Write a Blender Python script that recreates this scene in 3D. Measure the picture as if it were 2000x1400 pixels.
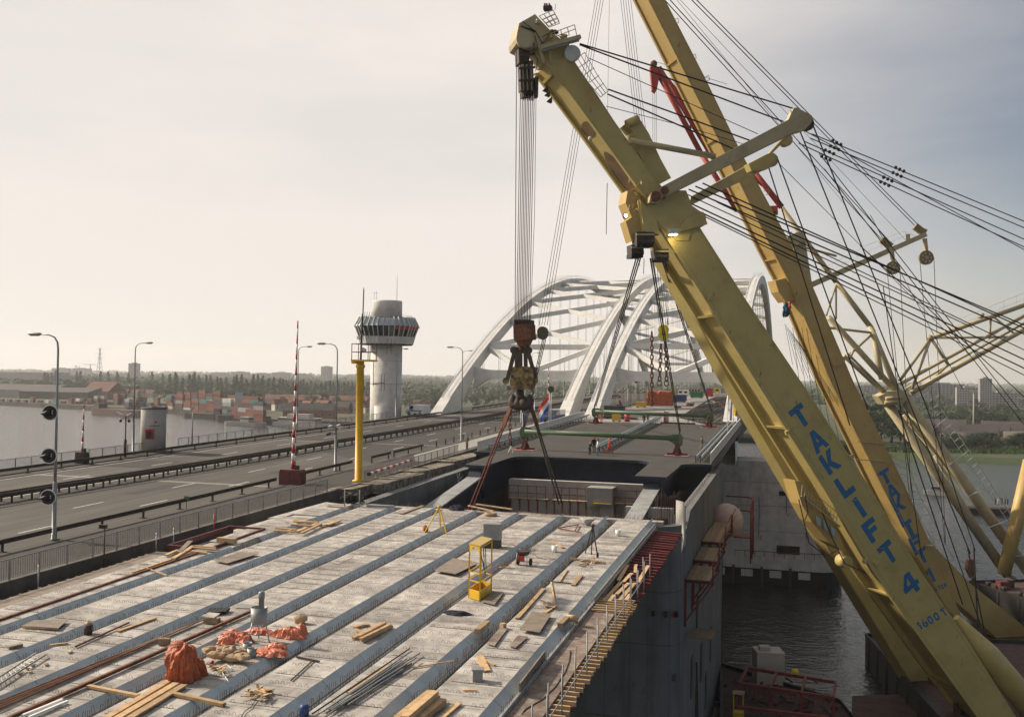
import bpy, math, random
import numpy as np
from math import sin, cos, radians, pi, atan, sqrt, atan2
from mathutils import Vector, Matrix

for o in list(bpy.data.objects): bpy.data.objects.remove(o)
scene = bpy.context.scene
C = scene.collection
random.seed(7)
rnd = random.uniform

# ---------------------------------------------------------------- camera
F = 1900.0; HC = 37.0; WZ = 2.8                 # focal length in photo pixels, eye height, water level
YAW = atan(560/F); PITCH = atan(35/F); ROLL = .0145
R0 = Vector((cos(YAW), sin(YAW), 0))
F0 = Vector((-sin(YAW)*cos(PITCH), cos(YAW)*cos(PITCH), sin(PITCH)))
U0 = R0.cross(F0)
CAM = Vector((0, 0, HC))
cam = bpy.data.cameras.new('camera'); camo = bpy.data.objects.new('camera', cam); C.objects.link(camo)
cam.sensor_width = 36; cam.lens = 36*F/2000; cam.clip_end = 60000; cam.clip_start = .5
RX = R0*cos(ROLL)+U0*sin(ROLL); UX = -R0*sin(ROLL)+U0*cos(ROLL)
camo.matrix_world = Matrix(((RX.x, UX.x, -F0.x, 0), (RX.y, UX.y, -F0.y, 0), (RX.z, UX.z, -F0.z, HC), (0, 0, 0, 1)))
scene.camera = camo

# ---------------------------------------------------------------- sky and sun (hazy late sun, left of the view)
SUN_AZ = radians(85)      # degrees to the left of the bridge axis (+Y)
SUN_EL = radians(32)
world = bpy.data.worlds.new('World'); scene.world = world; world.use_nodes = True
nt = world.node_tree; nt.nodes.clear()
def N(t, **k):
    n = nt.nodes.new(t)
    for a, b in k.items(): setattr(n, a, b)
    return n
out = N('ShaderNodeOutputWorld'); bg = N('ShaderNodeBackground'); bg.inputs[1].default_value = .053
sky = N('ShaderNodeTexSky', sky_type='NISHITA', sun_disc=False, sun_elevation=SUN_EL, sun_rotation=-SUN_AZ,
        air_density=1.0, dust_density=1.2, ozone_density=1.2, altitude=40)
tc = N('ShaderNodeTexCoord'); mp = N('ShaderNodeMapping'); mp.inputs['Scale'].default_value = (1.2, 1.2, 5.0)
no = N('ShaderNodeTexNoise'); no.inputs['Scale'].default_value = 1.6; no.inputs['Detail'].default_value = 7; no.inputs['Roughness'].default_value = .55
# thin high cloud veil, thicker towards the sun and the horizon
sep = N('ShaderNodeSeparateXYZ'); dt = N('ShaderNodeVectorMath', operation='DOT_PRODUCT'); dt.inputs[1].default_value = (-sin(SUN_AZ), cos(SUN_AZ), .25)
def mr(src, a, b, c, d):
    q = N('ShaderNodeMapRange'); q.inputs[1].default_value = a; q.inputs[2].default_value = b; q.inputs[3].default_value = c; q.inputs[4].default_value = d; L(src, q.inputs[0]); return q.outputs[0]
def ma(op, x, y):
    q = N('ShaderNodeMath', operation=op, use_clamp=(op == 'ADD'))
    for i, w in enumerate((x, y)):
        if isinstance(w, (int, float)): q.inputs[i].default_value = w
        else: L(w, q.inputs[i])
    return q.outputs[0]
mx = N('ShaderNodeMixRGB'); veil = N('ShaderNodeRGB'); veil.outputs[0].default_value = (11.7, 10.85, 10.1, 1)
L = nt.links.new
L(tc.outputs['Generated'], mp.inputs[0]); L(mp.outputs[0], no.inputs[0]); L(tc.outputs['Generated'], dt.inputs[0]); L(tc.outputs['Generated'], sep.inputs[0])
fac = ma('ADD', mr(dt.outputs['Value'], -.12, .36, .0, .90), mr(no.outputs[0], .38, .68, -.06, .15))
fac = ma('ADD', fac, mr(sep.outputs['Z'], 0, .20, .40, 0))
L(fac, mx.inputs[0]); L(sky.outputs[0], mx.inputs[1]); L(veil.outputs[0], mx.inputs[2]); L(mx.outputs[0], bg.inputs[0]); L(bg.outputs[0], out.inputs[0])

sl = bpy.data.lights.new('sun', 'SUN'); sl.energy = 4.6; sl.angle = radians(3.0); sl.color = (1, .86, .70)
so = bpy.data.objects.new('sun', sl); C.objects.link(so)
sd = Vector((-sin(SUN_AZ)*cos(SUN_EL), cos(SUN_AZ)*cos(SUN_EL), sin(SUN_EL)))
so.rotation_euler = sd.to_track_quat('Z', 'Y').to_euler(); so.location = sd*300
vs = scene.view_settings; vs.view_transform = 'Standard'; vs.look = 'None'; vs.exposure = .52; vs.gamma = 1; vs.use_curve_mapping = False
scene.cycles.use_denoising = True
scene.cycles.max_bounces = 4; scene.cycles.volume_bounces = 1; scene.cycles.transparent_max_bounces = 8
scene.cycles.use_adaptive_sampling = True

# ---------------------------------------------------------------- measuring helpers: a sight line met with a plane of the place
def ray(x, y):
    du = x-1000; dv = y-700
    return R0*(du*cos(ROLL)+dv*sin(ROLL))-U0*(-du*sin(ROLL)+dv*cos(ROLL))+F0*F
def at_z(x, y, z):
    d = ray(x, y); return CAM+d*((z-HC)/d.z)
def at_y(x, y, Y):
    d = ray(x, y); return CAM+d*(Y/d.y)
def at_x(x, y, X):
    d = ray(x, y); return CAM+d*(X/d.x)
def at_p(x, y, P, n):
    d = ray(x, y); return CAM+d*(((P-CAM).dot(n))/d.dot(n))
def at_d(x, y, D):
    d = ray(x, y); return CAM+d*(D/F)
def zd(Y):                       # new bridge deck
    if Y < 120: return 25+.03*Y
    if Y < 540: return 28.6+.03*(Y-120)-.03/420*(Y-120)**2
    return 28.6-.03*(Y-540)
OZ = [(-60, 24.3), (0, 25.45), (50, 26.5), (88, 27.3), (125, 28.15), (178, 29.3), (240, 30.5), (320, 31.2), (420, 30.6), (520, 28.4), (760, 20)]
def zo(Y):                       # old bridge road
    for (a, b), (c, d) in zip(OZ, OZ[1:]):
        if Y <= c: return b+(d-b)*(Y-a)/(c-a)
    return OZ[-1][1]
def meet(x, y, fz, h=0):
    d = ray(x, y); t = .005
    g = lambda t: HC+d.z*t-fz(d.y*t)-h
    while t < .6 and g(t) > 0: t += .0005
    lo, hi = t-.0005, t
    for i in range(30):
        m = (lo+hi)/2
        if g(m) > 0: lo = m
        else: hi = m
    return CAM+d*lo
def nd(x, y, h=0): return meet(x, y, zd, h)
def od(x, y, h=0): return meet(x, y, zo, h)
def lin(pts, Y):                 # piecewise linear
    if Y <= pts[0][0]: a, b = pts[0], pts[1]
    elif Y >= pts[-1][0]: a, b = pts[-2], pts[-1]
    else:
        for a, b in zip(pts, pts[1:]):
            if Y <= b[0]: break
    return a[1]+(b[1]-a[1])*(Y-a[0])/(b[0]-a[0])

# ---------------------------------------------------------------- mesh helpers
WL = {}
V = Vector
def V3(p): return p if isinstance(p, Vector) else Vector(p)
class MB:
    def __init__(s): s.v = []; s.f = []; s.mi = []; s.sm = []
    def add(s, vs, fs, mi=0, sm=False):
        b = len(s.v); s.v += [tuple(v) for v in vs]
        for f in fs: s.f.append([b+i for i in f]); s.mi.append(mi); s.sm.append(sm)
        return s
    def box(s, c, d, rz=0, mi=0):
        c = V3(c); x, y, z = d[0]/2, d[1]/2, d[2]/2; m = Matrix.Rotation(rz, 3, 'Z')
        vs = [c+m@V((a*x, b*y, e*z)) for e in (-1, 1) for b in (-1, 1) for a in (-1, 1)]
        return s.add(vs, [(0, 2, 3, 1), (4, 5, 7, 6), (0, 1, 5, 4), (2, 6, 7, 3), (0, 4, 6, 2), (1, 3, 7, 5)], mi)
    def beam(s, a, b, w, h, up=(0, 0, 1), mi=0, w2=None, h2=None):
        a = V3(a); b = V3(b); d = (b-a).normalized(); u = V3(up); r = d.cross(u)
        if r.length < 1e-4: r = d.cross(V((0, 1, 0)))
        r.normalize(); u = r.cross(d); w2 = w if w2 is None else w2; h2 = h if h2 is None else h2
        vs = [a-r*w/2-u*h/2, a+r*w/2-u*h/2, a+r*w/2+u*h/2, a-r*w/2+u*h/2, b-r*w2/2-u*h2/2, b+r*w2/2-u*h2/2, b+r*w2/2+u*h2/2, b-r*w2/2+u*h2/2]
        return s.add(vs, [(3, 2, 1, 0), (4, 5, 6, 7), (0, 1, 5, 4), (1, 2, 6, 5), (2, 3, 7, 6), (3, 0, 4, 7)], mi)
    def tube(s, a, b, r, r2=None, n=8, mi=0): return s.path([a, b], [r, r if r2 is None else r2], n, mi)
    def path(s, pts, r, n=6, mi=0, cap=True):
        pts = [V3(p) for p in pts]; k = len(pts); rr = r if isinstance(r, (list, tuple)) else [r]*k
        vs = []; last = None
        for i, p in enumerate(pts):
            d = (pts[min(i+1, k-1)]-pts[max(i-1, 0)])
            d = d.normalized() if d.length > 1e-9 else V((0, 0, 1))
            if last is None: u = d.cross(V((0, 0, 1)) if abs(d.z) < .9 else V((0, 1, 0)))
            else:
                u = last-d*last.dot(d)
            u.normalize(); last = u; w = d.cross(u)
            for j in range(n):
                t = 2*pi*j/n; vs.append(p+(u*cos(t)+w*sin(t))*rr[i])
        fs = [(i*n+j, i*n+(j+1) % n, (i+1)*n+(j+1) % n, (i+1)*n+j) for i in range(k-1) for j in range(n)]
        b = len(s.v); s.add(vs, fs, mi, n > 5)
        if cap and n > 2:
            s.f += [[b+j for j in range(n)][::-1], [b+(k-1)*n+j for j in range(n)]]; s.mi += [mi, mi]; s.sm += [False, False]
        return s
    def prism(s, poly, vec, mi=0):
        poly = [V3(p) for p in poly]; vec = V3(vec); n = len(poly)
        return s.add(poly+[p+vec for p in poly], [tuple(range(n))[::-1], tuple(range(n, 2*n))]+[(i, (i+1) % n, n+(i+1) % n, n+i) for i in range(n)], mi)
    def lathe(s, prof, c, n=16, mi=0, sm=True, a0=0.):
        c = V3(c); k = len(prof)
        vs = [c+V((r*cos(a0+2*pi*j/n), r*sin(a0+2*pi*j/n), z)) for r, z in prof for j in range(n)]
        fs = [(i*n+j, i*n+(j+1) % n, (i+1)*n+(j+1) % n, (i+1)*n+j) for i in range(k-1) for j in range(n)]
        b = len(s.v); s.add(vs, fs, mi, sm)
        s.f += [[b+j for j in range(n)][::-1], [b+(k-1)*n+j for j in range(n)]]; s.mi += [mi, mi]; s.sm += [False, False]
        return s
    def blob(s, c, r, n=8, m=5, j=.15, mi=0, sm=True):
        c = V3(c); r = (r, r, r) if not isinstance(r, (tuple, list)) else r; vs = []; fs = []
        for i in range(m+1):
            t = pi*i/m
            for k in range(n):
                p = 2*pi*k/n; q = 1+rnd(-j, j)
                vs.append(c+V((r[0]*sin(t)*cos(p)*q, r[1]*sin(t)*sin(p)*q, r[2]*cos(t)*q)))
        for i in range(m):
            for k in range(n): fs.append((i*n+k, (i+1)*n+k, (i+1)*n+(k+1) % n, i*n+(k+1) % n))
        return s.add(vs, fs, mi, sm)
    def quad(s, a, b, c, d, mi=0): return s.add([V3(a), V3(b), V3(c), V3(d)], [(0, 1, 2, 3)], mi)
    def build(s, name, mats, parent=None, o=None, kind=None):
        me = bpy.data.meshes.new(name)
        if parent is not None: org = WL[parent.name]
        elif o is not None: org = V3(o)
        else:
            a = np.array(s.v); org = V(((a[:, 0].min()+a[:, 0].max())/2, (a[:, 1].min()+a[:, 1].max())/2, a[:, 2].min()))
        a = np.array(s.v, dtype=float)-np.array(org)
        me.from_pydata(a.tolist(), [], s.f)
        if not isinstance(mats, (list, tuple)): mats = [mats]
        for m in mats: me.materials.append(m)
        if len(mats) > 1: me.polygons.foreach_set('material_index', s.mi)
        me.polygons.foreach_set('use_smooth', s.sm); me.update()
        ob = bpy.data.objects.new(name, me); C.objects.link(ob)
        if parent is not None: ob.parent = parent; WL[ob.name] = org
        else: ob.location = org; WL[ob.name] = V3(org)
        if kind: ob['kind'] = kind
        return ob
def tag(o, label, cat, group=None):
    o['label'] = label; o['category'] = cat
    if group: o['group'] = group
    return o
def thing(name, label, cat, loc=(0, 0, 0), group=None, rz=0):
    o = bpy.data.objects.new(name, None); C.objects.link(o); o.location = loc; o.rotation_euler[2] = rz; WL[o.name] = V3(loc).copy()
    o.empty_display_size = .3
    return tag(o, label, cat, group)
def lthing(name, label, cat, group=None):       # thing built round its own origin, placed afterwards
    o = thing(name, label, cat, (0, 0, 0), group); return o
def place(o, loc, rz=0):
    o.location = loc; o.rotation_euler[2] = rz; return o
def struct(o): o['kind'] = 'structure'; return o
def piece(name, me, parent, loc=(0, 0, 0), rot=None):
    o = bpy.data.objects.new(name, me); C.objects.link(o); o.parent = parent; o.location = V3(loc)-WL[parent.name]
    if rot is not None: o.rotation_euler = rot
    return o
def copy_tree(o, loc=None, rz=None, label=None, group=None, parent=None):
    c = o.copy(); C.objects.link(c); c.parent = parent
    if loc is not None: c.location = loc
    if rz is not None: c.rotation_euler[2] = rz
    if label: c['label'] = label
    if group: c['group'] = group
    for ch in o.children: copy_tree(ch, parent=c)
    return c
def mesh_of(mb, name, mats):
    o = mb.build(name, mats, o=(0, 0, 0)); me = o.data; bpy.data.objects.remove(o); return me

# ---------------------------------------------------------------- materials
def mat(name, col, rough=.65, metal=0., var=.18, scale=1.5, bump=0., bscale=30., rv=0., col2=None, c2=(.52, .68), detail=6, spec=.4, stretch=None, emit=0, streak=0, fleck=None):
    m = bpy.data.materials.new(name); m.use_nodes = True; t = m.node_tree; b = t.nodes['Principled BSDF']
    def n(k, **a):
        q = t.nodes.new(k)
        for x, y in a.items(): setattr(q, x, y)
        return q
    lk = t.links.new
    b.inputs['Roughness'].default_value = rough; b.inputs['Metallic'].default_value = metal; b.inputs['Specular IOR Level'].default_value = spec
    geo = n('ShaderNodeNewGeometry'); mpn = n('ShaderNodeMapping'); lk(geo.outputs['Position'], mpn.inputs[0])
    if stretch: mpn.inputs['Scale'].default_value = stretch
    ns = n('ShaderNodeTexNoise'); ns.inputs['Scale'].default_value = scale; ns.inputs['Detail'].default_value = detail; ns.inputs['Roughness'].default_value = .6
    lk(mpn.outputs[0], ns.inputs[0])
    mr = n('ShaderNodeMapRange'); mr.inputs[1].default_value = .3; mr.inputs[2].default_value = .7; mr.inputs[3].default_value = 1-var; mr.inputs[4].default_value = 1+var
    lk(ns.outputs[0], mr.inputs[0]); val = mr.outputs[0]
    if rv:
        oi = n('ShaderNodeObjectInfo'); m2 = n('ShaderNodeMapRange'); m2.inputs[3].default_value = 1-rv; m2.inputs[4].default_value = 1+rv
        lk(oi.outputs['Random'], m2.inputs[0]); mu = n('ShaderNodeMath', operation='MULTIPLY'); lk(val, mu.inputs[0]); lk(m2.outputs[0], mu.inputs[1]); val = mu.outputs[0]
    src = None
    if col2:
        n2 = n('ShaderNodeTexNoise'); n2.inputs['Scale'].default_value = scale*1.7; n2.inputs['Detail'].default_value = 8; n2.inputs['Roughness'].default_value = .65
        mp2 = n('ShaderNodeMapping'); lk(geo.outputs['Position'], mp2.inputs[0]); mp2.inputs['Location'].default_value = (31, 17, 5)
        if streak: mp2.inputs['Scale'].default_value = (1, 1, streak)
        elif stretch: mp2.inputs['Scale'].default_value = stretch
        lk(mp2.outputs[0], n2.inputs[0])
        r2 = n('ShaderNodeMapRange'); r2.inputs[1].default_value = c2[0]; r2.inputs[2].default_value = c2[1]; r2.clamp = True; lk(n2.outputs[0], r2.inputs[0])
        mc = n('ShaderNodeMixRGB'); mc.inputs[1].default_value = (*col, 1); mc.inputs[2].default_value = (*col2, 1); lk(r2.outputs[0], mc.inputs[0]); src = mc.outputs[0]
    hv = n('ShaderNodeMixRGB', blend_type='MULTIPLY'); hv.inputs[0].default_value = 1; hv.inputs[1].default_value = (*col, 1)
    if src: lk(src, hv.inputs[1])
    if fleck:
        fc, fs, f0, f1 = fleck
        nf = n('ShaderNodeTexNoise'); nf.inputs['Scale'].default_value = fs; nf.inputs['Detail'].default_value = 9; nf.inputs['Roughness'].default_value = .75; mpf = n('ShaderNodeMapping'); lk(geo.outputs['Position'], mpf.inputs[0]); mpf.inputs['Scale'].default_value = (1, 1, .35); lk(mpf.outputs[0], nf.inputs[0])
        rf = n('ShaderNodeMapRange'); rf.inputs[1].default_value = f0; rf.inputs[2].default_value = f1; lk(nf.outputs[0], rf.inputs[0])
        mf = n('ShaderNodeMixRGB'); lk(rf.outputs[0], mf.inputs[0]); mf.inputs[2].default_value = (*fc, 1)
        if src: lk(src, mf.inputs[1])
        else: mf.inputs[1].default_value = (*col, 1)
        lk(mf.outputs[0], hv.inputs[1])
    cb = n('ShaderNodeCombineColor'); [lk(val, cb.inputs[i]) for i in range(3)]
    lk(cb.outputs[0], hv.inputs[2]); lk(hv.outputs[0], b.inputs['Base Color'])
    if bump:
        nb = n('ShaderNodeTexNoise'); nb.inputs['Scale'].default_value = bscale; nb.inputs['Detail'].default_value = 6; lk(mpn.outputs[0], nb.inputs[0])
        bp = n('ShaderNodeBump'); bp.inputs['Strength'].default_value = bump; bp.inputs['Distance'].default_value = .1; lk(nb.outputs[0], bp.inputs['Height']); lk(bp.outputs[0], b.inputs['Normal'])
    if emit:
        b.inputs['Emission Strength'].default_value = emit; b.inputs['Emission Color'].default_value = (*col, 1)
    return m
M = dict(
 asphalt=mat('asphalt', (.050, .046, .040), .85, var=.22, scale=.7, col2=(.085, .077, .066), c2=(.42, .66), stretch=(1, .05, 1), bump=.15, bscale=8),
 walk=mat('walkway_asphalt', (.036, .034, .030), .9, var=.25, scale=.8, bump=.2, bscale=12),
 lightwalk=mat('light_paving', (.27, .255, .235), .85, var=.15, scale=2),
 line=mat('road_paint', (.55, .54, .50), .7, var=.3, scale=3, col2=(.2, .19, .17), c2=(.55, .75)),
 concrete=mat('concrete', (.40, .385, .355), .85, var=.2, scale=.6, col2=(.27, .255, .23), c2=(.5, .75), bump=.15, bscale=10, streak=.15),
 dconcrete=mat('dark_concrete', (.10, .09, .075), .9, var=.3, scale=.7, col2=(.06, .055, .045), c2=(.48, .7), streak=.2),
 tower=mat('tower_concrete', (.58, .56, .52), .85, var=.12, scale=.5, col2=(.40, .385, .355), c2=(.5, .8), bump=.1, bscale=20),
 slab=mat('precast_concrete', (.405, .38, .345), .88, var=.24, scale=.9, rv=.22, col2=(.25, .232, .21), c2=(.40, .66), bump=.25, bscale=18, fleck=((.21, .195, .175), .55, .53, .72)),
 cham=mat('smooth_concrete', (.36, .41, .43), .7, var=.14, scale=1.2, rv=.06, bump=.06, bscale=14),
 rebar=mat('rusty_steel', (.075, .045, .032), .8, var=.3, scale=4, rv=.1),
 dsteel=mat('dark_steel', (.045, .036, .030), .7, var=.3, scale=2, col2=(.09, .05, .03), c2=(.5, .7)),
 gsteel=mat('galvanised_steel', (.36, .37, .36), .5, .5, var=.15, scale=2),
 grail=mat('worn_railing_paint', (.25, .24, .215), .55, .2, var=.25, scale=3),
 pole=mat('grey_pole_paint', (.23, .25, .25), .5, .2, var=.15, scale=1, col2=(.30, .28, .25), c2=(.5, .8)),
 white=mat('white_paint', (.63, .625, .595), .5, var=.1, scale=.3, col2=(.5, .49, .45), c2=(.5, .8), fleck=((.30, .27, .22), 1.6, .66, .8)),
 wht=mat('plain_white', (.75, .74, .71), .5, var=.08, scale=1),
 red=mat('signal_red', (.40, .028, .03), .5, var=.15, scale=2),
 maroon=mat('maroon_paint', (.10, .02, .02), .6, var=.25, scale=2, col2=(.10, .03, .02), c2=(.5, .7)),
 scafred=mat('red_oxide_steel', (.17, .035, .03), .7, var=.3, scale=2),
 yellow=mat('yellow_paint', (.62, .37, .02), .5, var=.14, scale=1.2, col2=(.42, .25, .04), c2=(.6, .75)),
 crane=mat('crane_yellow', (.42, .34, .125), .5, var=.10, scale=.25, col2=(.35, .255, .09), c2=(.5, .75), bump=.10, bscale=.9, fleck=((.13, .07, .03), 1.7, .605, .70)),
 crane2=mat('crane_ochre', (.41, .29, .10), .5, var=.10, scale=.25, col2=(.38, .235, .06), c2=(.5, .75), bump=.10, bscale=.9, fleck=((.13, .07, .03), 1.7, .605, .70)),
 cream=mat('crane_cream', (.38, .325, .19), .55, var=.12, scale=.4, col2=(.27, .215, .115), c2=(.5, .75), fleck=((.10, .05, .03), 3.5, .64, .74)),
 rust=mat('rust', (.17, .065, .035), .85, var=.3, scale=2, col2=(.07, .035, .025), c2=(.45, .65)),
 redjib=mat('red_boom_paint', (.34, .035, .025), .6, var=.18, scale=1),
 rope=mat('wire_rope', (.020, .017, .015), .6, .2, var=.1),
 blue=mat('leaf_blue', (.006, .014, .034), .5, var=.2, scale=.6, col2=(.014, .03, .055), c2=(.5, .75)),
 leafdeck=mat('leaf_surfacing', (.050, .048, .044), .95, var=.16, scale=.5, bump=.3, bscale=25, col2=(.040, .038, .034), c2=(.45, .7)),
 greylight=mat('pale_grey_paint', (.50, .51, .49), .5, var=.1, scale=1),
 bluegrey=mat('blue_grey_galvanised', (.33, .40, .43), .45, .3, var=.12, scale=1.5),
 green=mat('spreader_green', (.07, .125, .06), .5, var=.15, scale=.8, col2=(.10, .15, .08), c2=(.5, .7)),
 wood=mat('sawn_timber', (.46, .31, .165), .8, var=.2, scale=2.5, rv=.22, stretch=(1, 1, 1), col2=(.33, .21, .11), c2=(.5, .75)),
 oldwood=mat('weathered_timber', (.30, .215, .13), .85, var=.25, scale=2.5, rv=.22),
 ply=mat('plywood', (.20, .165, .13), .8, var=.22, scale=2.0, rv=.14, col2=(.16, .13, .10), c2=(.48, .72)),
 plyred=mat('film_faced_plywood', (.165, .115, .09), .75, var=.3, scale=1.2, rv=.12, col2=(.27, .235, .19), c2=(.45, .65)),
 tarp=mat('orange_tarpaulin', (.43, .095, .03), .5, var=.3, scale=3.5, bump=1.0, bscale=9, col2=(.30, .065, .025), c2=(.45, .6)),
 sack=mat('paper_sack', (.36, .25, .15), .85, var=.3, scale=3, bump=.4, bscale=8),
 sheetred=mat('thin_orange_foil', (.50, .14, .07), .4, var=.3, scale=3, bump=.6, bscale=7),
 black=mat('matt_black', (.012, .012, .013), .6, var=.1),
 rubber=mat('rubber', (.018, .018, .018), .8, var=.1),
 glass=mat('dark_glass', (.02, .028, .032), .08, var=.05, spec=.7),
 lglass=mat('pale_glass', (.10, .13, .12), .1, var=.1, spec=.7),
 letter=mat('sign_blue', (.008, .115, .27), .5, var=.1, scale=2),
 bluep=mat('dark_blue_paint', (.02, .05, .15), .5, var=.1),
 vanwhite=mat('van_white', (.72, .73, .73), .35, var=.05),
 navy=mat('navy_cloth', (.012, .014, .03), .9, var=.2, scale=4),
 skin=mat('skin', (.42, .24, .16), .6, var=.05),
 cred=mat('red_coverall', (.55, .03, .02), .8, var=.12, scale=6), cwhite=mat('white_cloth', (.62, .62, .60), .85, var=.1), cgreen=mat('olive_cloth', (.07, .075, .045), .9, var=.2, scale=5),
 cblue=mat('denim', (.06, .12, .19), .85, var=.15, scale=5), ckhaki=mat('khaki_cloth', (.17, .14, .09), .85, var=.15, scale=5), corange=mat('orange_cloth', (.65, .12, .03), .8, var=.1),
 brick=mat('far_brick', (.22, .10, .07), .9, var=.25, scale=.3), roof=mat('far_roof', (.13, .055, .04), .9, var=.25, scale=.3), droof=mat('dark_roof', (.055, .047, .045), .9, var=.2, scale=.2),
 fwall=mat('far_wall', (.42, .40, .36), .85, var=.12, scale=.2), gwall=mat('far_grey_wall', (.22, .22, .22), .85, var=.12, scale=.2), hull=mat('ship_black', (.016, .014, .013), .6, var=.25, scale=.5),
 hullrust=mat('rusty_deck', (.07, .035, .027), .85, var=.35, scale=.8, col2=(.03, .02, .02), c2=(.45, .65)),
 grass=mat('grass', (.085, .12, .035), .95, var=.3, scale=.05), reed=mat('reeds', (.036, .068, .016), .95, var=.3, scale=.3),
 leaf=mat('leaves', (.045, .075, .025), .8, var=.45, scale=.25, rv=.18), leaf2=mat('far_leaves', (.026, .056, .017), .85, var=.4, scale=.08, rv=.2), bark=mat('bark', (.06, .045, .03), .9),
 pink=mat('pale_pink_buoy', (.42, .33, .33), .6, var=.15, scale=1.5), flagred=mat('flag_red', (.55, .03, .03), .8), flagblue=mat('flag_blue', (.02, .06, .32), .8), flagyel=mat('flag_yellow', (.62, .36, .02), .8),
)
# the road's old paint and lamps keep plain; water gets its own waves
def water_mat():
    m = bpy.data.materials.new('river_water'); m.use_nodes = True; t = m.node_tree; b = t.nodes['Principled BSDF']
    b.inputs['Base Color'].default_value = (.022, .023, .020, 1); b.inputs['Roughness'].default_value = .06; b.inputs['IOR'].default_value = 1.40
    g = t.nodes.new('ShaderNodeNewGeometry'); prev = None
    for sc, st, di, sx in ((.16, .45, .9, (1, 1.6, 1)), (.6, .6, .4, (1, 1.8, 1)), (2.2, .6, .13, (1, 1.5, 1))):
        mp = t.nodes.new('ShaderNodeMapping'); mp.inputs['Scale'].default_value = sx; mp.inputs['Rotation'].default_value[2] = radians(20)
        n = t.nodes.new('ShaderNodeTexNoise'); n.inputs['Scale'].default_value = sc; n.inputs['Detail'].default_value = 4
        bp = t.nodes.new('ShaderNodeBump'); bp.inputs['Strength'].default_value = st; bp.inputs['Distance'].default_value = di
        t.links.new(g.outputs['Position'], mp.inputs[0]); t.links.new(mp.outputs[0], n.inputs[0]); t.links.new(n.outputs[0], bp.inputs['Height'])
        if prev: t.links.new(prev.outputs[0], bp.inputs['Normal'])
        prev = bp
    t.links.new(prev.outputs[0], b.inputs['Normal']); return m
M['water'] = water_mat()

# ---------------------------------------------------------------- figures (made first, while the scene is empty)
def person_mesh(top, legs, walk=.0, arm=.0, lean=0., crouch=0.):
    skin = 'skin'; me = bpy.data.meshes.new('person'); s_ = .22*walk
    hip = .92-.32*crouch; sh = hip+.53-.1*crouch; fw = lean+.25*crouch
    vs = [(0, 0, hip), (0, fw*.5, hip+.27), (0, fw, sh), (0, fw+.02, sh+.12), (0, fw+.05, sh+.25),
          (.09, 0, hip-.03), (.10, s_+.25*crouch, .5-.05*crouch), (.10, s_*1.3-.02, .09), (.10, s_*1.3+.12, .05),
          (-.09, 0, hip-.03), (-.10, -s_*.6+.25*crouch, .5-.05*crouch), (-.10, -s_*1.5, .10), (-.10, -s_*1.5+.13, .05),
          (.19, fw, sh-.02), (.24, fw-.05+.15*arm, sh-.29), (.25, fw+.02+.38*arm, sh-.50+.18*arm), (.25, fw+.04+.46*arm, sh-.58+.2*arm),
          (-.19, fw, sh-.02), (-.24, fw+.02, sh-.29), (-.25, fw+.10-.2*walk, sh-.52), (-.25, fw+.14-.2*walk, sh-.6)]
    es = [(0, 1), (1, 2), (2, 3), (3, 4), (0, 5), (5, 6), (6, 7), (7, 8), (0, 9), (9, 10), (10, 11), (11, 12), (2, 13), (13, 14), (14, 15), (15, 16), (2, 17), (17, 18), (18, 19), (19, 20)]
    rad = [.15, .155, .16, .065, .105, .10, .075, .055, .045, .10, .075, .055, .045, .075, .055, .042, .05, .075, .055, .042, .05]
    me.from_pydata(vs, es, []); ob = bpy.data.objects.new('tmp', me); C.objects.link(ob); sk = ob.modifiers.new('s', 'SKIN'); ob.modifiers.new('d', 'SUBSURF').levels = 1
    for i, sv in enumerate(me.skin_vertices[0].data): sv.radius = (rad[i], rad[i]*(.8 if i in (0, 1, 2) else 1)); sv.use_root = (i == 0)
    dg = bpy.context.evaluated_depsgraph_get(); nm = bpy.data.meshes.new_from_object(ob.evaluated_get(dg)); bpy.data.objects.remove(ob)
    for m in (top, legs, skin, 'black'): nm.materials.append(M[m])
    for p in nm.polygons:
        z = p.center.z; x = abs(p.center.x); p.use_smooth = True
        p.material_index = 2 if (z > sh+.10 or (x > .2 and z < sh-.50+.2*arm and z > .5)) else 0 if z > hip+.02 else 3 if z < .10 else 1
    return nm, fw, sh
PM = {}
for key in [('cgreen', 'cgreen', 0, 0, 0, 0), ('navy', 'cwhite', 1, .4, 0, 0), ('navy', 'navy', 0, .8, 0, .5), ('navy', 'ckhaki', 0, 0, 0, 0), ('cwhite', 'cblue', 0, .6, 0, 0), ('cred', 'cred', 1.3, .7, 0, 0), ('ckhaki', 'ckhaki', .8, 0, 0, 0), ('navy', 'navy', 0, 0, 0, 0), ('navy', 'cblue', 0, 0, 0, 0), ('corange', 'corange', 0, 0, 0, 0), ('navy', 'ckhaki', 0, 0, 0, .5)]: PM[key] = person_mesh(*key)
# ================================================================ setting: water, banks, ground
o = struct(MB().quad((-9000, -800, WZ), (9000, -800, WZ), (9000, 9500, WZ), (-9000, 9500, WZ)).build('water', M['water'], o=(0, 0, WZ)))
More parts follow.
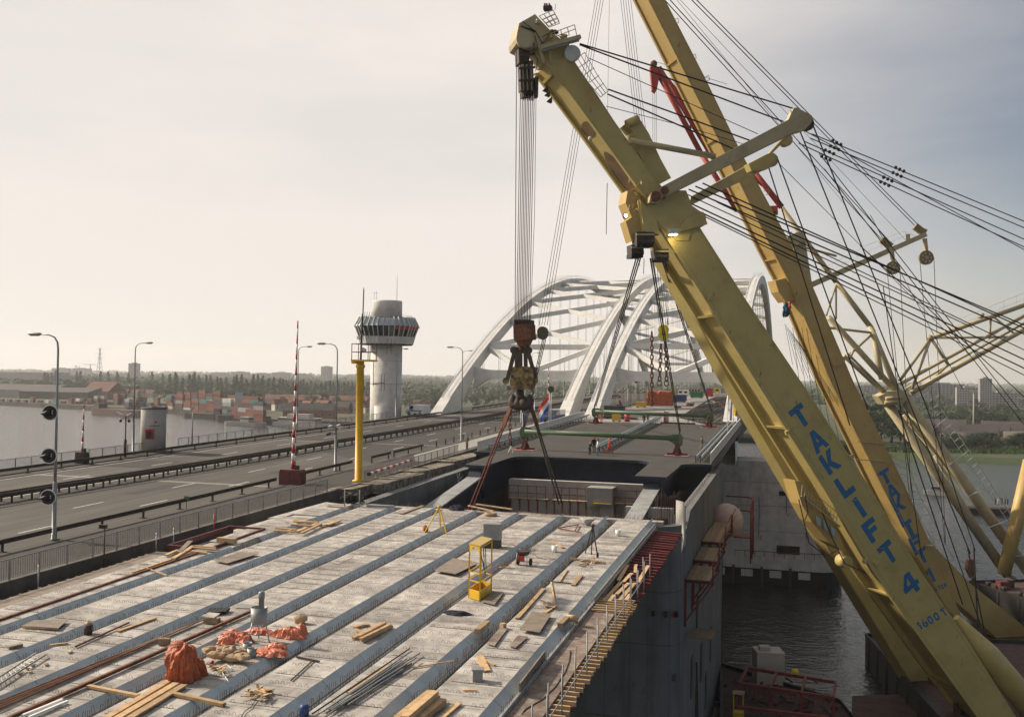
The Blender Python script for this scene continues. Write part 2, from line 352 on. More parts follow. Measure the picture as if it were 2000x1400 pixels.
# far shore line, left to right
SH = [V((-9000, 3800, 0)), V((-3000, 1900, 0))]+[at_z(x, y, WZ) for x, y in ((-60, 786), (0, 790), (130, 797), (250, 804), (330, 806), (430, 812), (520, 828), (640, 832), (760, 836))]
SH += [V((-120, 560, 0)), V((-20, 540, 0))]+[at_z(x, y, WZ) for x, y in ((1690, 893), (1800, 901), (2000, 908), (2200, 915))]+[V((900, 560, 0)), V((9000, 1500, 0))]
SH = [V((p.x, p.y, 0)) for p in SH]
GZ = WZ+2.2
mb = MB(); n = len(SH)
top = [V((p.x*1.004, p.y+9, GZ)) for p in SH]; far = [V((p.x*1.0, 9300, GZ)) for p in SH]
for i in range(n-1):
    mb.quad(SH[i]+V((0, 0, WZ-.6)), SH[i+1]+V((0, 0, WZ-.6)), top[i+1], top[i]); mb.quad(top[i], top[i+1], far[i+1], far[i])
M['ground'] = mat('river_land', (.034, .052, .016), .95, var=.3, scale=.012, col2=(.058, .050, .034), c2=(.48, .6))
struct(mb.build('ground', M['ground'], o=(0, 1500, GZ)))

mb = MB(); Q_ = SH[2:11]
for a, b in zip(Q_, Q_[1:]): mb.beam(a+V((0, -1.5, WZ+1.2)), b+V((0, -1.5, WZ+1.2)), 1.5, 4.2)
tag(mb.build('quay_wall', mat('wet_quay', (.045, .04, .032), .9, var=.4, scale=.1)), 'dark quay wall along the far left river bank', 'quay wall')
# ---------------------------------------------------------------- trees
def leaf_cloud(mb, cx, rad, k, size, mi=0, flat=1.0, rs=None):
    rs = rs or random
    for _ in range(k):
        while True:
            p = V((rs.uniform(-1, 1), rs.uniform(-1, 1), rs.uniform(-1, 1)))
            if .25 < p.length < 1: break
        p = V(cx)+V((p.x*rad[0], p.y*rad[1], p.z*rad[2]))
        a = V((rs.uniform(-1, 1), rs.uniform(-1, 1), rs.uniform(-1, 1))).normalized(); b = a.orthogonal().normalized(); s_ = size*rs.uniform(.6, 1.4)
        mb.add([p+a*s_, p+b*s_*.7, p-a*s_*.8, p-b*s_*.8], [(0, 1, 2, 3)], mi)
def tree_meshes(kind, seed):
    rs = random.Random(seed); cr = MB(); tr = MB()
    if kind == 'poplar':                      # unit height 1
        tr.path([(0, 0, 0), (.005, 0, .4), (0, 0, .9)], [.018, .012, .003], 5)
        for i in range(26):
            z = .10+.86*i/25; w = .095*sin(pi*min(1, (z-.02))**.75)+.015
            leaf_cloud(cr, (rs.uniform(-.02, .02), rs.uniform(-.02, .02), z), (w, w, .05), 26, .022, rs=rs)
    else:                                     # round, unit height 1
        tr.path([(0, 0, 0), (.01, .01, .25), (-.01, .02, .5)], [.035, .026, .012], 6)
        for i in range(5):
            a = rs.uniform(0, 6.28); tr.path([(0, 0, .22+.04*i), (.12*cos(a), .12*sin(a), .42+.05*i), (.24*cos(a), .24*sin(a), .55+.05*i)], [.018, .012, .004], 4)
        for i in range(17):
            a = rs.uniform(0, 6.28); z = rs.uniform(.28, .88); r = .33*sqrt(max(0.05, 1-((z-.52)/.46)**2))*rs.uniform(.4, 1)
            s_ = rs.uniform(.1, .17)
            leaf_cloud(cr, (r*cos(a), r*sin(a), z), (s_, s_, s_*.8), 75, .026, rs=rs)
    return mesh_of(tr, 'trunk', M['bark']), mesh_of(cr, 'crown', M['leaf2'])
TREES = {('poplar', i): tree_meshes('poplar', i) for i in range(3)}
TREES.update({('round', i): tree_meshes('round', 20+i) for i in range(4)})
def tree(kind, loc, h, label, group, w=1.0, name=None):
    tm, cm = TREES[(kind, random.randrange(3 if kind == 'poplar' else 4))]
    t = thing(name or ('poplar_tree' if kind == 'poplar' else 'leafy_tree'), label, 'tree', loc, group, rnd(0, 6.28))
    t.scale = (h*w, h*w, h)
    for nme, me in (('trunk', tm), ('crown', cm)):
        o = bpy.data.objects.new(nme, me); C.objects.link(o); o.parent = t
    return t
def gpt(x, D):                 # ground point under photo column x at sight depth D
    d = ray(x, 740); p = CAM+d*(D/F); return V((p.x, p.y, GZ))
# poplar avenue (left bank, well behind the containers)
xs = [332, 345, 357, 370, 379, 390, 402, 413, 424, 432, 443, 455, 462, 470, 481, 494, 503, 511, 523, 534, 545, 552, 561, 574, 585, 592, 600, 609, 618, 627, 637, 645, 653, 662, 671, 680, 689, 698, 708, 716]
for i, x in enumerate(xs):
    tree('poplar', gpt(x+rnd(-2, 2), 1150+rnd(-25, 25)+(x-330)*.1), rnd(24, 32) if x < 560 else rnd(21, 26), 'tall slim poplar in the long row behind the container yard', 'poplars in the row behind the container yard', 1.15)
for i, x in enumerate((87, 93, 101, 108, 150, 157, 196, 212, 229, 250, 297, 318)):
    tree('poplar', gpt(x, 1500+rnd(-40, 60)), rnd(24, 33), 'hazy slim poplar above the trees left of the pylon', 'hazy poplars at the far left', 1.2)
# broad row left of the poplars
for i in range(46):
    x = -10+i*7.6+rnd(-3, 3)
    tree('round', gpt(x, 1230+rnd(-40, 40)), rnd(13, 18), 'round street tree in the broad row behind the left wharf', 'round trees behind the left wharf', .75)
for i in range(58):
    x = 320+i*10.6+rnd(-5, 5)
    tree('round', gpt(x, 1010+rnd(-90, 120)), rnd(9, 15), 'bushy tree among the houses below the poplar row', 'bushy trees among the houses on the left bank', 1.0)
for x, D, h in ((440, 905, 17), (428, 930, 14), (452, 930, 15), (496, 890, 17), (508, 915, 14), (485, 930, 14), (669, 800, 12), (684, 790, 9), (705, 830, 12), (846, 780, 19), (832, 800, 13), (860, 800, 14), (822, 830, 10), (805, 900, 14), (930, 840, 16), (960, 860, 17), (985, 850, 14)):
    tree('round', gpt(x, D), h, 'dark rounded tree standing in front of the others on the left bank', 'large dark trees on the left bank', 1.1)
# bank trees, right
for x, D, h in ((1688, 500, 19), (1705, 520, 22), (1722, 505, 19), (1742, 515, 18), (1760, 530, 16), (1775, 505, 14), (1796, 500, 11), (1690, 560, 20), (1735, 570, 20), (1775, 600, 17), (1670, 520, 16)):
    tree('round', gpt(x, D), h, 'big dark willow crown on the right bank beside the crane', 'willows on the right bank', 1.25)
for i in range(30):
    tree('round', gpt(1785+i*9.5+rnd(-5, 5), 470+rnd(-12, 18)), rnd(5.5, 8.5), 'low bush in the hedge along the right river bank', 'bushes along the right river bank', 1.5, 'river_bush')
for i in range(40):
    tree('round', gpt(1660+i*12+rnd(-5, 5), 840+rnd(-120, 200)), rnd(11, 17), 'hazy tree in front of the tower blocks at the right', 'hazy trees before the tower blocks', 1.1)
for i in range(34):
    tree('round', gpt(1670+i*11+rnd(-4, 4), 680+rnd(-30, 60)), rnd(9, 14), 'dense tree in the green belt between the right bank houses and the tower blocks', 'tree belt behind the right bank houses', 1.3)
# far woods to the horizon: one uncountable mass
mb = MB(); rs = random.Random(3)
for ring, (D0, D1, k, h0, h1) in enumerate(((1300, 1800, 420, 11, 17), (1900, 2800, 520, 12, 18), (3000, 4600, 620, 14, 22), (4800, 7500, 620, 20, 34))):
    for i in range(k):
        x = rs.uniform(-250, 2250); D = rs.uniform(D0, D1); d = ray(x, 740); p = CAM+d*(D/F); h = rs.uniform(h0, h1); w = h*rs.uniform(.7, 1.8)
        if p.y > 9000 : continue
        for q in range(3):
            leaf_cloud(mb, (p.x+rs.uniform(-w, w), p.y+rs.uniform(-w, w), GZ+h*.5), (w, w*.8, h*.55), 26, 2.2+D*.00075, rs=rs)
o = mb.build('far_woodland', M['leaf2'], o=(0, 3000, GZ)); o['kind'] = 'stuff'; o['label'] = 'hazy woodland stretching to the horizon'; o['category'] = 'woodland'
# reeds / grass strip on the right bank
mb = MB()
for i in range(9000):
    x = rs.uniform(1640, 2150); t = rs.random(); D = 434+t*36; d = ray(x, 760); p = CAM+d*(D/F); p.z = WZ-.2+2.5*min(1, t*2.5); h = rs.uniform(.8, 2.0); a = rs.uniform(0, 6.28)
    mb.add([p+V((cos(a)*.4, sin(a)*.4, 0)), p-V((cos(a)*.4, sin(a)*.4, 0)), p+V((rs.uniform(-.3, .3), rs.uniform(-.3, .3), h))], [(0, 1, 2)])
o = mb.build('reeds', M['reed'], o=(100, 480, GZ)); o['kind'] = 'stuff'; o['label'] = 'green reeds along the right river bank'; o['category'] = 'reeds'
# ================================================================ old bridge road
MEDR = [(0, -61), (60, -58.1), (92, -56.0), (128, -54.4), (166, -53.4), (204, -53.2), (700, -53.2)]
MEDL = [(y, x-1.3) for y, x in MEDR]
FARG = [(0, -72), (75, -70.8), (115, -69.0), (157, -66.6), (180, -65.8), (700, -65.8)]
NEARG = [(0, -44.2), (110, -44.0), (150, -44.9), (180, -45.4), (700, -45.4)]
FARR = [(0, -75), (76, -73.7), (113, -72.5), (165, -71.6), (700, -71.6)]
NEARR = [(0, -38.1), (62, -37.9), (82, -37.7), (110, -38.4), (178, -39.5), (700, -39.5)]
YS = [-40, -20, 0, 15, 30, 40, 50, 60, 70, 80, 90, 100, 110, 120, 130, 140, 150, 160, 170, 180, 195, 210, 225, 240, 260, 280, 300, 320, 345, 370, 400, 430, 460, 500, 540, 600]
def strip(name, a, b, m, dz=0., ys=YS, parent=None, thick=0, kind='structure', fz=zo):
    mb = MB(); A = [V((a(y) if callable(a) else lin(a, y), y, fz(y)+dz)) for y in ys]; B = [V((b(y) if callable(b) else lin(b, y), y, fz(y)+dz)) for y in ys]
    for i in range(len(ys)-1):
        mb.quad(A[i], B[i], B[i+1], A[i+1])
        if thick:
            dn = V((0, 0, -thick)); mb.quad(B[i], B[i]+dn, B[i+1]+dn, B[i+1]); mb.quad(A[i]+dn, A[i], A[i+1], A[i+1]+dn); mb.quad(A[i]+dn, A[i+1]+dn, B[i+1]+dn, B[i]+dn)
    if thick: mb.quad(A[0], A[0]+V((0, 0, -thick)), B[0]+V((0, 0, -thick)), B[0])
    o = mb.build(name, m, parent)
    if parent is None and kind: o['kind'] = kind
    return o
off = lambda P, d: [(y, x+d) for y, x in P]
road = strip('road', off(FARG, -.6), off(NEARG, .9), M['asphalt'])
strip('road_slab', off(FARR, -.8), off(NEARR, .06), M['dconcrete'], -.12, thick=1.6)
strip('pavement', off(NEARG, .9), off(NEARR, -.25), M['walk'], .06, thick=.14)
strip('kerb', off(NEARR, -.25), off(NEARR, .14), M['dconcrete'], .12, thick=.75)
strip('far_pavement', off(FARR, -.3), off(FARG, -.6), M['walk'], .10, thick=.2)
strip('median_strip', off(MEDL, -.6), off(MEDR, .5), M['walk'], .02, thick=.03)
# light paving on the near pavement beyond the joint
ys2 = [99, 105, 110, 120, 130, 140, 150, 160, 170, 180, 200, 220]
strip('light_pavement', lambda y: lin([(99, -40.0), (104, -42.6), (220, -43.6)], y), lambda y: lin([(99, -39.2), (220, -40.2)], y), M['lightwalk'], .068, ys2)
# painted lines
def mark(name, xa, xb, ya, yb, dz=.006):
    mb = MB(); n = max(1, int((yb-ya)/6)); ys = [ya+(yb-ya)*i/n for i in range(n+1)]
    for y0, y1 in zip(ys, ys[1:]):
        f = lambda q, y: q(y) if callable(q) else q
        mb.quad((f(xa, y0), y0, zo(y0)+dz), (f(xb, y0), y0, zo(y0)+dz), (f(xb, y1), y1, zo(y1)+dz), (f(xa, y1), y1, zo(y1)+dz))
    o = mb.build(name, M['line'], road); return o
mark('edge_line', lambda y: lin(MEDR, y)+1.0, lambda y: lin(MEDR, y)+1.15, 20, 330)
mark('edge_line', lambda y: lin(FARG, y)+1.6, lambda y: lin(FARG, y)+1.75, 20, 330)
mark('edge_line', lambda y: lin(MEDL, y)-1.25, lambda y: lin(MEDL, y)-1.1, 20, 330)
for y in range(26, 170, 12):
    for x in (-51.75, -47.8):
        if y+x*.3 < 40 or 1: mark('lane_dash', x-.07, x+.07, y-1.5 if x < -50 else y+1, y+1.8 if x < -50 else y+4.3)
    for q in (-61.5, -65):
        if y > 60: mark('lane_dash', lambda t: q-(MEDL[1][1]-lin(MEDL, t))*.6-.07, lambda t: q-(MEDL[1][1]-lin(MEDL, t))*.6+.07, y, y+3.3)
# expansion joints: pale concrete bands across the carriageways
def joint(y, w=.7):
    for xa, xb in ((lin(FARG, y)+.8, lin(MEDL, y)-.7), (lin(MEDR, y)+.7, lin(NEARG, y)-.4)):
        mb = MB(); mb.quad((xa, y, zo(y)+.005), (xb, y, zo(y)+.005), (xb, y+w, zo(y+w)+.005), (xa, y+w, zo(y+w)+.005)); mb.build('joint_band', M['lightwalk'], road)
        mb = MB(); mb.quad((xa, y+w*.4, zo(y+w*.4)+.009), (xb, y+w*.4, zo(y+w*.4)+.009), (xb, y+w*.6, zo(y+w*.6)+.009), (xa, y+w*.6, zo(y+w*.6)+.009)); mb.build('steel_joint', M['dsteel'], road)
joint(75.7); joint(117, .5); joint(163, .6)


M['newasphalt'] = mat('newer_asphalt', (.034, .032, .029), .9, var=.2, scale=.7, stretch=(1, .06, 1), bump=.15, bscale=8)
for xa0, xb0, y0, y1 in ((lambda y: lin(MEDR, y)+.8, lambda y: lin(NEARG, y)-.5, 97.0, 162.5), (lambda y: lin(FARG, y)+.8, lambda y: lin(MEDL, y)-.8, 117.7, 162.5), (lambda y: lin(FARG, y)+.8, lambda y: lin(MEDL, y)-.8, 84.0, 90.0)):
    mb = MB(); n = 8; ys_ = [y0+(y1-y0)*i/n for i in range(n+1)]; sk = 9 if y0 == 97.0 else 0
    q = lambda f, y, s_: V((f(y), y+(sk*s_ if y == y0 else 0), zo(y)+.004))
    for a, b in zip(ys_, ys_[1:]): mb.quad(q(xa0, a, 1), q(xb0, a, 0), q(xb0, b, 0), q(xa0, b, 1))
    mb.build('asphalt_patch', M['newasphalt'], road)
for x0, y0, w, l in ((-50.2, 44, 1.3, 5), (-46.6, 58, 1.0, 3), (-53.2, 68, 1.2, 6), (-49.6, 84.5, 1.4, 4), (-62, 80, 1.3, 4)):
    mb = MB(); mb.quad((x0, y0, zo(y0)+.0045), (x0+w, y0, zo(y0)+.0045), (x0+w, y0+l, zo(y0+l)+.0045), (x0, y0+l, zo(y0+l)+.0045)); mb.build('asphalt_patch', M['newasphalt'], road)
# ---------------------------------------------------------------- guard rails
POSTM = mesh_of(MB().box((0, 0, .36), (.10, .14, .72)).box((0, 0, .02), (.34, .34, .04)), 'post', M['dsteel'])
def guard(name, label, P, y0, y1, step, rows=1, top=.78, fz=zo, M_=None, off2=0, h=.30):
    t = thing(name, label, 'guard rail', (lin(P, (y0+y1)/2), (y0+y1)/2, fz((y0+y1)/2)))
    for r in range(rows):
        n = max(2, int((y1-y0)/8)); ys = [y0+(y1-y0)*i/n for i in range(n+1)]
        mb = MB()
        for a, b in zip(ys, ys[1:]):
            A = V((lin(P, a)+r*off2+.11, a, fz(a)+top-h/2)); B = V((lin(P, b)+r*off2+.11, b, fz(b)+top-h/2))
            for q in (-1, 1): mb.beam(A+V((0, 0, q*h*.27)), B+V((0, 0, q*h*.27)), .085, h*.40)
            mb.beam(A-V((.035, 0, 0)), B-V((.035, 0, 0)), .03, h*.3)
        mb.build('rail', M_ or M['dsteel'], t)
        y = y0+.3
        while y < y1:
            piece('post', POSTM, t, (lin(P, y)+r*off2, y, fz(y)+.0)); y += step
    return t
guard('guard_rail', 'dark guard rail along the near side of the old carriageway, before the barrier', NEARG, 12, 76.4, 4.2)
guard('guard_rail', 'dark guard rail along the far edge of the old carriageway, above the river', FARG, 30, 176, 4.2)
guard('guard_rail', 'dark guard rail on the far carriageway past the white arch foot', FARG, 194, 330, 4.2)
guard('guard_rail', 'double dark median guard rail with many close posts', MEDR, 40, 300, 1.9, rows=2, off2=-1.0, h=.36, top=.85)
guard('guard_rail', 'short loose length of guard rail right of the grey lamp post', NEARG, 96.2, 101.3, 4.4)
guard('guard_rail', 'second short length of guard rail before the pale pavement', NEARG, 102.2, 111.2, 4.2)
guard('guard_rail', 'dark guard rail stub between the barrier cabinet and the yellow mast', NEARG, 80.2, 91.5, 4.2)
for i, y in enumerate((116, 119.6, 123, 127, 131, 135, 139, 143, 147, 151, 155, 159)):
    o = bpy.data.objects.new('bare_guard_post', POSTM); C.objects.link(o); o.location = (lin(NEARG, y)+.1, y, zo(y)+.0)
    tag(o, 'bare dark guard rail post along the pale pavement, its rail taken off', 'post', 'bare posts along the pale pavement')

# ---------------------------------------------------------------- railings with balusters
def railing(name, label, P, y0, y1, fz, h=1.05, post=2.0, bal=.155, maxpieces=300, m=None, base=.12, side=0, cat='railing'):
    m = m or M['grail']; t = thing(name, label, cat, (lin(P, (y0+y1)/2), (y0+y1)/2, fz((y0+y1)/2)))
    n = max(1, int((y1-y0)/5)); ys = [y0+(y1-y0)*i/n for i in range(n+1)]; pt = lambda y, z: V((lin(P, y)+side, y, fz(y)+base+z))
    MB().path([pt(y, h) for y in ys], .032, 6).build('top_rail', m, t); mb = MB()
    for a, b in zip(ys, ys[1:]): mb.beam(pt(a, .12), pt(b, .12), .04, .03)
    mb.build('bottom_rail', m, t)
    pm = mesh_of(MB().box((0, 0, h/2-.02), (.06, .07, h-.04)), 'post', m); bm = mesh_of(MB().box((0, 0, h/2+.05), (.022, .022, h-.14)), 'baluster', m)
    y = y0
    while y <= y1+.01: piece('post', pm, t, pt(y, 0)); y += post
    bs = []; y = y0+bal
    while y < y1: bs.append(y); y += bal
    for y in bs[:maxpieces]: piece('baluster', bm, t, pt(y, 0))
    if len(bs) > maxpieces:
        mb = MB()
        for y in bs[maxpieces:]: mb.box(pt(y, h/2+.05), (.022, .022, h-.14))
        mb.build('balusters', m, t, kind='stuff')
    return t
railing('bridge_railing', 'long weathered baluster railing along the near edge of the old bridge', NEARR, 26, 74, zo)
railing('bridge_railing', 'baluster railing beside the yellow mast carrying a striped pole', [(0, -37.4), (80, -37.4), (110, -38.3), (200, -38.3)], 80.5, 108, zo, maxpieces=180)
railing('bridge_railing', 'thin dark railing on the far edge of the old bridge, river behind', FARR, 56, 99, zo, maxpieces=280, bal=.16)
railing('bridge_railing', 'thin railing on the far edge between concrete turret and control tower', FARR, 103, 164, zo, maxpieces=60, bal=.3)
# ledge and rubble strip between old bridge and new pier, curved corner of the old slab
mb = MB()
prof = [(74, -37.9), (76, -36.6), (80, -35.5), (84, -35.3), (90, -35.7), (100, -35.9), (112, -36.2)]
for (ya, xa), (yb, xb) in zip(prof, prof[1:]):
    mb.prism([(-38.6, ya, zo(ya)+.10), (xa, ya, zo(ya)+.10), (xa, ya, zo(ya)-.75), (-38.6, ya, zo(ya)-.75)], (0, yb-ya-.002, 0))
M['rubble'] = mat('broken_concrete', (.26, .235, .19), .95, var=.35, scale=1.2, col2=(.12, .10, .08), c2=(.45, .6), bump=.8, bscale=5)
tag(mb.build('broken_ledge', M['rubble']), 'rough broken concrete ledge at the foot of the yellow mast', 'ledge')
# rods sticking out of the ledge
for i, (xa, ya, xb, yb) in enumerate(((735, 930, 775, 937), (795, 911, 832, 917), (856, 896, 886, 902), (655, 955, 690, 958))):
    a = od(xa, ya, .12); b = a+V((2.2, .3, -.05)); tag(MB().beam(a, b, .09, .09).build('steel_rod', M['dsteel']), 'dark steel rod sticking out over the broken ledge', 'rod', 'rods over the broken ledge')
# striped pole resting on the railing
a = od(719, 925, 1.0); b = od(801, 898, 1.0); t = thing('striped_pole', 'red and white striped barrier pole lying along the railing top', 'pole', (a.x, a.y, a.z))
a += V((.15, 0, 0)); b += V((.15, 0, 0))
for i in range(14): MB().tube(a.lerp(b, i/14), a.lerp(b, (i+1)/14), .13, n=8).build('stripe', M['red'] if i % 2 else M['wht'], t)
MB().tube(a-(b-a).normalized()*.3, a, .18, n=8).build('end_cap', M['dsteel'], t)

# ---------------------------------------------------------------- lamp posts
def lamp_proto(h=12.6):
    t = lthing('street_lamp', 'x', 'street lamp')
    MB().lathe([(.20, 0), (.20, .06), (.135, .07), (.135, 3.4), (.10, 3.5), (.10, 3.55)], (0, 0, 0), 10).build('pole_base', M['pole'], t)
    MB().path([(0, 0, 3.5), (0, 0, 8), (0, 0, h-.9), (-.06, 0, h-.45), (-.28, 0, h-.15), (-.7, 0, h), (-1.4, 0, h+.05)], [.095, .075, .06, .055, .05, .045, .04], 8).build('pole', M['pole'], t)
    MB().path([(-1.3, 0, h+.05), (-1.5, 0, h+.04), (-2.1, 0, h+.06), (-2.3, 0, h+.07)], [.06, .11, .11, .05], 8).build('lamp_head', M['pole'], t)
    MB().box((-1.82, 0, h-.055), (.55, .16, .03)).build('lamp_glass', M['lglass'], t)
    return t
lp = lamp_proto(); first = True
names = {0: 'tall grey street lamp carrying three round black signals at far left', 1: 'grey street lamp with cameras between striped barrier and yellow mast', 2: 'slim street lamp at the edge of the pale pavement, left of the hook block', 3: 'distant street lamp on the near side seen through the white arches'}
for i, p in enumerate((od(105, 1055), od(655, 920), od(901, 862), V((-45.9, 162, zo(162))))):
    o = lp if first else copy_tree(lp); first = False
    place(o, (p.x, p.y, p.z+.06)); o['label'] = names[i]; o['group'] = 'street lamps along the old bridge'
    if i == 0: lamp1 = o
    if i == 1: lamp2 = o
fn = ('far-side street lamp beside the round concrete turret', 'far-side street lamp half hidden behind the tall striped barrier', 'far-side street lamp in front of the control tower shaft', 'far-side street lamp beside the lower end of the white arch rib')
for i, (y, x) in enumerate(((93.5, -72.0), (132, -72.6), (167, -71.5), (203, -71.2))):
    copy_tree(lp, (x, y, zo(y)+.1), pi, fn[i], 'street lamps along the old bridge')
for i, y in enumerate((240, 276, 312)):
    copy_tree(lp, (-65.4, y, zo(y)), pi, 'small distant street lamp on the far carriageway behind the arch hangers', 'distant far-side street lamps'); copy_tree(lp, (-45.6, y-6, zo(y-6)), 0, 'small distant street lamp on the near carriageway behind the arch hangers', 'distant near-side street lamps')
WL[lamp1.name] = lamp1.location.copy(); WL[lamp2.name] = lamp2.location.copy()
b0 = lamp1.location
for z in (7.8, 5.15, 2.6):
    nrm = V((.30, -.95, 0)).normalized(); c = b0+V((-.30, -.22, z))
    mb = MB(); mb.path([c, c+nrm*.05], [.43, .43], 24); s_ = mb.build('signal_disc', M['black'], lamp1)
    MB().path([c-nrm*.02, c+nrm*.02], [.49, .49], 24).build('signal_rim', M['wht'], s_)
    MB().path([c+nrm*.04, c+nrm*.18+V((-.22, 0, -.03)), c+nrm*.30+V((-.52, 0, -.08))], [.20, .13, .05], 14).build('signal_visor', M['black'], s_)
    MB().beam(c, c+V((.30, .22, 0)), .08, .08).build('signal_bracket', M['dsteel'], s_)
    for q in (0, .13): MB().path([c+nrm*.055+V((.2, 0, -.03+q)), c+nrm*.07+V((.2, 0, -.03+q))], [.035, .035], 8).build('signal_hole', M['wht'], s_)
b0 = lamp2.location
for dx, dz in ((-.45, 4.45), (.45, 4.55), (.75, 4.35), (-.6, 3.7)):
    MB().beam(b0+V((0, 0, dz)), b0+V((dx, -.2, dz)), .07, .07).beam(b0+V((dx, -.1, dz)), b0+V((dx, -.75, dz-.1)), .2, .2).build('camera', M['greylight'] if dz > 4 else M['black'], lamp2)

# ---------------------------------------------------------------- striped lifting barriers
def barrier(loc, L, label, cab=(2.1, 1.1, 1.35), r=.15, bands=13, lean=0., cm='maroon', z0=1.4):
    t = thing('lifting_barrier', label, 'barrier', loc); b = V3(loc)
    if cab:
        x, y, z = cab
        mb = MB(); mb.prism([b+V((-x/2, -y/2, 0)), b+V((x/2, -y/2, 0)), b+V((x/2, -y/2, z*.8)), b+V((x/2-.12, -y/2, z)), b+V((-x/2+.12, -y/2, z)), b+V((-x/2, -y/2, z*.8))], (0, y, 0)); c = mb.build('cabinet', M[cm], t)
        MB().beam(b+V((0, -y/2-.012, .05)), b+V((0, -y/2-.012, z*.78)), .03, .02, up=(0, 1, 0)).build('door_seam', M['black'], c)
        MB().box(b+V((x*.2, 0, z+.18)), (.35, .3, .4)).build('hinge_block', M['dsteel'], t)
    for i in range(bands):
        q0, q1 = i/bands, (i+1)/bands; p = lambda q: b+V((lean*q, 0, z0+(L-z0)*q))
        MB().tube(p(q0), p(q1), r*(1-.62*q0), r*(1-.62*q1), 10).build('stripe', M['red'] if i % 2 == 0 else M['wht'], t)
    return t
p = od(571, 946); barrier(p, 14.6, 'tall raised red and white striped barrier on maroon cabinet', bands=19, lean=.25)
p2 = p+V((-.35, 1.0, 0)); barrier(p2, 6.4, 'short striped pole close beside the tall raised barrier', cab=None, r=.09, bands=9, z0=1.4)
p = od(160, 906); barrier(p, 6.3, 'short raised striped barrier on dark cabinet by the river railing', cab=(1.05, .9, 1.25), r=.13, bands=9, cm='dsteel', z0=1.2, lean=.1)
p = V((-46.0, 181, zo(181))); barrier(p, 9.5, 'distant raised striped barrier between the two arch bridges', cab=(1.4, .9, 1.2), r=.16, bands=13)
p = V((-38.2, 215, zo(215))); barrier(p, 7.5, 'second distant striped barrier left of the orange tent', cab=(1.2, .9, 1.1), r=.2, bands=11)

# ---------------------------------------------------------------- yellow mast with basket
b = od(700, 942); b.z = zo(b.y)+.1; t = thing('yellow_mast', 'yellow tubular mast with caged platform and antenna beside the railing', 'mast', b)
MB().lathe([(.55, 0), (.55, .12), (.34, .14), (.34, 10.3), (.42, 10.35), (.42, 10.6), (.34, 10.62), (.34, 10.9)], b, 16).build('column', M['yellow'], t)
MB().box(b+V((.35, 0, 10.98)), (1.9, 1.5, .16)).box(b+V((-.5, 0, 10.8)), (.5, .7, .2)).build('platform', M['yellow'], t)
mb = MB()
for dx in (-.55, .42, 1.25):
    for dy in (-.7, .7): mb.tube(b+V((dx, dy, 11)), b+V((dx, dy, 12.5)), .04, n=6)
for z in (11.75, 12.5):
    for dy in (-.7, .7): mb.tube(b+V((-.55, dy, z)), b+V((1.25, dy, z)), .035, n=6)
    for dx in (-.55, 1.25): mb.tube(b+V((dx, -.7, z)), b+V((dx, .7, z)), .035, n=6)
mb.build('cage', M['rust'], t)
MB().path([b+V((.02, 0, 10.9)), b+V((.12, 0, 15.2)), b+V((.16, 0, 15.25)), b+V((.2, 0, 17.4)), b+V((.2, 0, 17.7))], [.10, .09, .06, .055, .015], 8).build('antenna_pole', M['dsteel'], t)
MB().path([b+V((.5, -.3, 11.9)), b+V((.5, -.62, 11.95))], [.22, .22], 14).build('dish', M['greylight'], t)
MB().path([b+V((.0, -.2, 13.05)), b+V((-.05, -.5, 13.05))], [.16, .16], 12).build('dish', M['greylight'], t)
mb = MB()
for (a, c) in (((1.25, 0, 12.1), (3.0, 0, 12.2)), ((.2, 0, 13.7), (.9, 0, 13.75)), ((1.3, 0, 8.9), (2.4, 0, 9.0)), ((1.3, 0, 8.7), (1.3, 0, 11))): mb.tube(b+V(a), b+V(c), .03, n=5)
for x, z in ((2.6, 12.2), (3.0, 12.2), (.75, 13.7), (2.1, 9), (2.4, 9)): mb.tube(b+V((x, 0, z-.7)), b+V((x, 0, z+.8)), .02, n=5)
mb.build('aerials', M['dsteel'], t)

# ---------------------------------------------------------------- round concrete turret on the far edge
b = od(288, 884); b = V((b.x, b.y+1.0, zo(b.y)-.4)); t = thing('concrete_turret', 'short round concrete turret with red cabinet on the far edge', 'turret', b)
MB().lathe([(1.42, 0), (1.42, 5.45), (1.38, 5.5)], b, 28).build('shaft', M['concrete'], t)
MB().lathe([(1.49, 5.5), (1.49, 5.62), (.4, 5.68)], b, 28).build('lid', M['dsteel'], t); MB().lathe([(.35, 5.65), (.3, 5.8)], b, 10).build('vent', M['dsteel'], t)
q = b+V((.55, -1.45, 2.6)); MB().box(q, (.85, .4, 1.15), .3).build('red_cabinet', M['red'], t); MB().box(q+V((.06, -.21, -.05)), (.55, .06, .85), .3).build('cabinet_recess', M['dsteel'], t)
MB().box(b+V((1.05, -1.0, 4.0)), (.16, .16, .16)).build('warning_lamp', M['red'], t); MB().beam(b+V((.5, -1.35, 3.55)), b+V((1.55, -.9, 3.6)), .06, .06).build('bracket', M['dsteel'], t)
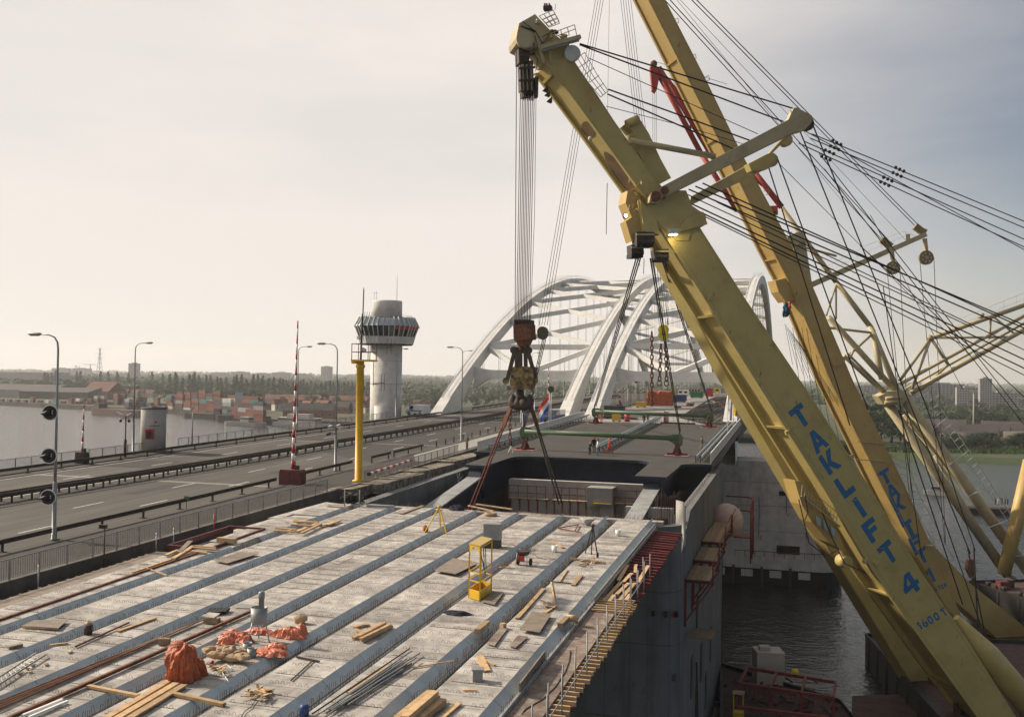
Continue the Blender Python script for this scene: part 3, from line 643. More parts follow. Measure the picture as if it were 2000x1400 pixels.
# camera post and lamp post by the river
b = od(244, 894); t = thing('floodlight_post', 'short dark post with two floodlights left of the concrete turret', 'post', b)
MB().lathe([(.16, 0), (.16, 2.0), (.08, 2.05), (.08, 4.7)], b, 10).build('column', M['dsteel'], t)
for s_ in (-1, 1):
    MB().beam(b+V((0, 0, 4.35)), b+V((s_*.5, -.1, 4.35)), .07, .07).build('arm', M['dsteel'], t)
    MB().beam(b+V((s_*.25, -.1, 4.7)), b+V((s_*1.0, -.25, 5.0)), .2, .16).build('floodlight', M['greylight'], t)
    MB().blob(b+V((s_*.55, -.15, 4.1)), .17, 8, 5, 0).build('horn', M['black'], t)
b = od(375, 870); t = thing('small_river_lamp', 'small thin lamp with tilted head standing on the far railing', 'lamp', b)
MB().path([b, b+V((0, 0, 2.2)), b+V((0, 0, 4.5))], [.11, .07, .05], 8).build('column', M['pole'], t); MB().beam(b+V((-.35, 0, 4.4)), b+V((.2, 0, 4.95)), .25, .12).build('lamp_head', M['greylight'], t)
b = od(364, 993); t = thing('small_sign', 'tiny green plate sign on a thin stake by the guard rail', 'sign', b)
MB().tube(b, b+V((0, 0, .75)), .025, n=6).build('stake', M['dsteel'], t); MB().box(b+V((0, 0, .8)), (.4, .05, .28)).build('plate', M['green'], t)
b = at_y(226, 1077, 45); b.x = -37.5; b = V((-37.35, 46.2, zo(46.2))); t = thing('camera_post', 'thin post with a black camera box standing by the near railing', 'camera', b)
MB().tube(b+V((0, 0, -.4)), b+V((0, 0, 1.75)), .04, n=6).build('stake', M['dsteel'], t); MB().box(b+V((-.1, 0, 1.82)), (.42, .2, .2)).build('camera_box', M['black'], t)
for y in (33.2, 35.2, 37.6, 41.0, 50.5, 52.2):
    tag(MB().tube((-37.1, y, zo(y)-1.1), (-37.1, y, zo(y)+.75), .035, n=6).build('scaffold_stub', M['gsteel']), 'short upright scaffold tube in the gap beside the near railing', 'tube', 'scaffold tubes in the gap')
tag(MB().tube((-37.0, 56.4, zo(56)-1), (-37.0, 56.4, zo(56)+1.0), .05, n=6).build('scaffold_stub', M['red']), 'red upright tube beside the near railing', 'tube')
# ================================================================ the two arch bridges
def arch_bridge(label, XL, XR, Y0, Y1, z0, ztop, zdeck, hang=True):
    t = thing('arch_bridge', label, 'bridge', ((XL+XR)/2, Y0, z0)); ym = (Y0+Y1)/2; hs = (Y1-Y0)/2
    zc = lambda y: ztop-(ztop-z0)*((y-ym)/hs)**2
    slope = lambda y: -2*(ztop-z0)*(y-ym)/hs**2
    def dep(y):
        q = min(abs(y-Y0), abs(y-Y1)); return 2.1+1.0*max(0, 1-q/70)+3.2*max(0, 1-q/22)**1.2
    W = 1.7; N_ = 44; ys = [Y0+(Y1-Y0)*i/N_ for i in range(N_+1)]
    ys = [Y0-3.5, Y0, Y0+6]+[y for y in ys if Y0+9 < y < Y1-9]+[Y1-6, Y1, Y1+3.5]
    for X in (XL, XR):
        mb = MB(); ring = []
        for y in ys:
            s_ = slope(y); n = V((0, -s_, 1)).normalized(); p = V((X, y, zc(y))); w = W*(1.0+.35*max(0, 1-min(abs(y-Y0), abs(y-Y1))/20)); d = dep(y)
            ring.append([p+V((-w/2, 0, 0)), p+V((w/2, 0, 0)), p+V((w/2, 0, 0))-n*d, p+V((-w/2, 0, 0))-n*d])
        for a, b in zip(ring, ring[1:]):
            for i in range(4): mb.quad(a[i], a[(i+1) % 4], b[(i+1) % 4], b[i])
        rib = mb.build('rib', M['white'], t)
        # walkway cable and edge flanges along the rib top
        mb = MB()
        for dx in (-W/2-.06, W/2+.06):
            for a, b in zip(ys[2:-2], ys[3:-1]): mb.beam((X+dx, a, zc(a)+.02), (X+dx, b, zc(b)+.02), .14, .16)
        mb.build('flange', M['white'], rib)
        mb = MB()
        for dx in (-.7, .7):
            for dz in (.55, 1.0): mb.path([(X+dx, y, zc(y)+dz) for y in ys[2:-2]], .03, 4)
            for y in ys[2:-2]: mb.tube((X+dx, y, zc(y)), (X+dx, y, zc(y)+1.0), .03, n=4)
        mb.build('hand_line', M['greylight'], rib)
    # portals with curved haunches
    for yp in (Y0+22, Y1-22):
        s_ = slope(yp); zt = zc(yp)-2.1; A = []; B = []; K = 20
        for i in range(K+1):
            q = i/K; x = XL+W/2+(XR-XL-W)*q; e = min(q, 1-q)*(XR-XL); hz = max(0, 1-e/4.5)**2
            A.append(V((x, yp, zt+.7*hz))); B.append(V((x, yp, zt-1.9-2.2*hz)))
        mb = MB()
        for i in range(K):
            for dy in (-.9, .9): mb.quad(A[i]+V((0, dy, 0)), A[i+1]+V((0, dy, 0)), B[i+1]+V((0, dy, 0)), B[i]+V((0, dy, 0)))
            mb.quad(A[i]+V((0, -.9, 0)), A[i]+V((0, .9, 0)), A[i+1]+V((0, .9, 0)), A[i+1]+V((0, -.9, 0))); mb.quad(B[i]+V((0, -.9, 0)), B[i+1]+V((0, -.9, 0)), B[i+1]+V((0, .9, 0)), B[i]+V((0, .9, 0)))
        mb.build('portal_beam', M['white'], t)
    n = 13; a, b = Y0+32, Y1-32; st = [a+(b-a)*i/n for i in range(n+1)]; pc = lambda X, y: V((X, y, zc(y)-1.2))
    for y in (st[0], st[-1]): MB().beam(pc(XL, y), pc(XR, y), 1.0, 1.15).build('strut', M['white'], t)
    for y0, y1 in zip(st, st[1:]):
        MB().beam(pc(XL, y0), pc(XR, y1), 1.0, 1.1).build('brace', M['white'], t); MB().beam(pc(XR, y0), pc(XL, y1), .97, 1.05).build('brace', M['white'], t)
    for yp, y1 in ((Y0+22, st[0]), (Y1-22, st[-1])):
        c = V(((XL+XR)/2, yp, zc(yp)-2.6)); MB().beam(pc(XL, y1), c, .95, 1.05).build('brace', M['white'], t); MB().beam(pc(XR, y1), c, .95, 1.05).build('brace', M['white'], t)
    for X in (XL, XR):
        y = Y0+30
        while y < Y1-25:
            MB().tube((X-.18, y, zdeck(y)), (X-.18, y, zc(y)-1.5), .035, n=5).tube((X+.18, y, zdeck(y)), (X+.18, y, zc(y)-1.5), .035, n=5).build('hanger', M['dsteel'], t); y += 12.2
        MB().beam((X, Y0+4, zdeck(Y0+4)-.2), (X, ym, zdeck(ym)-.1), 1.1, 2.4).beam((X, ym, zdeck(ym)-.1), (X, Y1-4, zdeck(Y1-4)-.2), 1.1, 2.4).build('tie_girder', M['white'], t)
    return t
arch_bridge('old white steel arch bridge behind the control tower, traffic deck inside', -68.2, -42.7, 178.6, 474, 29.4, 69.4, lambda y: zo(y)-.9)
arch_bridge('new white steel arch bridge on the right, deck still being built', -34.6, -10.9, 165, 451, 29.7, 67.5, lambda y: zd(y)-.9)
# new deck beyond the leaf
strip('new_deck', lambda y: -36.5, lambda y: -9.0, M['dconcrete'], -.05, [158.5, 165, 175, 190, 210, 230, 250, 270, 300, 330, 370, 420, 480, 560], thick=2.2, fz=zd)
strip('new_deck_paving', lambda y: -34.9, lambda y: lin([(158.5, -14), (175, -20.5), (300, -24), (480, -24)], y), M['lightwalk'], .01, [159.5, 175, 200, 240, 300, 400, 480], fz=zd)
mb = MB()
M['mesh'] = mat('rebar_mat', (.17, .165, .15), .9, var=.4, scale=1.2, col2=(.08, .075, .07), c2=(.4, .6))
ys = [160+i*1.25 for i in range(110)]
for y in ys:
    xa = lin([(158.5, -13.8), (175, -20.3), (300, -23.8), (480, -24)], y)
    mb.box(((xa-9.6)/2, y, zd(y)+.12), (-9.6-xa, .25, .16))
for i in range(13):
    x = -10+-i*1.05
    for y0, y1 in ((160, 200), (200, 240), (240, 296)):
        if x > lin([(158.5, -13.8), (175, -20.3), (300, -23.8), (480, -24)], y0): mb.beam((x, y0, zd(y0)+.25), (x, y1, zd(y1)+.25), .12, .08)
o = mb.build('reinforcement_mats', M['mesh']); o['kind'] = 'stuff'; o['label'] = 'grid of reinforcement over the unfinished new deck'; o['category'] = 'reinforcement'

# ---------------------------------------------------------------- control tower
TY = 172.0; b = at_y(753, 815, TY); b = V((b.x, TY, 21)); PXM = 10.0
t = thing('control_tower', 'round concrete bridge control tower with glazed cabin and antennas', 'tower', b)
zt = lambda y: at_y(755, y, TY).z
z1, z2, z3, z4, z5, z6 = zt(674), zt(658), zt(639), zt(622), zt(591), zt(588)
MB().lathe([(3.0, 0), (3.0, z1-21+.3)], b, 40).build('shaft', M['tower'], t)
MB().lathe([(2.85, z4-21-.3), (2.85, z5-21), (2.8, z6-21)], b, 40).build('head_shaft', M['tower'], t)
MB().lathe([(3.06, 7.0), (3.06, 7.06)], b, 40).lathe([(3.06, 14.2), (3.06, 14.25)], b, 40).lathe([(3.03, 18.6), (3.03, 18.63)], b, 40).build('joint_ring', M['dconcrete'], t)
NS = 12; pp = lambda r, z, a: V((b.x+r*cos(a), b.y+r*sin(a), z)); A0 = radians(97)
R1, R2, R3, R4 = 5.0, 5.45, 6.15, 5.0
cab = MB().lathe([(2.95, z1-21), (R1, z1-21-.02), (R1+.02, z1-21+.18), (R2-.25, z2-21), (R3-.3, z3-21), (R4-.15, z4-21), (2.9, z4-21+.1)], b, NS, sm=False, a0=A0).build('cabin', M['dsteel'], t)
per = 3
for i in range(NS):
    for k in range(per):
        a = A0+2*pi*i/NS; a2 = A0+2*pi*(i+1)/NS; q0, q1 = (k+.06)/per, (k+.94)/per
        def seg(r, z, q): return pp(r, z, a).lerp(pp(r, z, a2), q)
        mb = MB(); A = [seg(R2, z2+.12, q0), seg(R2, z2+.12, q1), seg(R3-.02, z3-.06, q1), seg(R3-.02, z3-.06, q0)]; nn = ((A[1]-A[0]).cross(A[3]-A[0])).normalized()
        mb.prism([p-nn*.06 for p in A], nn*.04); hot = sin(a)*-1 > .1 and cos(a) > .55
        w = mb.build('window', M['lglass'] if (i+k) % 4 == 0 else M['glass'], t)
        if hot: MB().prism([A[3].lerp(A[0], .32)+nn*.03, A[2].lerp(A[1], .32)+nn*.03, A[2]+nn*.03, A[3]+nn*.03], nn*.02).build('red_blind', M['red'], w)
        A = [seg(R1+.12, z1+.2, q0), seg(R1+.12, z1+.2, q1), seg(R2+.0, z2-.02, q1), seg(R2+.0, z2-.02, q0)]; MB().prism([p-V((0, 0, 0)) for p in A], nn*.05).build('lower_panel', M['greylight'], t)
        A = [seg(R3+.0, z3+.05, q0), seg(R3+.0, z3+.05, q1), seg(R4+.05, z4-.1, q1), seg(R4+.05, z4-.1, q0)]; MB().prism(A, V((cos(a), sin(a), .5))*.05).build('roof_panel', M['bluegrey'], t)
        q = k/per; MB().prism([seg(R3+.02, z3, q), seg(R3+.32, z3-.05, q), seg(R4+.5, z4+.2, q), seg(R4, z4+.1, q)], (pp(1, 0, a2)-pp(1, 0, a)).normalized()*.10).build('fin', M['greylight'], t)
        MB().beam(seg(R2+.03, z2, q), seg(R3+.03, z3, q), .16, .14).build('mullion', M['greylight'], t)
        MB().beam(seg(R1+.1, z1+.1, q), seg(R2+.06, z2, q), .12, .14).build('mullion', M['greylight'], t)
mb = MB()
for i in range(NS*2):
    a = A0+pi*i/NS; mb.tube(pp(R4-.2, z4, a), pp(R4-.2, z4+.45, a), .03, n=4); mb.beam(pp(R4-.2, z4+.45, a), pp(R4-.2, z4+.45, a+pi/NS), .05, .05)
mb.build('roof_rail', M['greylight'], t)
for dx, r, zz, nme in ((2.15, .05, at_y(779, 539, TY).z, 'antenna'), (-2.1, .035, at_y(737, 568, TY).z, 'antenna'), (-2.55, .03, at_y(733, 570, TY).z, 'antenna')):
    MB().path([(b.x+dx, b.y-.5, z6-.1), (b.x+dx, b.y-.5, zz)], [r, r*.6], 6).build(nme, M['rust'] if dx > 0 else M['dsteel'], t)
MB().beam((b.x-2.7, b.y-.5, zt(573)), (b.x-1.6, b.y-.5, zt(573)), .04, .04).build('antenna_arm', M['dsteel'], t)
mb = MB()
for k in range(4): mb.tube((b.x-4.4+k*.5, b.y-1, z4), (b.x-4.2+k*.5, b.y-1, z4+1.2), .04, n=5)
mb.build('roof_ladder', M['dsteel'], t)
p = b+V((-.9, -2.6, 0)); MB().lathe([(1.55, 0), (1.55, zt(792)-21)], p+V((1.2, .4, 0)), 20).build('shaft_annex', M['tower'], t)
# vehicles come later
# ================================================================ new approach deck: precast girders
NR = 8; P = 3.25; Y_A, Y_B = 19.5, 68.2
CH, CD, GAP, LCH = .48, .40, .28, .28
PLEN = 1.04
def panel_mesh(k):
    rs = random.Random(k); mb = MB(); w = P-CH-GAP-LCH; l = PLEN-.014
    # slab with eased edges and a hair of warp
    z = [rs.uniform(-.006, .006) for _ in range(4)]
    a = [(-w, 0), (0, 0), (0, l), (-w, l)]; e = .012
    top = [V((x+(e if x < -1 else -e), y+(e if y < .1 else -e), z[i])) for i, (x, y) in enumerate(a)]
    mid = [V((x, y, -.012)) for x, y in a]; bot = [V((x, y, -.09)) for x, y in a]
    mb.add(top+mid+bot, [(0, 1, 2, 3)]+[(4+i, 4+(i+1) % 4, (i+1) % 4, i) for i in range(4)]+[(8+i, 8+(i+1) % 4, 4+(i+1) % 4, 4+i) for i in range(4)])
    return mesh_of(mb, 'deck_panel', M['slab'])
PANELS = [panel_mesh(i) for i in range(5)]
SEG = PLEN*3
mb = MB(); l = SEG-.035; mb.prism([(0, 0, 0), (CH, 0, -CD), (CH, 0, -CD-.1), (0, 0, -.14)], (0, l, 0)); CHM = mesh_of(mb, 'edge_segment', M['cham'])
slope = atan(.03)
GL = ('rightmost', 'second from right', 'third from right', 'fourth from right', 'fifth from right', 'fourth from left', 'third from left', 'second from left')
for i in range(NR):
    X = -9.9-P*i; ya = Y_A+[0, 0, 0, 0, 0, 0, 2.5, 4][i]; yb = Y_B+rnd(-.25, .25)
    t = thing('concrete_girder', '%s long precast concrete deck girder with wire loops on top' % GL[i], 'girder', (X, ya, zd(ya)), 'deck girders of the new approach')
    mb = MB(); A = V((X-1.1, ya, zd(ya)-1.2)); B = V((X-1.1, yb, zd(yb)-1.2)); mb.beam(A, B, 2.2, 2.2)
    mb.beam(V((X+.55, ya, zd(ya)-.86)), V((X+.55, yb, zd(yb)-.86)), 1.06, .2); mb.build('web', M['concrete'], t)
    y = ya
    while y < yb-.6:
        hole = i == 7 and (50.2 < y < 52.6 or 61.0 < y < 62.2)
        if not hole: piece('deck_panel', PANELS[random.randrange(5)], t, (X, y, zd(y)), (slope, 0, 0))
        y += PLEN
    y = ya
    while y < yb-1:
        if not (i == 7 and (50 < y < 53)): piece('edge_segment', CHM, t, (X, y, zd(y)), (slope, 0, 0))
        y += SEG
    # left chamfer hidden side
    w = P-CH-GAP-LCH
    mb = MB(); mb.prism([(X-w, ya, zd(ya)-.012), (X-w-LCH, ya, zd(ya)-CD), (X-w-LCH, ya, zd(ya)-CD-.1), (X-w, ya, zd(ya)-.15)], (0, yb-ya, zd(yb)-zd(ya))); mb.build('left_edge', M['cham'], t)
    # wire loops in rows across the panels
    mb = MB(); y = ya; rs = random.Random(40+i)
    while y < yb-.3:
        yy = y+.22+rs.uniform(-.05, .05); x0 = X-w+.30
        n = 8
        for k in range(n):
            if rs.random() < .12: continue
            xa = x0+k*.235+rs.uniform(-.03, .03); z = zd(yy); h = rs.uniform(.07, .12)
            mb.path([(xa, yy, z-.01), (xa+.05, yy+rs.uniform(-.02, .02), z+h), (xa+.11, yy+rs.uniform(-.02, .02), z+h), (xa+.17, yy, z-.01)], .0075, 3, cap=False)
        if rs.random() < .45: mb.beam((x0-.1, yy, zd(yy)+.008), (x0+n*.235, yy+rs.uniform(-.03, .03), zd(yy)+.008), .012, .012)
        y += PLEN*.5 if rs.random() < .0 else PLEN
    mb.build('wire_loops', M['rebar'], t, kind='stuff')
    # stirrups in the trough beside the edge
    mb = MB(); y = ya
    while y < yb:
        z = zd(y)-CD; lean = rs.uniform(-.05, .05); h = rs.uniform(.34, .46)
        if rs.random() < .93:
            mb.path([(X+CH+.03, y, z-.05), (X+CH+.03+lean, y+lean, z+h), (X+CH+.08+lean, y+.05+lean, z+h+.01), (X+CH+.09, y+.07, z+.0)], .011, 3, cap=False)
            if rs.random() < .4: mb.path([(X+CH+.18, y+.1, z-.05), (X+CH+.18+lean, y+.1, z+h*rs.uniform(.4, .8))], .0085, 3, cap=False)
        y += .27
    for dx in (.02, .12): mb.beam((X+CH+dx, ya, zd(ya)-CD+.10+dx), (X+CH+dx, yb, zd(yb)-CD+.10+dx), .022, .022)
    mb.build('stirrups', M['rebar'], t, kind='stuff')
# left edge slab with saw-tooth joist ends
t = thing('edge_formwork', 'brown-grey edge formwork at the left of the new deck, saw-tooth joist ends', 'formwork', (-35, 34, zd(34)))
for k in range(8):
    y0 = 21+k*3.55; mb = MB(); mb.beam((-34.7, y0, zd(y0)-.14), (-34.7, y0+3.5, zd(y0+3.5)-.14), 3.0, .1); mb.build('form_panel', M['ply'], t)
mb = MB(); mb.beam((-33.32, 21, zd(21)-.06), (-33.32, 49.4, zd(49.4)-.06), .16, .3); mb.build('edge_board', M['rust'], t)
JM = mesh_of(MB().box((0, 0, 0), (.7, .10, .14)), 'joist', M['oldwood'])
for k in range(44): piece('joist', JM, t, (-36.3+rnd(-.05, .05), 21.2+k*.645, zd(21.2+k*.645)-.26))
MB().beam((-34.7, 21, zd(21)-.9), (-34.7, 49, zd(49)-.9), 2.4, 1.2).build('support', M['dconcrete'], t)
t = thing('pit_surround', 'maroon steel frame round the open pit at the left of the deck', 'pit edge', (-35, 53, zd(53)-.4))
for a, b in (((-36.2, 50.4), (-33.4, 50.4)), ((-33.4, 50.4), (-33.6, 57)), ((-36.2, 50.4), (-36.2, 57)), ((-36.2, 57), (-33.6, 57))): MB().beam((*a, zd(a[1])-.05), (*b, zd(b[1])-.05), .16, .3).build('beam', M['maroon'], t)
MB().beam((-34.9, 50, zd(50)-1.2), (-34.9, 62, zd(62)-1.2), 2.4, .2).build('pit_floor', M['dconcrete'], t)
mb = MB(); mb.prism([(-35.6, 56.5, zd(56.5)-.05), (-33.4, 54.5, zd(54.5)-.05), (-33.0, 61, zd(61)-.05), (-35.4, 61, zd(61)-.05)], (0, 0, -.4)); tag(mb.build('deck_slab', M['slab']), 'short concrete slab with bevelled end beside the red frame', 'slab')
mb = MB(); mb.prism([(-36.0, 61.5, zd(61)-.1), (-33.2, 62, zd(61)-.1), (-32.9, 68.4, zd(68)-.1), (-35.4, 69.2, zd(69)-.1)], (0, 0, -.6)); tag(mb.build('deck_slab', M['slab']), 'pale concrete slab at the far left corner of the new deck', 'slab')
# rough end strip of the deck: pale lip with rebar stubs
mb = MB(); mb.box((-21.3, 68.7, zd(68.5)-.24), (24.6, .8, .34)); o = mb.build('end_lip', M['slab']); tag(o, 'pale rough lip along the far end of the girders', 'slab'); WL[o.name] = o.location.copy()
mb = MB()
for k in range(150): x = -33.4+k*.162; mb.path([(x, 68.8, zd(68.5)-.2), (x+rnd(-.05, .05), 68.95+rnd(-.1, .1), zd(68.5)+rnd(.12, .4))], .014, 3, cap=False)
mb.build('rebar_stubs', M['rebar'], o, kind='stuff')

# ---------------------------------------------------------------- right edge formwork on brackets
t = thing('edge_formwork', 'cantilever edge formwork along the right side of the new deck', 'formwork', (-8.4, 45, zd(45)-.4))
k = 0; y = 19.5
while y < 44.6:
    l = 2.44; MB().beam((-8.72, y, zd(y)-.30), (-8.72, y+l-.02, zd(y+l)-.30), 1.25, .03).build('form_panel', M['plyred'], t); y += l
y = 19.4; JM2 = mesh_of(MB().box((0, 0, 0), (1.9, .09, .16)), 'joist', M['wood'])
while y < 47.5: piece('joist', JM2, t, (-8.35+rnd(-.06, .06), y, zd(y)-.41)); y += .47
mb = MB(); mb.beam((-9.35, 19.5, zd(19.5)-.27), (-9.3, 66.8, zd(66.8)-.27), .10, .30); mb.build('side_board', M['gsteel'], t)
y = 20.2; BR = mesh_of(MB().beam((-1.9, 0, -.55), (.1, 0, -.55), .14, .16).beam((-1.9, 0, -1.7), (0, 0, -.62), .10, .10), 'bracket', M['scafred'])
while y < 52: piece('bracket', BR, t, (-7.55, y, zd(y))); y += 1.65
PT = mesh_of(MB().tube((0, 0, -.7), (0, 0, 1.05), .026, n=6), 'guard_post', M['pole'])
y = 20.2; j = 0
while y < 53: piece('guard_post', PT, t, (-7.62-(j % 2)*.22, y, zd(y)-.1)); y += 1.02; j += 1
for dz in (.15,): MB().path([(-7.58, y, zd(y)+dz) for y in (19.5, 30, 40, 50)], .026, 6).build('guard_tube', M['pole'], t)
for k in range(20):
    y = 51.6+k*.76; MB().beam((-9.45, y, zd(y)-.36), (-7.45+rnd(-.05, .08), y+rnd(-.08, .08), zd(y)-.44), .15, .20).build('cross_beam', M['scafred'] if k % 3 else M['maroon'], t)
for dx in (-8.9, -8.0): MB().beam((dx, 51, zd(51)-.62), (dx, 66.5, zd(66.5)-.62), .12, .18).build('runner', M['scafred'], t)
mb = MB(); mb.beam((-9.28, 46, zd(46)+.02), (-9.28, 66.5, zd(66.5)+.02), .04, .22); mb.build('edge_plate', M['gsteel'], t)
# planks laid across the beams
for (xa, ya, xb, yb) in ((1226, 1103, 1208, 1133), (1242, 1102, 1241, 1118), (1266, 1104, 1246, 1137), (1234, 1119, 1217, 1136), (1213, 1136, 1180, 1172), (1228, 1138, 1204, 1160), (1240, 1138, 1210, 1172), (1199, 1161, 1190, 1173), (1231, 1160, 1222, 1172)):
    a = nd(xa, ya, -.2); b = nd(xb, yb, -.2); tag(MB().beam(a, b, .2, .045).build('plank', M['wood']), 'pale plank laid over the red beams at the right deck edge', 'plank', 'planks on the red edge beams')
for k in range(6):
    y = 45.0+k*.42; tag(MB().beam((-9.2, y, zd(y)-.2), (-7.5, y+.1, zd(y)-.22), .12, .07).build('plank', M['wood']), 'plank lying crosswise on the timber joists, in a row of six', 'plank', 'crosswise planks at the right edge')
tag(MB().path([nd(1114, 1270, -.25), nd(1112, 1290, -.27), nd(1104, 1312, -.27), nd(1085, 1340, -.27), nd(1060, 1365, -.27), nd(1030, 1382, -.27), nd(1016, 1394, -.27)], .02, 5).build('hose', M['rubber']), 'thin black hose snaking over the right edge formwork', 'hose')
tag(MB().beam(nd(1015, 1350, -.1), nd(1064, 1285, -.1), .06, .6).build('form_board', M['ply']), 'dark upright board leaning along the stirrups of the rightmost girder', 'board')

# ================================================================ bascule pier (near)
PYA, PYB = 70.6, 113.5; ZB = WZ-.8
t = thing('bascule_pier', 'big concrete pier under the unfinished deck end, rounded corner column', 'pier', (-20, 92, WZ))
# front wall with rounded corner swept to the right side wall
def wall_path(pts, zt, zb, th, name, m, parent):
    mb = MB()
    for i in range(len(pts)-1):
        a, b = V((*pts[i], 0)), V((*pts[i+1], 0)); d = (b-a).normalized(); n = V((-d.y, d.x, 0))*th
        za, zb_ = zt(a), zt(b)
        mb.add([V((a.x, a.y, zb)), V((b.x, b.y, zb)), V((b.x, b.y, zb_)), V((a.x, a.y, za)), V((a.x+n.x, a.y+n.y, zb)), V((b.x+n.x, b.y+n.y, zb)), V((b.x+n.x, b.y+n.y, zb_)), V((a.x+n.x, a.y+n.y, za))],
               [(0, 1, 2, 3), (5, 4, 7, 6), (3, 2, 6, 7), (0, 3, 7, 4), (1, 5, 6, 2)], 0, False)
    return mb.build(name, m, parent)
arc = [(-9.6+1.5*sin(a), 72.1-1.5*cos(a)) for a in [pi/2*i/8 for i in range(9)]]
M['pier'] = mat('pier_concrete', (.15, .155, .155), .85, var=.16, scale=.35, col2=(.085, .09, .09), c2=(.46, .72), bump=.15, bscale=6, streak=.10, fleck=((.07, .06, .05), 1.1, .6, .75))
wall_path([(-36.5, PYA), (-20, PYA)]+[(-9.6, PYA)], lambda p: zd(70)-1.3, ZB, 1.0, 'front_wall', M['pier'], t)
wall_path(arc, lambda p: zd(70)-.75, ZB, .9, 'corner_column', M['pier'], t)
wall_path([(-8.1, 72.1), (-8.1, 78), (-8.1, 92), (-8.1, PYB)], lambda p: lin([(72, 24.2), (76.5, 26.6), (114, 27.4)], p.y), ZB, .9, 'side_wall', M['pier'], t)
wall_path([(-8.1, PYB), (-20, PYB), (-35.4, PYB)], lambda p: 24.6, ZB, 1.0, 'back_wall', M['pier'], t)
wall_path([(-35.0, PYB), (-35.0, 90), (-35.0, 69)], lambda p: lin([(69, 26.25), (74, 26.5), (104, 27.05), (114, 27.3)], p.y), 12, .9, 'left_wall', M['pier'], t)
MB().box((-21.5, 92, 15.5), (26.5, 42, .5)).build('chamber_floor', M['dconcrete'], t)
# pour joints, form-tie seams
for z in (21.6, 17.8, 12.4, 8):
    mb = MB(); mb.box((-22, PYA-.012, z), (25, .02, .045))
    for a, b in zip(arc, arc[1:]): mb.beam((a[0]+.01, a[1]-.01, z), (b[0]+.01, b[1]-.01, z), .05, .045)
    mb.build('pour_joint', M['dconcrete'], t)
for x in (-33, -30, -27, -24, -21, -18, -15.5, -13.4, -11.6, -10.3):
    MB().box((x, PYA-.01, 13), (.025, .015, 20)).build('form_seam', M['dconcrete'], t)
for a in (arc[3], arc[7]): MB().box((a[0]+.01, a[1]-.012, 13.2), (.02, .02, 21)).build('form_seam', M['dconcrete'], t)
for x, z in ((-9.0, 20.1), (-8.4, 20.1), (-8.25, 20.12), (-9.9, 20.1)): MB().box((x, 70.75 if x > -9 else 70.62, z), (.22, .5, .36)).build('recess', M['black'] if x != -8.4 else M['scafred'], t)
# side wall pilaster plates, doors
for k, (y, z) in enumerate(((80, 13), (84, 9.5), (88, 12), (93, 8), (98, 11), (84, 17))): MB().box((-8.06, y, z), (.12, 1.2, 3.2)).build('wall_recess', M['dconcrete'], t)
# thin curved plate and starter bars above the corner
mb = MB(); pts = [(-8.9, 75.4), (-8.3, 74.5), (-8.0, 73.4), (-7.95, 72.6)]
for a, b in zip(pts, pts[1:]): mb.beam((*a, 26.2), (*b, 26.2), .08, 3.0)
mb.build('curved_plate', M['concrete'], t)
mb = MB()
for k in range(26): x = -10.6+.075*k; mb.tube((x, 76+.2*(k % 3), 24), (x+rnd(-.04, .04), 76+.2*(k % 3), 28.0+rnd(-.3, .3)), .02, n=4)
mb.build('starter_bars', M['rebar'], t, kind='stuff')
mb = MB(); mb.box((-12.5, 86, 25.2), (4.2, .5, .9)).box((-10.5, 86, 22.0), (.6, .6, 6)); mb.build('cross_beam', M['concrete'], t)
mb = MB()
for k in range(70): y = 77+k*.52; mb.tube((-8.5, y, lin([(76.5, 26.6), (114, 27.4)], y)), (-8.5+rnd(-.05, .05), y, lin([(76.5, 26.6), (114, 27.4)], y)+.45), .016, n=3)
mb.build('rebar_stubs', M['rebar'], t, kind='stuff')
# chamber far wall fittings: concrete box, scaffold platforms
wl = thing('chamber_wall', 'pale concrete wall inside the pier chamber below the leaf', 'wall', (-23, 109, 16))
MB().box((-23.8, 110.2, 20.3), (17.2, .8, 9.4)).build('panel', M['concrete'], wl); MB().box((-24.0, 109.7, 23.9), (17.0, .18, 2.2)).build('upper_band', M['lightwalk'], wl)
MB().box((-21.2, 108.4, 23.7), (2.9, 2.4, 2.0)).box((-20.4, 108.2, 19), (1.5, 1.4, 8)).build('box_column', M['lightwalk'], wl)
for k, (x0, x1) in enumerate(((-31.8, -27.5), (-26.6, -22.9), (-19.6, -14.6))):
    s_ = thing('scaffold', ('left', 'middle', 'right')[k]+'most red scaffold with plank walkway inside the pier chamber', 'scaffold', ((x0+x1)/2, 108.3, 16))
    n = 4
    for q in range(n+1):
        x = x0+(x1-x0)*q/n; MB().beam((x, 108.2, 16), (x, 108.2, 22.9), .16, .16).build('standard', M['scafred'], s_); MB().tube((x, 107.6, 22.9), (x, 107.6, 24.6), .045, n=5).build('post', M['scafred'], s_)
        MB().beam((x, 108.9, 22.9), (x, 107.5, 22.9), .12, .14).build('bearer', M['scafred'], s_)
    for z in (23.7, 24.5): MB().beam((x0, 107.6, z), (x1, 107.6, z), .07, .09).build('ledger', M['rust'], s_)
    for q in range(3): MB().beam((x0-.2, 107.8+q*.32, 23.02), (x1+.2, 107.8+q*.32, 23.02+rnd(0, .03)), .28, .05).build('plank', M['oldwood'], s_)
pk = tag(MB().beam((-21.8, 107.0, 23.0), (-19.8, 107.0, 23.0), .3, .06).build('plank', M['yellow']), 'yellow plank on the middle scaffold inside the pier chamber', 'plank')
kw = .895      # the wall stands forward of the leaf edge
for o in [x for x in C.objects if x.parent is None and x.name.split('.')[0] in ('chamber_wall', 'scaffold')]+[pk]:
    o.location = CAM+(o.location-CAM)*kw; o.scale = (kw, kw, kw)
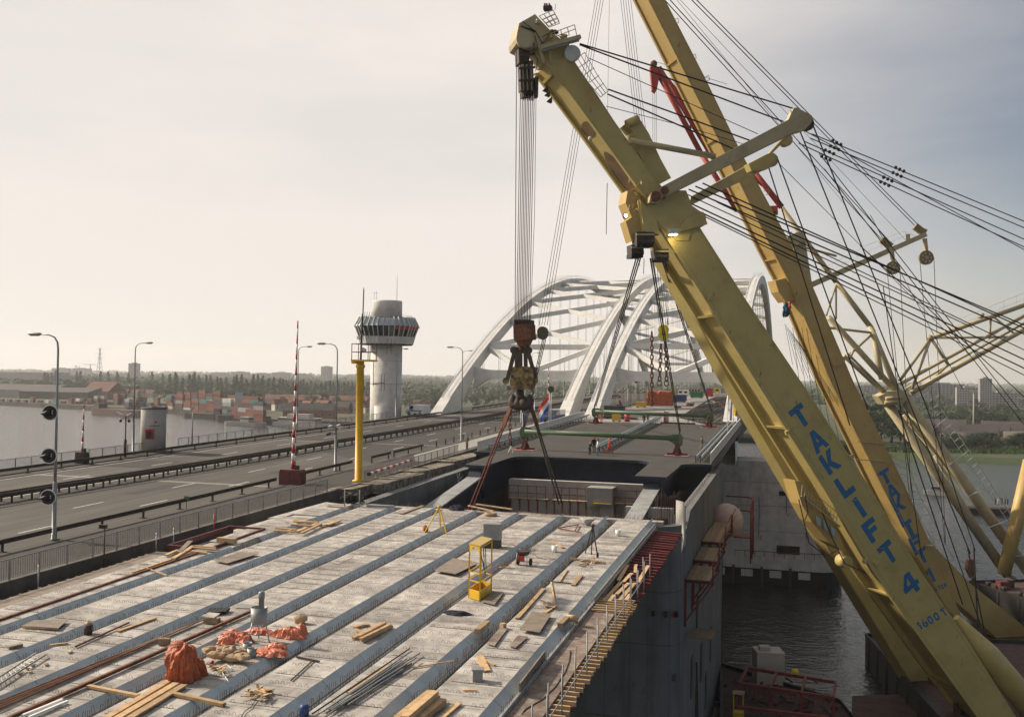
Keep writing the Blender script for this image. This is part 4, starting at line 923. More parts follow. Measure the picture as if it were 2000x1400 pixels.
# outer scaffold balcony on the right side wall
s_ = thing('balcony_scaffold', 'red steel balcony scaffold with plank floor hung on the right pier wall', 'scaffold', (-6.8, 85, 20))
for a, b, z in ((74.0, 79.6, 22.0), (80, 86, 22.4), (87, 95, 22.8), (96, 105, 22.6)):
    for q in range(5): MB().beam((-7.8+.36*q, a, z), (-7.8+.36*q, b, z+rnd(0, .04)), .34, .06).build('plank', M['oldwood'], s_)
    [MB().beam((-8.0, q, z-.2), (-5.9, q, z-.2), .16, .2).build('bearer', M['scafred'], s_) for q in (a+.3, b-.3)]
    for y in (a+.3, b-.3):
        MB().tube((-6.0, y, z-.2), (-6.0, y, z+1.4), .06, n=6).build('post', M['scafred'], s_); MB().beam((-8.0, y, z-3.2), (-6.0, y, z-.3), .12, .12).build('brace', M['scafred'], s_)
        MB().beam((-8.02, y, z-3.6), (-8.02, y, z), .16, .16).build('hanger', M['scafred'], s_)
    for dz in (.6, 1.3): MB().tube((-6.0, a, z+dz), (-6.0, b, z+dz), .04, n=5).build('ledger', M['rust'], s_)
MB().box((-6.9, 75.8, 17.6), (1.8, 2.6, .12)).build('lower_platform', M['oldwood'], s_)
MB().beam((-7.6, 79, 14.5), (-7.2, 77, 7.0), .16, .16).build('loose_tube', M['dsteel'], s_)
b = at_x(1418, 1016, -7.0); tag(MB().blob(b, 1.75, 24, 14, 0).build('buoy', M['pink']), 'large pale round buoy beside the red balcony scaffold', 'buoy')
s2 = thing('red_railing', 'red tubular railing and frame right of the round buoy', 'railing', (-5.5, 106, 20))
for y in (104, 107, 110): MB().tube((-4.6, y, 18), (-4.6, y, 24.2), .08, n=6).build('post', M['scafred'], s2)
for z in (22.6, 24.1): MB().path([(-7.6, 110.5, z), (-5.4, 110.4, z), (-4.6, 109.6, z), (-4.6, 103.5, z-.3)], .08, 6).build('rail', M['scafred'], s2)
MB().beam((-6.4, 106, 20.5), (-4.6, 106, 20.5), 2.4, .12).build('platform', M['scafred'], s2)

# ================================================================ far pier of the new bridge
t = thing('far_pier', 'tall pale concrete pier across the gap with rounded end', 'pier', (-15, 175, WZ))
noseL = [(-38, 168.5), (2.5, 168.5)]+[(2.5+4.4*sin(a), 172.9-4.4*cos(a)) for a in [pi*i/14 for i in range(1, 15)]]+[(-38, 177.3)]
def ext(pts, z0, z1, name, m, par): return MB().prism([V((x, y, z0)) for x, y in pts], (0, 0, z1-z0)).build(name, m, par)
ext(noseL, 7.6, 23.4, 'shaft', M['concrete'], t)
ext([(x+(.5 if x > 0 else 0), y+(-.5 if y < 171 else .5)) for x, y in noseL], 5.6, 7.6, 'ledge', M['concrete'], t)
ext([(x+(.3 if x > 0 else 0), y+(-.3 if y < 171 else .3)) for x, y in noseL], WZ-1, 5.6, 'fender_wall', M['hull'], t)
for k in range(9): MB().box((-36+k*4.6+.4, 168.1, 4.8), (1.9, .5, 1.1)).build('fender_window', M['concrete'], t); MB().beam((-37.8+k*4.6, 167.9, WZ), (-37.8+k*4.6, 167.9, 6), .4, .4).build('fender_post', M['dsteel'], t)
for x, z, w, h in ((-1.4, 8.9, 3.7, 1.35), (-2.4, 18.2, 1.1, .75)): MB().box((x, 168.46, z), (w, .12, h)).build('dark_opening_plate', M['black'], t)
for z in (11.8, 16.0, 19.9): MB().box((-17, 168.49, z), (38, .04, .05)).build('pour_joint', M['dconcrete'], t)
mb = MB(); mb.path([(-10, 167.7, 8.5), (3, 167.7, 8.6), (6, 169.0, 8.5), (7.6, 172, 8.5)], .06, 5)
for k in range(9): mb.tube((-10+k*1.6, 167.7, 7.6), (-10+k*1.6, 167.7, 8.6), .05, n=4)
mb.build('railing', M['rust'], t)
for x, z0, z1 in ((-6.2, 10.8, 17.6), (-1.8, 14.8, 17.9), (1.4, 11, 16)): MB().path([(x, 168.3, z1), (x+.1, 168.3, (z0+z1)/2), (x, 168.3, z0), (x+.3, 168.3, z0-.4), (x+.5, 168.3, z0+.3)], .05, 4).build('hanging_rope', M['rope'], t)
MB().box((-24, 169.5, 25.6), (28, 2.5, 4.2)).build('bearing_bench', M['concrete'], t)

# ================================================================ bascule leaf
LZ = lambda y: 25.02+.03*y
t = thing('bascule_leaf', 'dark blue steel bascule leaf with grey deck hanging on the cranes', 'bridge leaf', (-22, 130, LZ(130)-3))
def rc(c, r, a0, a1, n=5): return [(c[0]+r*cos(radians(a0+(a1-a0)*i/n)), c[1]+r*sin(radians(a0+(a1-a0)*i/n))) for i in range(n+1)]
poly = [(-36, 107.2)]+[(-34.0, 107.2)]+rc((-34.0, 106.2), 1.0, 90, 0)[1:]+[(-33.0, 100), (-32.9, 95), (-30.5, 94.6), (-30.3, 102.0)]+rc((-28.3, 102.6), 2.0, 170, 90)+[(-17.4, 104.6)]+rc((-17.0, 102.6), 2.0, 90, 0)+[(-14.8, 91.8), (-11.8, 91.8), (-11.6, 101.0)]+rc((-9.9, 101.6), 1.8, 180, 100)+[(-8.6, 103.6), (-8.6, 157.4), (-36, 157.4)]
mb = MB(); tp = [V((x, y, LZ(y))) for x, y in poly]; n = len(tp)
from mathutils.geometry import tessellate_polygon
tris = tessellate_polygon([tp]); mb.add(tp, [tuple(f) if V((0, 0, 1)).dot((tp[f[1]]-tp[f[0]]).cross(tp[f[2]]-tp[f[0]])) > 0 else tuple(f)[::-1] for f in tris]); mb.build('deck_surface', M['leafdeck'], t)
mb = MB()
for i in range(n):
    a, b = tp[i]-V((0, 0, .004)), tp[(i+1) % n]-V((0, 0, .004)); mb.quad(a, b, b-V((0, 0, .28)), a-V((0, 0, .28)))
mb.build('deck_edge', M['blue'], t)
def plate(a, b, top, bot, name='girder', th=.3):    # upright web under the deck
    mb = MB(); A = V((*a, LZ(a[1])-top)); B = V((*b, LZ(b[1])-top)); mb.beam(A-V((0, 0, (bot-top)/2)), B-V((0, 0, (bot-top)/2)), th, bot-top); return mb.build(name, M['blue'], t)
plate((-33.2, 106.8), (-9, 106.8), .28, 3.3, 'cross_girder', .5); plate((-36, 108), (-9, 108), .28, 2.2, 'cross_girder', .3)
for x in (-31.7, -13.2): plate((x, 92.4 if x > -20 else 95.2), (x, 157), .28, 3.4, 'main_girder', 1.7)
for x in (-35.8, -8.85): plate((x, 108.5 if x < -20 else 104.4), (x, 157), .28, 1.1, 'edge_girder', .25)
for k in range(13): y = 104.8+k*4.1; plate((-11.5, y+.6), (-8.9, y+.6), .28, 1.0, 'bracket', .18)
plate((-35.5, 157), (-9, 157), .28, 2.4, 'cross_girder', .4)
# arm ends and sloping tails
for x, y0, w in ((-13.2, 92.4, 1.5), (-31.7, 95.2, 1.5)):
    z0 = LZ(y0)-.4; s_ = 1
    mb = MB(); mb.beam((x, y0+.5, z0-1.0), (x, y0-.6, z0-2.2), w*.9, 2.2); mb.build('arm_end', M['blue'], t)
    y1, y2 = y0+.6, y0-21; zA, zB = z0-.7, z0-3.6
    mb = MB(); mb.beam((x, y1, zA), (x, y2, zB), w, .16); mb.build('tail_plate', M.setdefault('tailgrey', mat('worn_grey_paint', (.27, .28, .28), .6, var=.2, scale=.8, col2=(.18, .18, .18), c2=(.5, .7))), t)
    mb = MB(); mb.prism([(x-w*.38, y1, zA-.1), (x-w*.38, y2, zB-.1), (x-w*.38, y2, zB-4), (x-w*.38, y1, zA-3)], (w*.76, 0, 0)); mb.build('tail_web', M['blue'], t)
MB().box((-22.4, 78, 19.3), (21, 7, 4.2)).build('counterweight', M['blue'], t)
# railings and guard rails on the leaf
lw = [(100, -35.85), (170, -35.85)]
def slat_rail(label, P, y0, y1):
    r = thing('leaf_railing', label, 'railing', (lin(P, (y0+y1)/2), (y0+y1)/2, LZ((y0+y1)/2)))
    MB().beam((lin(P, y0), y0, LZ(y0)+1.12), (lin(P, y1), y1, LZ(y1)+1.12), .12, .09).build('top_rail', M['greylight'], r)
    MB().beam((lin(P, y0), y0, LZ(y0)+.15), (lin(P, y1), y1, LZ(y1)+.15), .08, .10).build('bottom_rail', M['greylight'], r)
    pm = mesh_of(MB().box((0, 0, .55), (.09, .12, 1.1)), 'post', M['greylight']); sm_ = mesh_of(MB().box((0, 0, .62), (.03, .13, .9)), 'slat', M['greylight'])
    y = y0
    while y <= y1: piece('post', pm, r, (lin(P, y), y, LZ(y))); y += 2.1
    y = y0+.2; k = 0
    while y < y1 and k < 290: piece('slat', sm_, r, (lin(P, y), y, LZ(y))); y += .21; k += 1
slat_rail('white slatted railing along the left edge of the hanging leaf', [(0, -35.7), (200, -35.7)], 107.6, 166)
slat_rail('white slatted railing along the right edge of the hanging leaf', [(0, -8.75), (200, -8.75)], 103.8, 158)
guard('leaf_guard_rail', 'blue-grey guard rail inside the left railing of the leaf', [(0, -34.7), (200, -34.7)], 108.5, 165, 2.1, rows=1, fz=LZ, M_=M['bluegrey'], top=.75)
guard('leaf_guard_rail', 'blue-grey guard rail along the middle of the leaf deck', [(0, -22.7), (200, -22.7)], 111.5, 164, 2.1, rows=2, off2=.55, fz=LZ, M_=M['bluegrey'], top=.75)
guard('leaf_guard_rail', 'blue-grey guard rail inside the right railing of the leaf', [(0, -10.4), (200, -10.4)], 104.6, 157, 2.1, rows=2, off2=.5, fz=LZ, M_=M['bluegrey'], top=.75)
# lifting lugs on pink-edged pads
for k, (x, y) in enumerate(((-31, 111.3), (-13.1, 111.2), (-31.1, 153.5), (-13.1, 152.4))):
    z = LZ(y); l_ = thing('lifting_lug', 'dark red lifting lug on the leaf deck, '+('front left, under the long green beam', 'front right, beside the walking man in brown', 'rear left, near the blue van', 'rear right, near the flag poles')[k], 'lifting lug', (x, y, z))
    MB().box((x, y, z+.012), (2.7, 2.7, .016)).build('base_patch', M['pinkpad'] if 'pinkpad' in M else M.setdefault('pinkpad', mat('pale_red_primer', (.42, .17, .15), .8, var=.2)), l_)
    MB().beam((x-1.15, y, z+.13), (x+1.15, y, z+.13), .35, .2).beam((x, y-1.0, z+.13), (x, y+1.0, z+.13), .35, .2).build('foot', M['maroon'], l_)
    mb = MB(); mb.prism([(x-.55, y-.1, z+.2), (x+.55, y-.1, z+.2), (x+.2, y-.1, z+1.1), (x-.2, y-.1, z+1.1)], (0, .2, 0)); mb.prism([(x-.1, y-.5, z+.2), (x-.1, y+.5, z+.2), (x-.1, y+.2, z+.9), (x-.1, y-.2, z+.9)], (.2, 0, 0)); mb.build('eye_plate', M['maroon'], l_)
    MB().path([V((x+.28*cos(a), y, z+1.4+.42*sin(a))) for a in [2*pi*i/14 for i in range(15)]], .085, 6).build('shackle', M['rust'], l_)
# ================================================================ floating sheerleg cranes
PHI = radians(30); NS_ = V((sin(PHI), -cos(PHI), 0)); DH = V((-cos(PHI), -sin(PHI), 0))      # side normal, heading of the booms
HA = at_y(1045, 90, 75); HB = at_y(1262, 0, 118)
A_ = lambda x, y, off=0.: at_p(x, y, HA-NS_*off, NS_)
B_ = lambda x, y, off=0.: at_p(x, y, HB-NS_*off, NS_)
def boom(parent, f, Lp, Rp, depth, m, plate_t=.42, inset=.14, name='boom', off=0.):
    """box boom: two thick side plates, recessed underside and back plates; Lp/Rp are the under and upper edges of the near side"""
    Lw = [f(x, y, off) for x, y in Lp]; Rw = [f(x, y, off) for x, y in Rp]; b = -NS_*depth; pt = -NS_*plate_t
    for k, q in enumerate((V((0, 0, 0)), b-pt)):
        MB().prism([p+q for p in Lw]+[p+q for p in Rw[::-1]], pt).build('side_plate', m, parent)
    Li = [l.lerp(r, inset) for l, r in zip(Lw, Rw)]; Ri = [r.lerp(l, .04) for l, r in zip(Lw, Rw)]
    for E_, nme in ((Li, 'underside_plate'), (Ri, 'back_plate')):
        mb = MB()
        for a, c in zip(E_, E_[1:]): mb.quad(a+pt*.9, c+pt*.9, c+b-pt*.9, a+b-pt*.9)
        mb.build(nme, m, parent)
    return Lw, Rw
def ribs(parent, Lw, Rw, qs, depth, m):            # cross diaphragms in the recess
    for q in qs:
        n = len(Lw)-1; s_ = q*n; i = min(int(s_), n-1); u = s_-i
        a = Lw[i].lerp(Lw[i+1], u); c = Rw[i].lerp(Rw[i+1], u); MB().prism([a.lerp(c, .02)-NS_*.4, a.lerp(c, .2)-NS_*.4, a.lerp(c, .2)-NS_*(depth-.4), a.lerp(c, .02)-NS_*(depth-.4)], (Lw[-1]-Lw[0]).normalized()*.25).build('diaphragm', m, parent)
GLY = {'T': [[(0, 1), (1, 1), (1, .74), (0, .74)], [(.36, .76), (.66, .76), (.66, 0), (.36, 0)]],
 'A': [[(0, 0), (.28, 0), (.62, 1), (.36, 1)], [(.72, 0), (1, 0), (.66, 1), (.40, 1)], [(.2, .2), (.8, .2), (.74, .42), (.27, .42)]],
 'K': [[(0, 0), (.30, 0), (.30, 1), (0, 1)], [(.25, .42), (.5, .62), (1, 0), (.64, 0)], [(.25, .38), (.62, 1), (.98, 1), (.5, .38)]],
 'L': [[(0, 0), (.32, 0), (.32, 1), (0, 1)], [(.3, 0), (.9, 0), (.9, .27), (.3, .27)]],
 'I': [[(.32, 0), (.66, 0), (.66, 1), (.32, 1)]],
 'F': [[(0, 0), (.32, 0), (.32, 1), (0, 1)], [(.3, .74), (.95, .74), (.95, 1), (.3, 1)], [(.3, .38), (.8, .38), (.8, .62), (.3, .62)]],
 '4': [[(.55, 0), (.84, 0), (.84, 1), (.55, 1)], [(0, .26), (1, .26), (1, .48), (0, .48)], [(0, .45), (.28, .45), (.68, 1), (.5, 1)]],
 '1': [[(.36, 0), (.72, 0), (.72, 1), (.36, 1)], [(.1, .68), (.4, .68), (.5, 1), (.36, 1)]],
 '0': [[(0, .25), (.28, .3), (.28, .7), (0, .75)], [(.72, .3), (1, .25), (1, .75), (.72, .7)], [(0, .75), (.28, .7), (.4, .78), (.25, 1)], [(.4, .78), (.6, .78), (.75, 1), (.25, 1)], [(.6, .78), (.72, .7), (1, .75), (.75, 1)], [(0, .25), (.25, 0), (.4, .22), (.28, .3)], [(.25, 0), (.75, 0), (.6, .22), (.4, .22)], [(.6, .22), (.75, 0), (1, .25), (.72, .3)]],
 '6': [[(0, .25), (.28, .3), (.4, .75), (.0, .6)], [(.4, .75), (.0, .6), (.45, 1), (.8, 1)], [(.2, .55), (.7, .62), (1, .45), (.7, .38)], [(.72, .42), (1, .45), (1, .2), (.72, .24)], [(0, .25), (.25, 0), (.4, .2), (.28, .3)], [(.25, 0), (.75, 0), (.6, .2), (.4, .2)], [(.6, .2), (.75, 0), (1, .2), (.72, .3)]],
 'O': None, 'N': [[(0, 0), (.28, 0), (.28, 1), (0, 1)], [(.72, 0), (1, 0), (1, 1), (.72, 1)], [(0, 1), (.28, 1), (1, 0), (.72, 0)]]}
GLY['O'] = GLY['0']
def glyph(ch, c, right, up, w, h, parent, m, proud):
    mb = MB()
    for k, q in enumerate(GLY[ch]):
        mb.prism([c+right*((x-.5)*w)+up*((y-.5)*h)+NS_*(proud+.0006*k) for x, y in q], NS_*.006)
    mb.build('letter', m, parent)
def rope(parent, pts, r=.035, name='rope', sag=0, m=None):
    if sag and len(pts) == 2:
        a, b = V3(pts[0]), V3(pts[1]); pts = [a.lerp(b, i/8)-V((0, 0, sag*4*(i/8)*(1-i/8))) for i in range(9)]
    return MB().path(pts, r, 5).build(name, m or M['rope'], parent)

# ---------------------------------------------------------------- near crane
base = A_(1990, 1430); ca = thing('sheerleg_crane', 'big yellow sheerleg crane in front, blue lettering TAKLIFT 4 on its boom', 'crane', (base.x, base.y, WZ+3))
mA = M['crane']
Llow = [(1262, 402), (1380, 590), (1500, 782), (1606, 950), (1706, 1118), (1800, 1250), (1910, 1402), (2010, 1548)]
Rlow = [(1340, 402), (1456, 584), (1588, 780), (1698, 950), (1800, 1118), (1890, 1250), (1986, 1402), (2080, 1548)]
DPA = 4.1
LA, RA = boom(ca, A_, Llow, Rlow, DPA, mA, .40)
ribs(ca, LA, RA, (.16, .33, .62, .8), DPA, mA)
Lup = [(1064, 120), (1110, 180), (1150, 234), (1198, 300), (1244, 364), (1284, 420)]
Rup = [(1116, 112), (1160, 176), (1198, 234), (1244, 300), (1292, 364), (1330, 420)]
LU, RU = boom(ca, A_, Lup, Rup, 3.6, mA, .38, off=.05); ribs(ca, LU, RU, (.06,), 3.6, mA)
# flat ovals for openings in the upper boom underside, inner shade painted dark brown
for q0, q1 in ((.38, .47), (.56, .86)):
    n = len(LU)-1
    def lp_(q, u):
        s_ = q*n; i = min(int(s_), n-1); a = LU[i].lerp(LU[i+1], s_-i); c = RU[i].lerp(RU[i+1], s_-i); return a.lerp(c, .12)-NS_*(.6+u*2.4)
    ring = [lp_(q0+(q1-q0)*(.5+.5*cos(a)), .5+.5*sin(a)) for a in [2*pi*i/18 for i in range(18)]]; MB().add(ring, [tuple(range(18))]).build('dark_opening_plate', M.setdefault('shadepaint', mat('opening_shade_brown', (.10, .06, .025), .8, var=.3, scale=.8)), ca)
def seams(parent, Lw, Rw, qs, m):
    n = len(Lw)-1
    for q in qs:
        s_ = q*n; i = min(int(s_), n-1); a = Lw[i].lerp(Lw[i+1], s_-i); c = Rw[i].lerp(Rw[i+1], s_-i); MB().beam(a+NS_*.006, c+NS_*.006, .05, .016, up=NS_).build('weld_seam', m, parent)
    for u in (.12, .93):
        mb = MB(); P_ = [l.lerp(r, u) for l, r in zip(Lw, Rw)]
        for a, c in zip(P_, P_[1:]): mb.beam(a+NS_*.012, c+NS_*.012, .06, .028, up=NS_)
        mb.build('edge_weld', m, parent)
seams(ca, LA, RA, (.07, .15, .21, .3, .38, .45, .53, .6, .68, .74, .8, .87), M['crane']); seams(ca, LU, RU, (.15, .33, .5, .68), M['crane'])
# second leg, standing further back
Lf = [(1290, 500), (1420, 735), (1500, 872), (1606, 1052), (1712, 1225), (1808, 1378), (1900, 1525)]; Rf = [(1330, 490), (1462, 725), (1552, 872), (1664, 1052), (1775, 1225), (1872, 1378), (1965, 1525)]
fo = lambda x, y, off=0.: at_p(x, y, HA-NS_*(4.6+.010*(y-480)), NS_)
Lw = [fo(*p) for p in Lf]; Rw = [fo(*p) for p in Rf]
MB().prism(Lw+Rw[::-1], -NS_*2.2).build('second_leg', mA, ca)
# foot tube
p0, p1 = A_(1868, 1205, .6), A_(2070, 1450, .6); MB().path([p0, p0.lerp(p1, .3), p1], [.3, 1.1, 1.3], 20).build('foot_tube', M['crane'], ca)
# letters
dn = (A_(1734, 1078)-A_(1563, 813)).normalized(); up = -dn; rt = up.cross(NS_).normalized()
if (rt.dot(RX)) < 0: rt = -rt
for ch, x, y in zip('TAKLIFT', (1563, 1596, 1621, 1651, 1679, 1704, 1735), (813, 860, 901, 947, 990, 1034, 1079)): glyph(ch, A_(x, y), rt, up, 1.5, 1.95, ca, M['letter'], .008)
glyph('4', A_(1777, 1140), rt, up, 1.7, 2.0, ca, M['letter'], .008)
for ch, x, y in zip('1600T', (1796, 1806, 1817, 1829, 1843), (1221, 1216, 1210, 1203, 1194)): glyph(ch, A_(x, y), rt, up, .48, .78, ca, M['letter'], .008)
# collar at the joint, pivot lugs
col = [(1262, 392), (1290, 372), (1340, 372), (1352, 402), (1378, 420), (1380, 438), (1366, 446), (1352, 446), (1345, 470), (1322, 470), (1290, 440), (1268, 410)]
MB().prism([A_(x, y, -.12) for x, y in col], -NS_*.14).build('joint_collar', mA, ca)
MB().prism([A_(x, y, -.45) for x, y in ((1340, 428), (1366, 414), (1374, 414), (1382, 438), (1330, 452), (1328, 446))], -NS_*1.4).build('bracket', mA, ca)
for x, y, r in ((1279, 384, .42), (1297, 372, .3), (1296, 386, .14)): c = A_(x, y, -.75); MB().path([c, c+NS_*.25], [r, r], 16).build('pin', M['rust'], ca)
# stub boom and strut tube
MB().prism([A_(x, y, .5) for x, y in ((1223, 242), (1228, 236), (1244, 230), (1252, 236), (1268, 262), (1290, 310), (1311, 348), (1282, 363), (1262, 325), (1246, 298), (1236, 258))], -NS_*1.6).build('stub_boom', mA, ca)
a, b_ = A_(1224, 243, .4), A_(1246, 232, .4); MB().path([a, b_], [.35, .35], 12).build('stub_roller', mA, ca)
MB().tube(A_(1231, 275, -.2), A_(1396, 306, -.2), .25, n=10).build('strut_tube', M['cream'], ca)
# outrigger arm (pair of beams) with tip sheaves
arm = [(1268, 396), (1272, 376), (1290, 366), (1540, 234), (1550, 212), (1556, 210), (1586, 226), (1586, 238), (1570, 256), (1548, 262), (1310, 380), (1284, 398)]
MB().prism([A_(x, y, -.7) for x, y in arm], -NS_*.55).build('outrigger_arm', M['cream'], ca)
MB().beam(A_(1284, 390, -.78), A_(1548, 258, -.78), .12, .28, up=NS_).build('arm_flange', M['cream'], ca)
far_arm = [(1345, 402), (1350, 384), (1462, 322), (1500, 300), (1518, 305), (1512, 322), (1470, 344), (1360, 396)]
MB().prism([A_(x, y, 3.2) for x, y in far_arm], -NS_*.6).build('outrigger_arm', M['cream'], ca)
for (x, y, o_) in ((1578, 241, .1), (1508, 312, 3.6), (1536, 272, 1.6)): c = A_(x, y, o_); MB().path([c, c-NS_*.5], [.62, .62], 20).build('sheave', M['cream'] if o_ > 1 else M['dsteel'], ca)
MB().tube(A_(1540, 262, .2), A_(1470, 335, 3.2), .16, n=8).build('arm_tie', M['cream'], ca)
MB().prism([A_(x, y, 1.0) for x, y in ((1462, 320), (1500, 300), (1520, 306), (1500, 330), (1468, 334))], -NS_*.9).build('arm_gusset', M['crane'], ca)
# boom head: sheave housing, platform, cages, lamps
hd = [(1008, 74), (1014, 46), (1045, 28), (1054, 38), (1075, 60), (1064, 78), (1044, 96), (1030, 94), (1010, 84)]
MB().prism([A_(x, y, -.1) for x, y in hd], -NS_*2.6).build('head_housing', M['cream'], ca)
MB().prism([A_(x, y, .3) for x, y in ((1046, 40), (1082, 66), (1118, 96), (1120, 118), (1062, 124), (1044, 96))], -NS_*2.0).build('head_plate', M['crane'], ca)
c = A_(1024, 78, -.35); MB().path([c, c+NS_*.3], [.72, .72], 24).build('head_sheave', M['cream'], ca)
c = A_(1119, 104, -.4); MB().path([c, c-NS_*.35], [.66, .66], 22).build('sheave', M['greylight'], ca)
MB().beam(A_(1056, 95, -.5), A_(1131, 75, -.5), 1.0, .3).build('head_platform', M['cream'], ca)
mb = MB()
for (xa, ya, xb, yb) in ((1075, 66, 1122, 49), (1090, 70, 1124, 57), (1122, 49, 1127, 72), (1095, 59, 1098, 74), (1108, 54, 1112, 70), (1082, 62, 1086, 78)): mb.tube(A_(xa, ya, -.9), A_(xb, yb, -.9), .035, n=5)
mb.build('platform_rail', M['cream'], ca)
def cage(pts_a, pts_b, n, parent, r=.03, w=1.0):
    mb = MB()
    for o_ in (-.6, -.6-w*.5, -.6-w):
        for q in (0, .33, .66, 1): mb.path([A_(a[0]+(b[0]-a[0])*q, a[1]+(b[1]-a[1])*q, o_) for a, b in zip(pts_a, pts_b)], r, 4)
    for i in range(n+1):
        q = i/n; f = lambda P, o_: A_(*(np.array(P[0])+(np.array(P[-1])-np.array(P[0]))*q), o_); mb.path([f(pts_a, -.6), f(pts_b, -.6), f(pts_b, -.6-w), f(pts_a, -.6-w)], r, 4)
    mb.build('ladder_cage', M['cream'], parent)
cage([(1120, 118), (1146, 158), (1173, 190)], [(1142, 103), (1166, 146), (1188, 178)], 5, ca)
cage([(1053, 32), (1072, 52)], [(1080, 20), (1092, 42)], 3, ca, w=.8); cage([(1053, 32), (1080, 20)], [(1072, 54), (1093, 46)], 3, ca, w=.6)
MB().box(A_(1070, 17, -.5), (.65, .5, .32)).build('beacon_box', M['black'], ca)
for x in (1064, 1068, 1073): c = A_(x, 11, -.5); MB().box(c, (.12, .12, .3)).build('beacon', M['red'], ca)
MB().tube(A_(1084, 20, -.5), A_(1085, 9, -.5), .02, n=5).build('aerial', M['dsteel'], ca)
rs = random.Random(77)
for i in range(16):                                   # hoist machinery heaped on the head
    x, y = rs.uniform(1048, 1112), 0; y = 52+(x-1048)*.55+rs.uniform(-10, 12); c = A_(x, y, rs.uniform(-.4, 1.4)); m_ = rs.choice((M['cream'], M['dsteel'], M['crane'], M['gsteel'], M['dsteel']))
    if i % 3: MB().box(c, (rs.uniform(.2, .7), rs.uniform(.2, .6), rs.uniform(.15, .5)), rs.uniform(0, 3)).build('machinery', m_, ca)
    else: MB().path([c, c+V((rs.uniform(-.8, .8), rs.uniform(-.4, .4), rs.uniform(-.5, .5)))], [.12, .12], 8).build('machinery', m_, ca)
for pts in ([(1020, 42), (1046, 62), (1064, 92)], [(1012, 60), (1034, 70), (1044, 88), (1038, 110)], [(1060, 72), (1078, 62), (1096, 74), (1110, 70)], [(1040, 100), (1050, 118), (1046, 140)]): MB().path([A_(x, y, -.35) for x, y in pts], .035, 5).build('cable', M['rubber'], ca)
MB().path([A_(1016, 50, -.25), A_(1046, 62, -.25)], .08, 6).build('head_bar', M['dsteel'], ca); MB().beam(A_(1046, 64, -.2), A_(1062, 122, -.2), .12, .2).build('head_strut', M['cream'], ca); MB().beam(A_(1072, 88, -.25), A_(1076, 118, -.25), .1, .1).build('head_strut', M['cream'], ca)
MB().prism([A_(x, y, -.55) for x, y in ((1056, 96), (1131, 77), (1131, 82), (1058, 101))], NS_*.05).build('platform_edge', M['bluegrey'], ca)
for k in range(6): MB().prism([A_(1016+k*4, 126, .3), A_(1018.5+k*4, 126, .3), A_(1020+k*4, 176, .3), A_(1018+k*4, 176, .3)], -NS_*.9).build('block_plate', M['cream'] if k % 2 else M['dsteel'], ca)
for y in (108, 134, 158): MB().beam(A_(1013, y, -.0), A_(1045, y-2, -.0), .2, .14).build('block_band', M['dsteel'], ca)
for k in range(6): x = 1023+k*3.6; MB().path([A_(x, 184, .5), A_(x, 197, .5)], [.07, .04], 6).build('rope_socket', M['black'], ca)
# sheave blocks hanging below the head
mb = MB()
for x0, x1, y0, y1 in ((1014, 1032, 92, 106), (1021, 1043, 106, 168)): mb.prism([A_(x, y, .5) for x, y in ((x0, y0), (x1, y0), (x1, y1), (x0, y1))], -NS_*1.3)
MB().prism([A_(x, y, .5) for x, y in ((1013, 94), (1034, 94), (1034, 122), (1014, 122))], -NS_*1.3).build('upper_block', M['dsteel'], ca)
MB().prism([A_(x, y, .9) for x, y in ((1026, 120), (1041, 118), (1043, 165), (1026, 172))], -NS_*1.0).build('upper_block', M['sheave'] if 'sheave' in M else M.setdefault('sheave', mat('dirty_ochre', (.22, .16, .07), .7, var=.25)), ca)
MB().prism([A_(x, y, .6) for x, y in ((1022, 168), (1044, 165), (1043, 184), (1024, 186))], -NS_*1.3).build('upper_block', M['dsteel'], ca)
MB().prism([A_(x, y, .4) for x, y in ((1045, 150), (1052, 150), (1051, 190), (1046, 190))], -NS_*.5).build('small_block', M['dsteel'], ca)
for x, y in ((1062, 175), (1066, 184), (1070, 196)): MB().prism([A_(x, y, .6), A_(x+9, y+4, .6), A_(x+8, y-7, .6)], -NS_*.5).build('floodlight_bank', M['dsteel'], ca)
# lamp at the first dark oval
MB().blob(A_(1153, 271, 1.5), .2, 10, 6, 0).build('lamp', M['greylight'], ca)
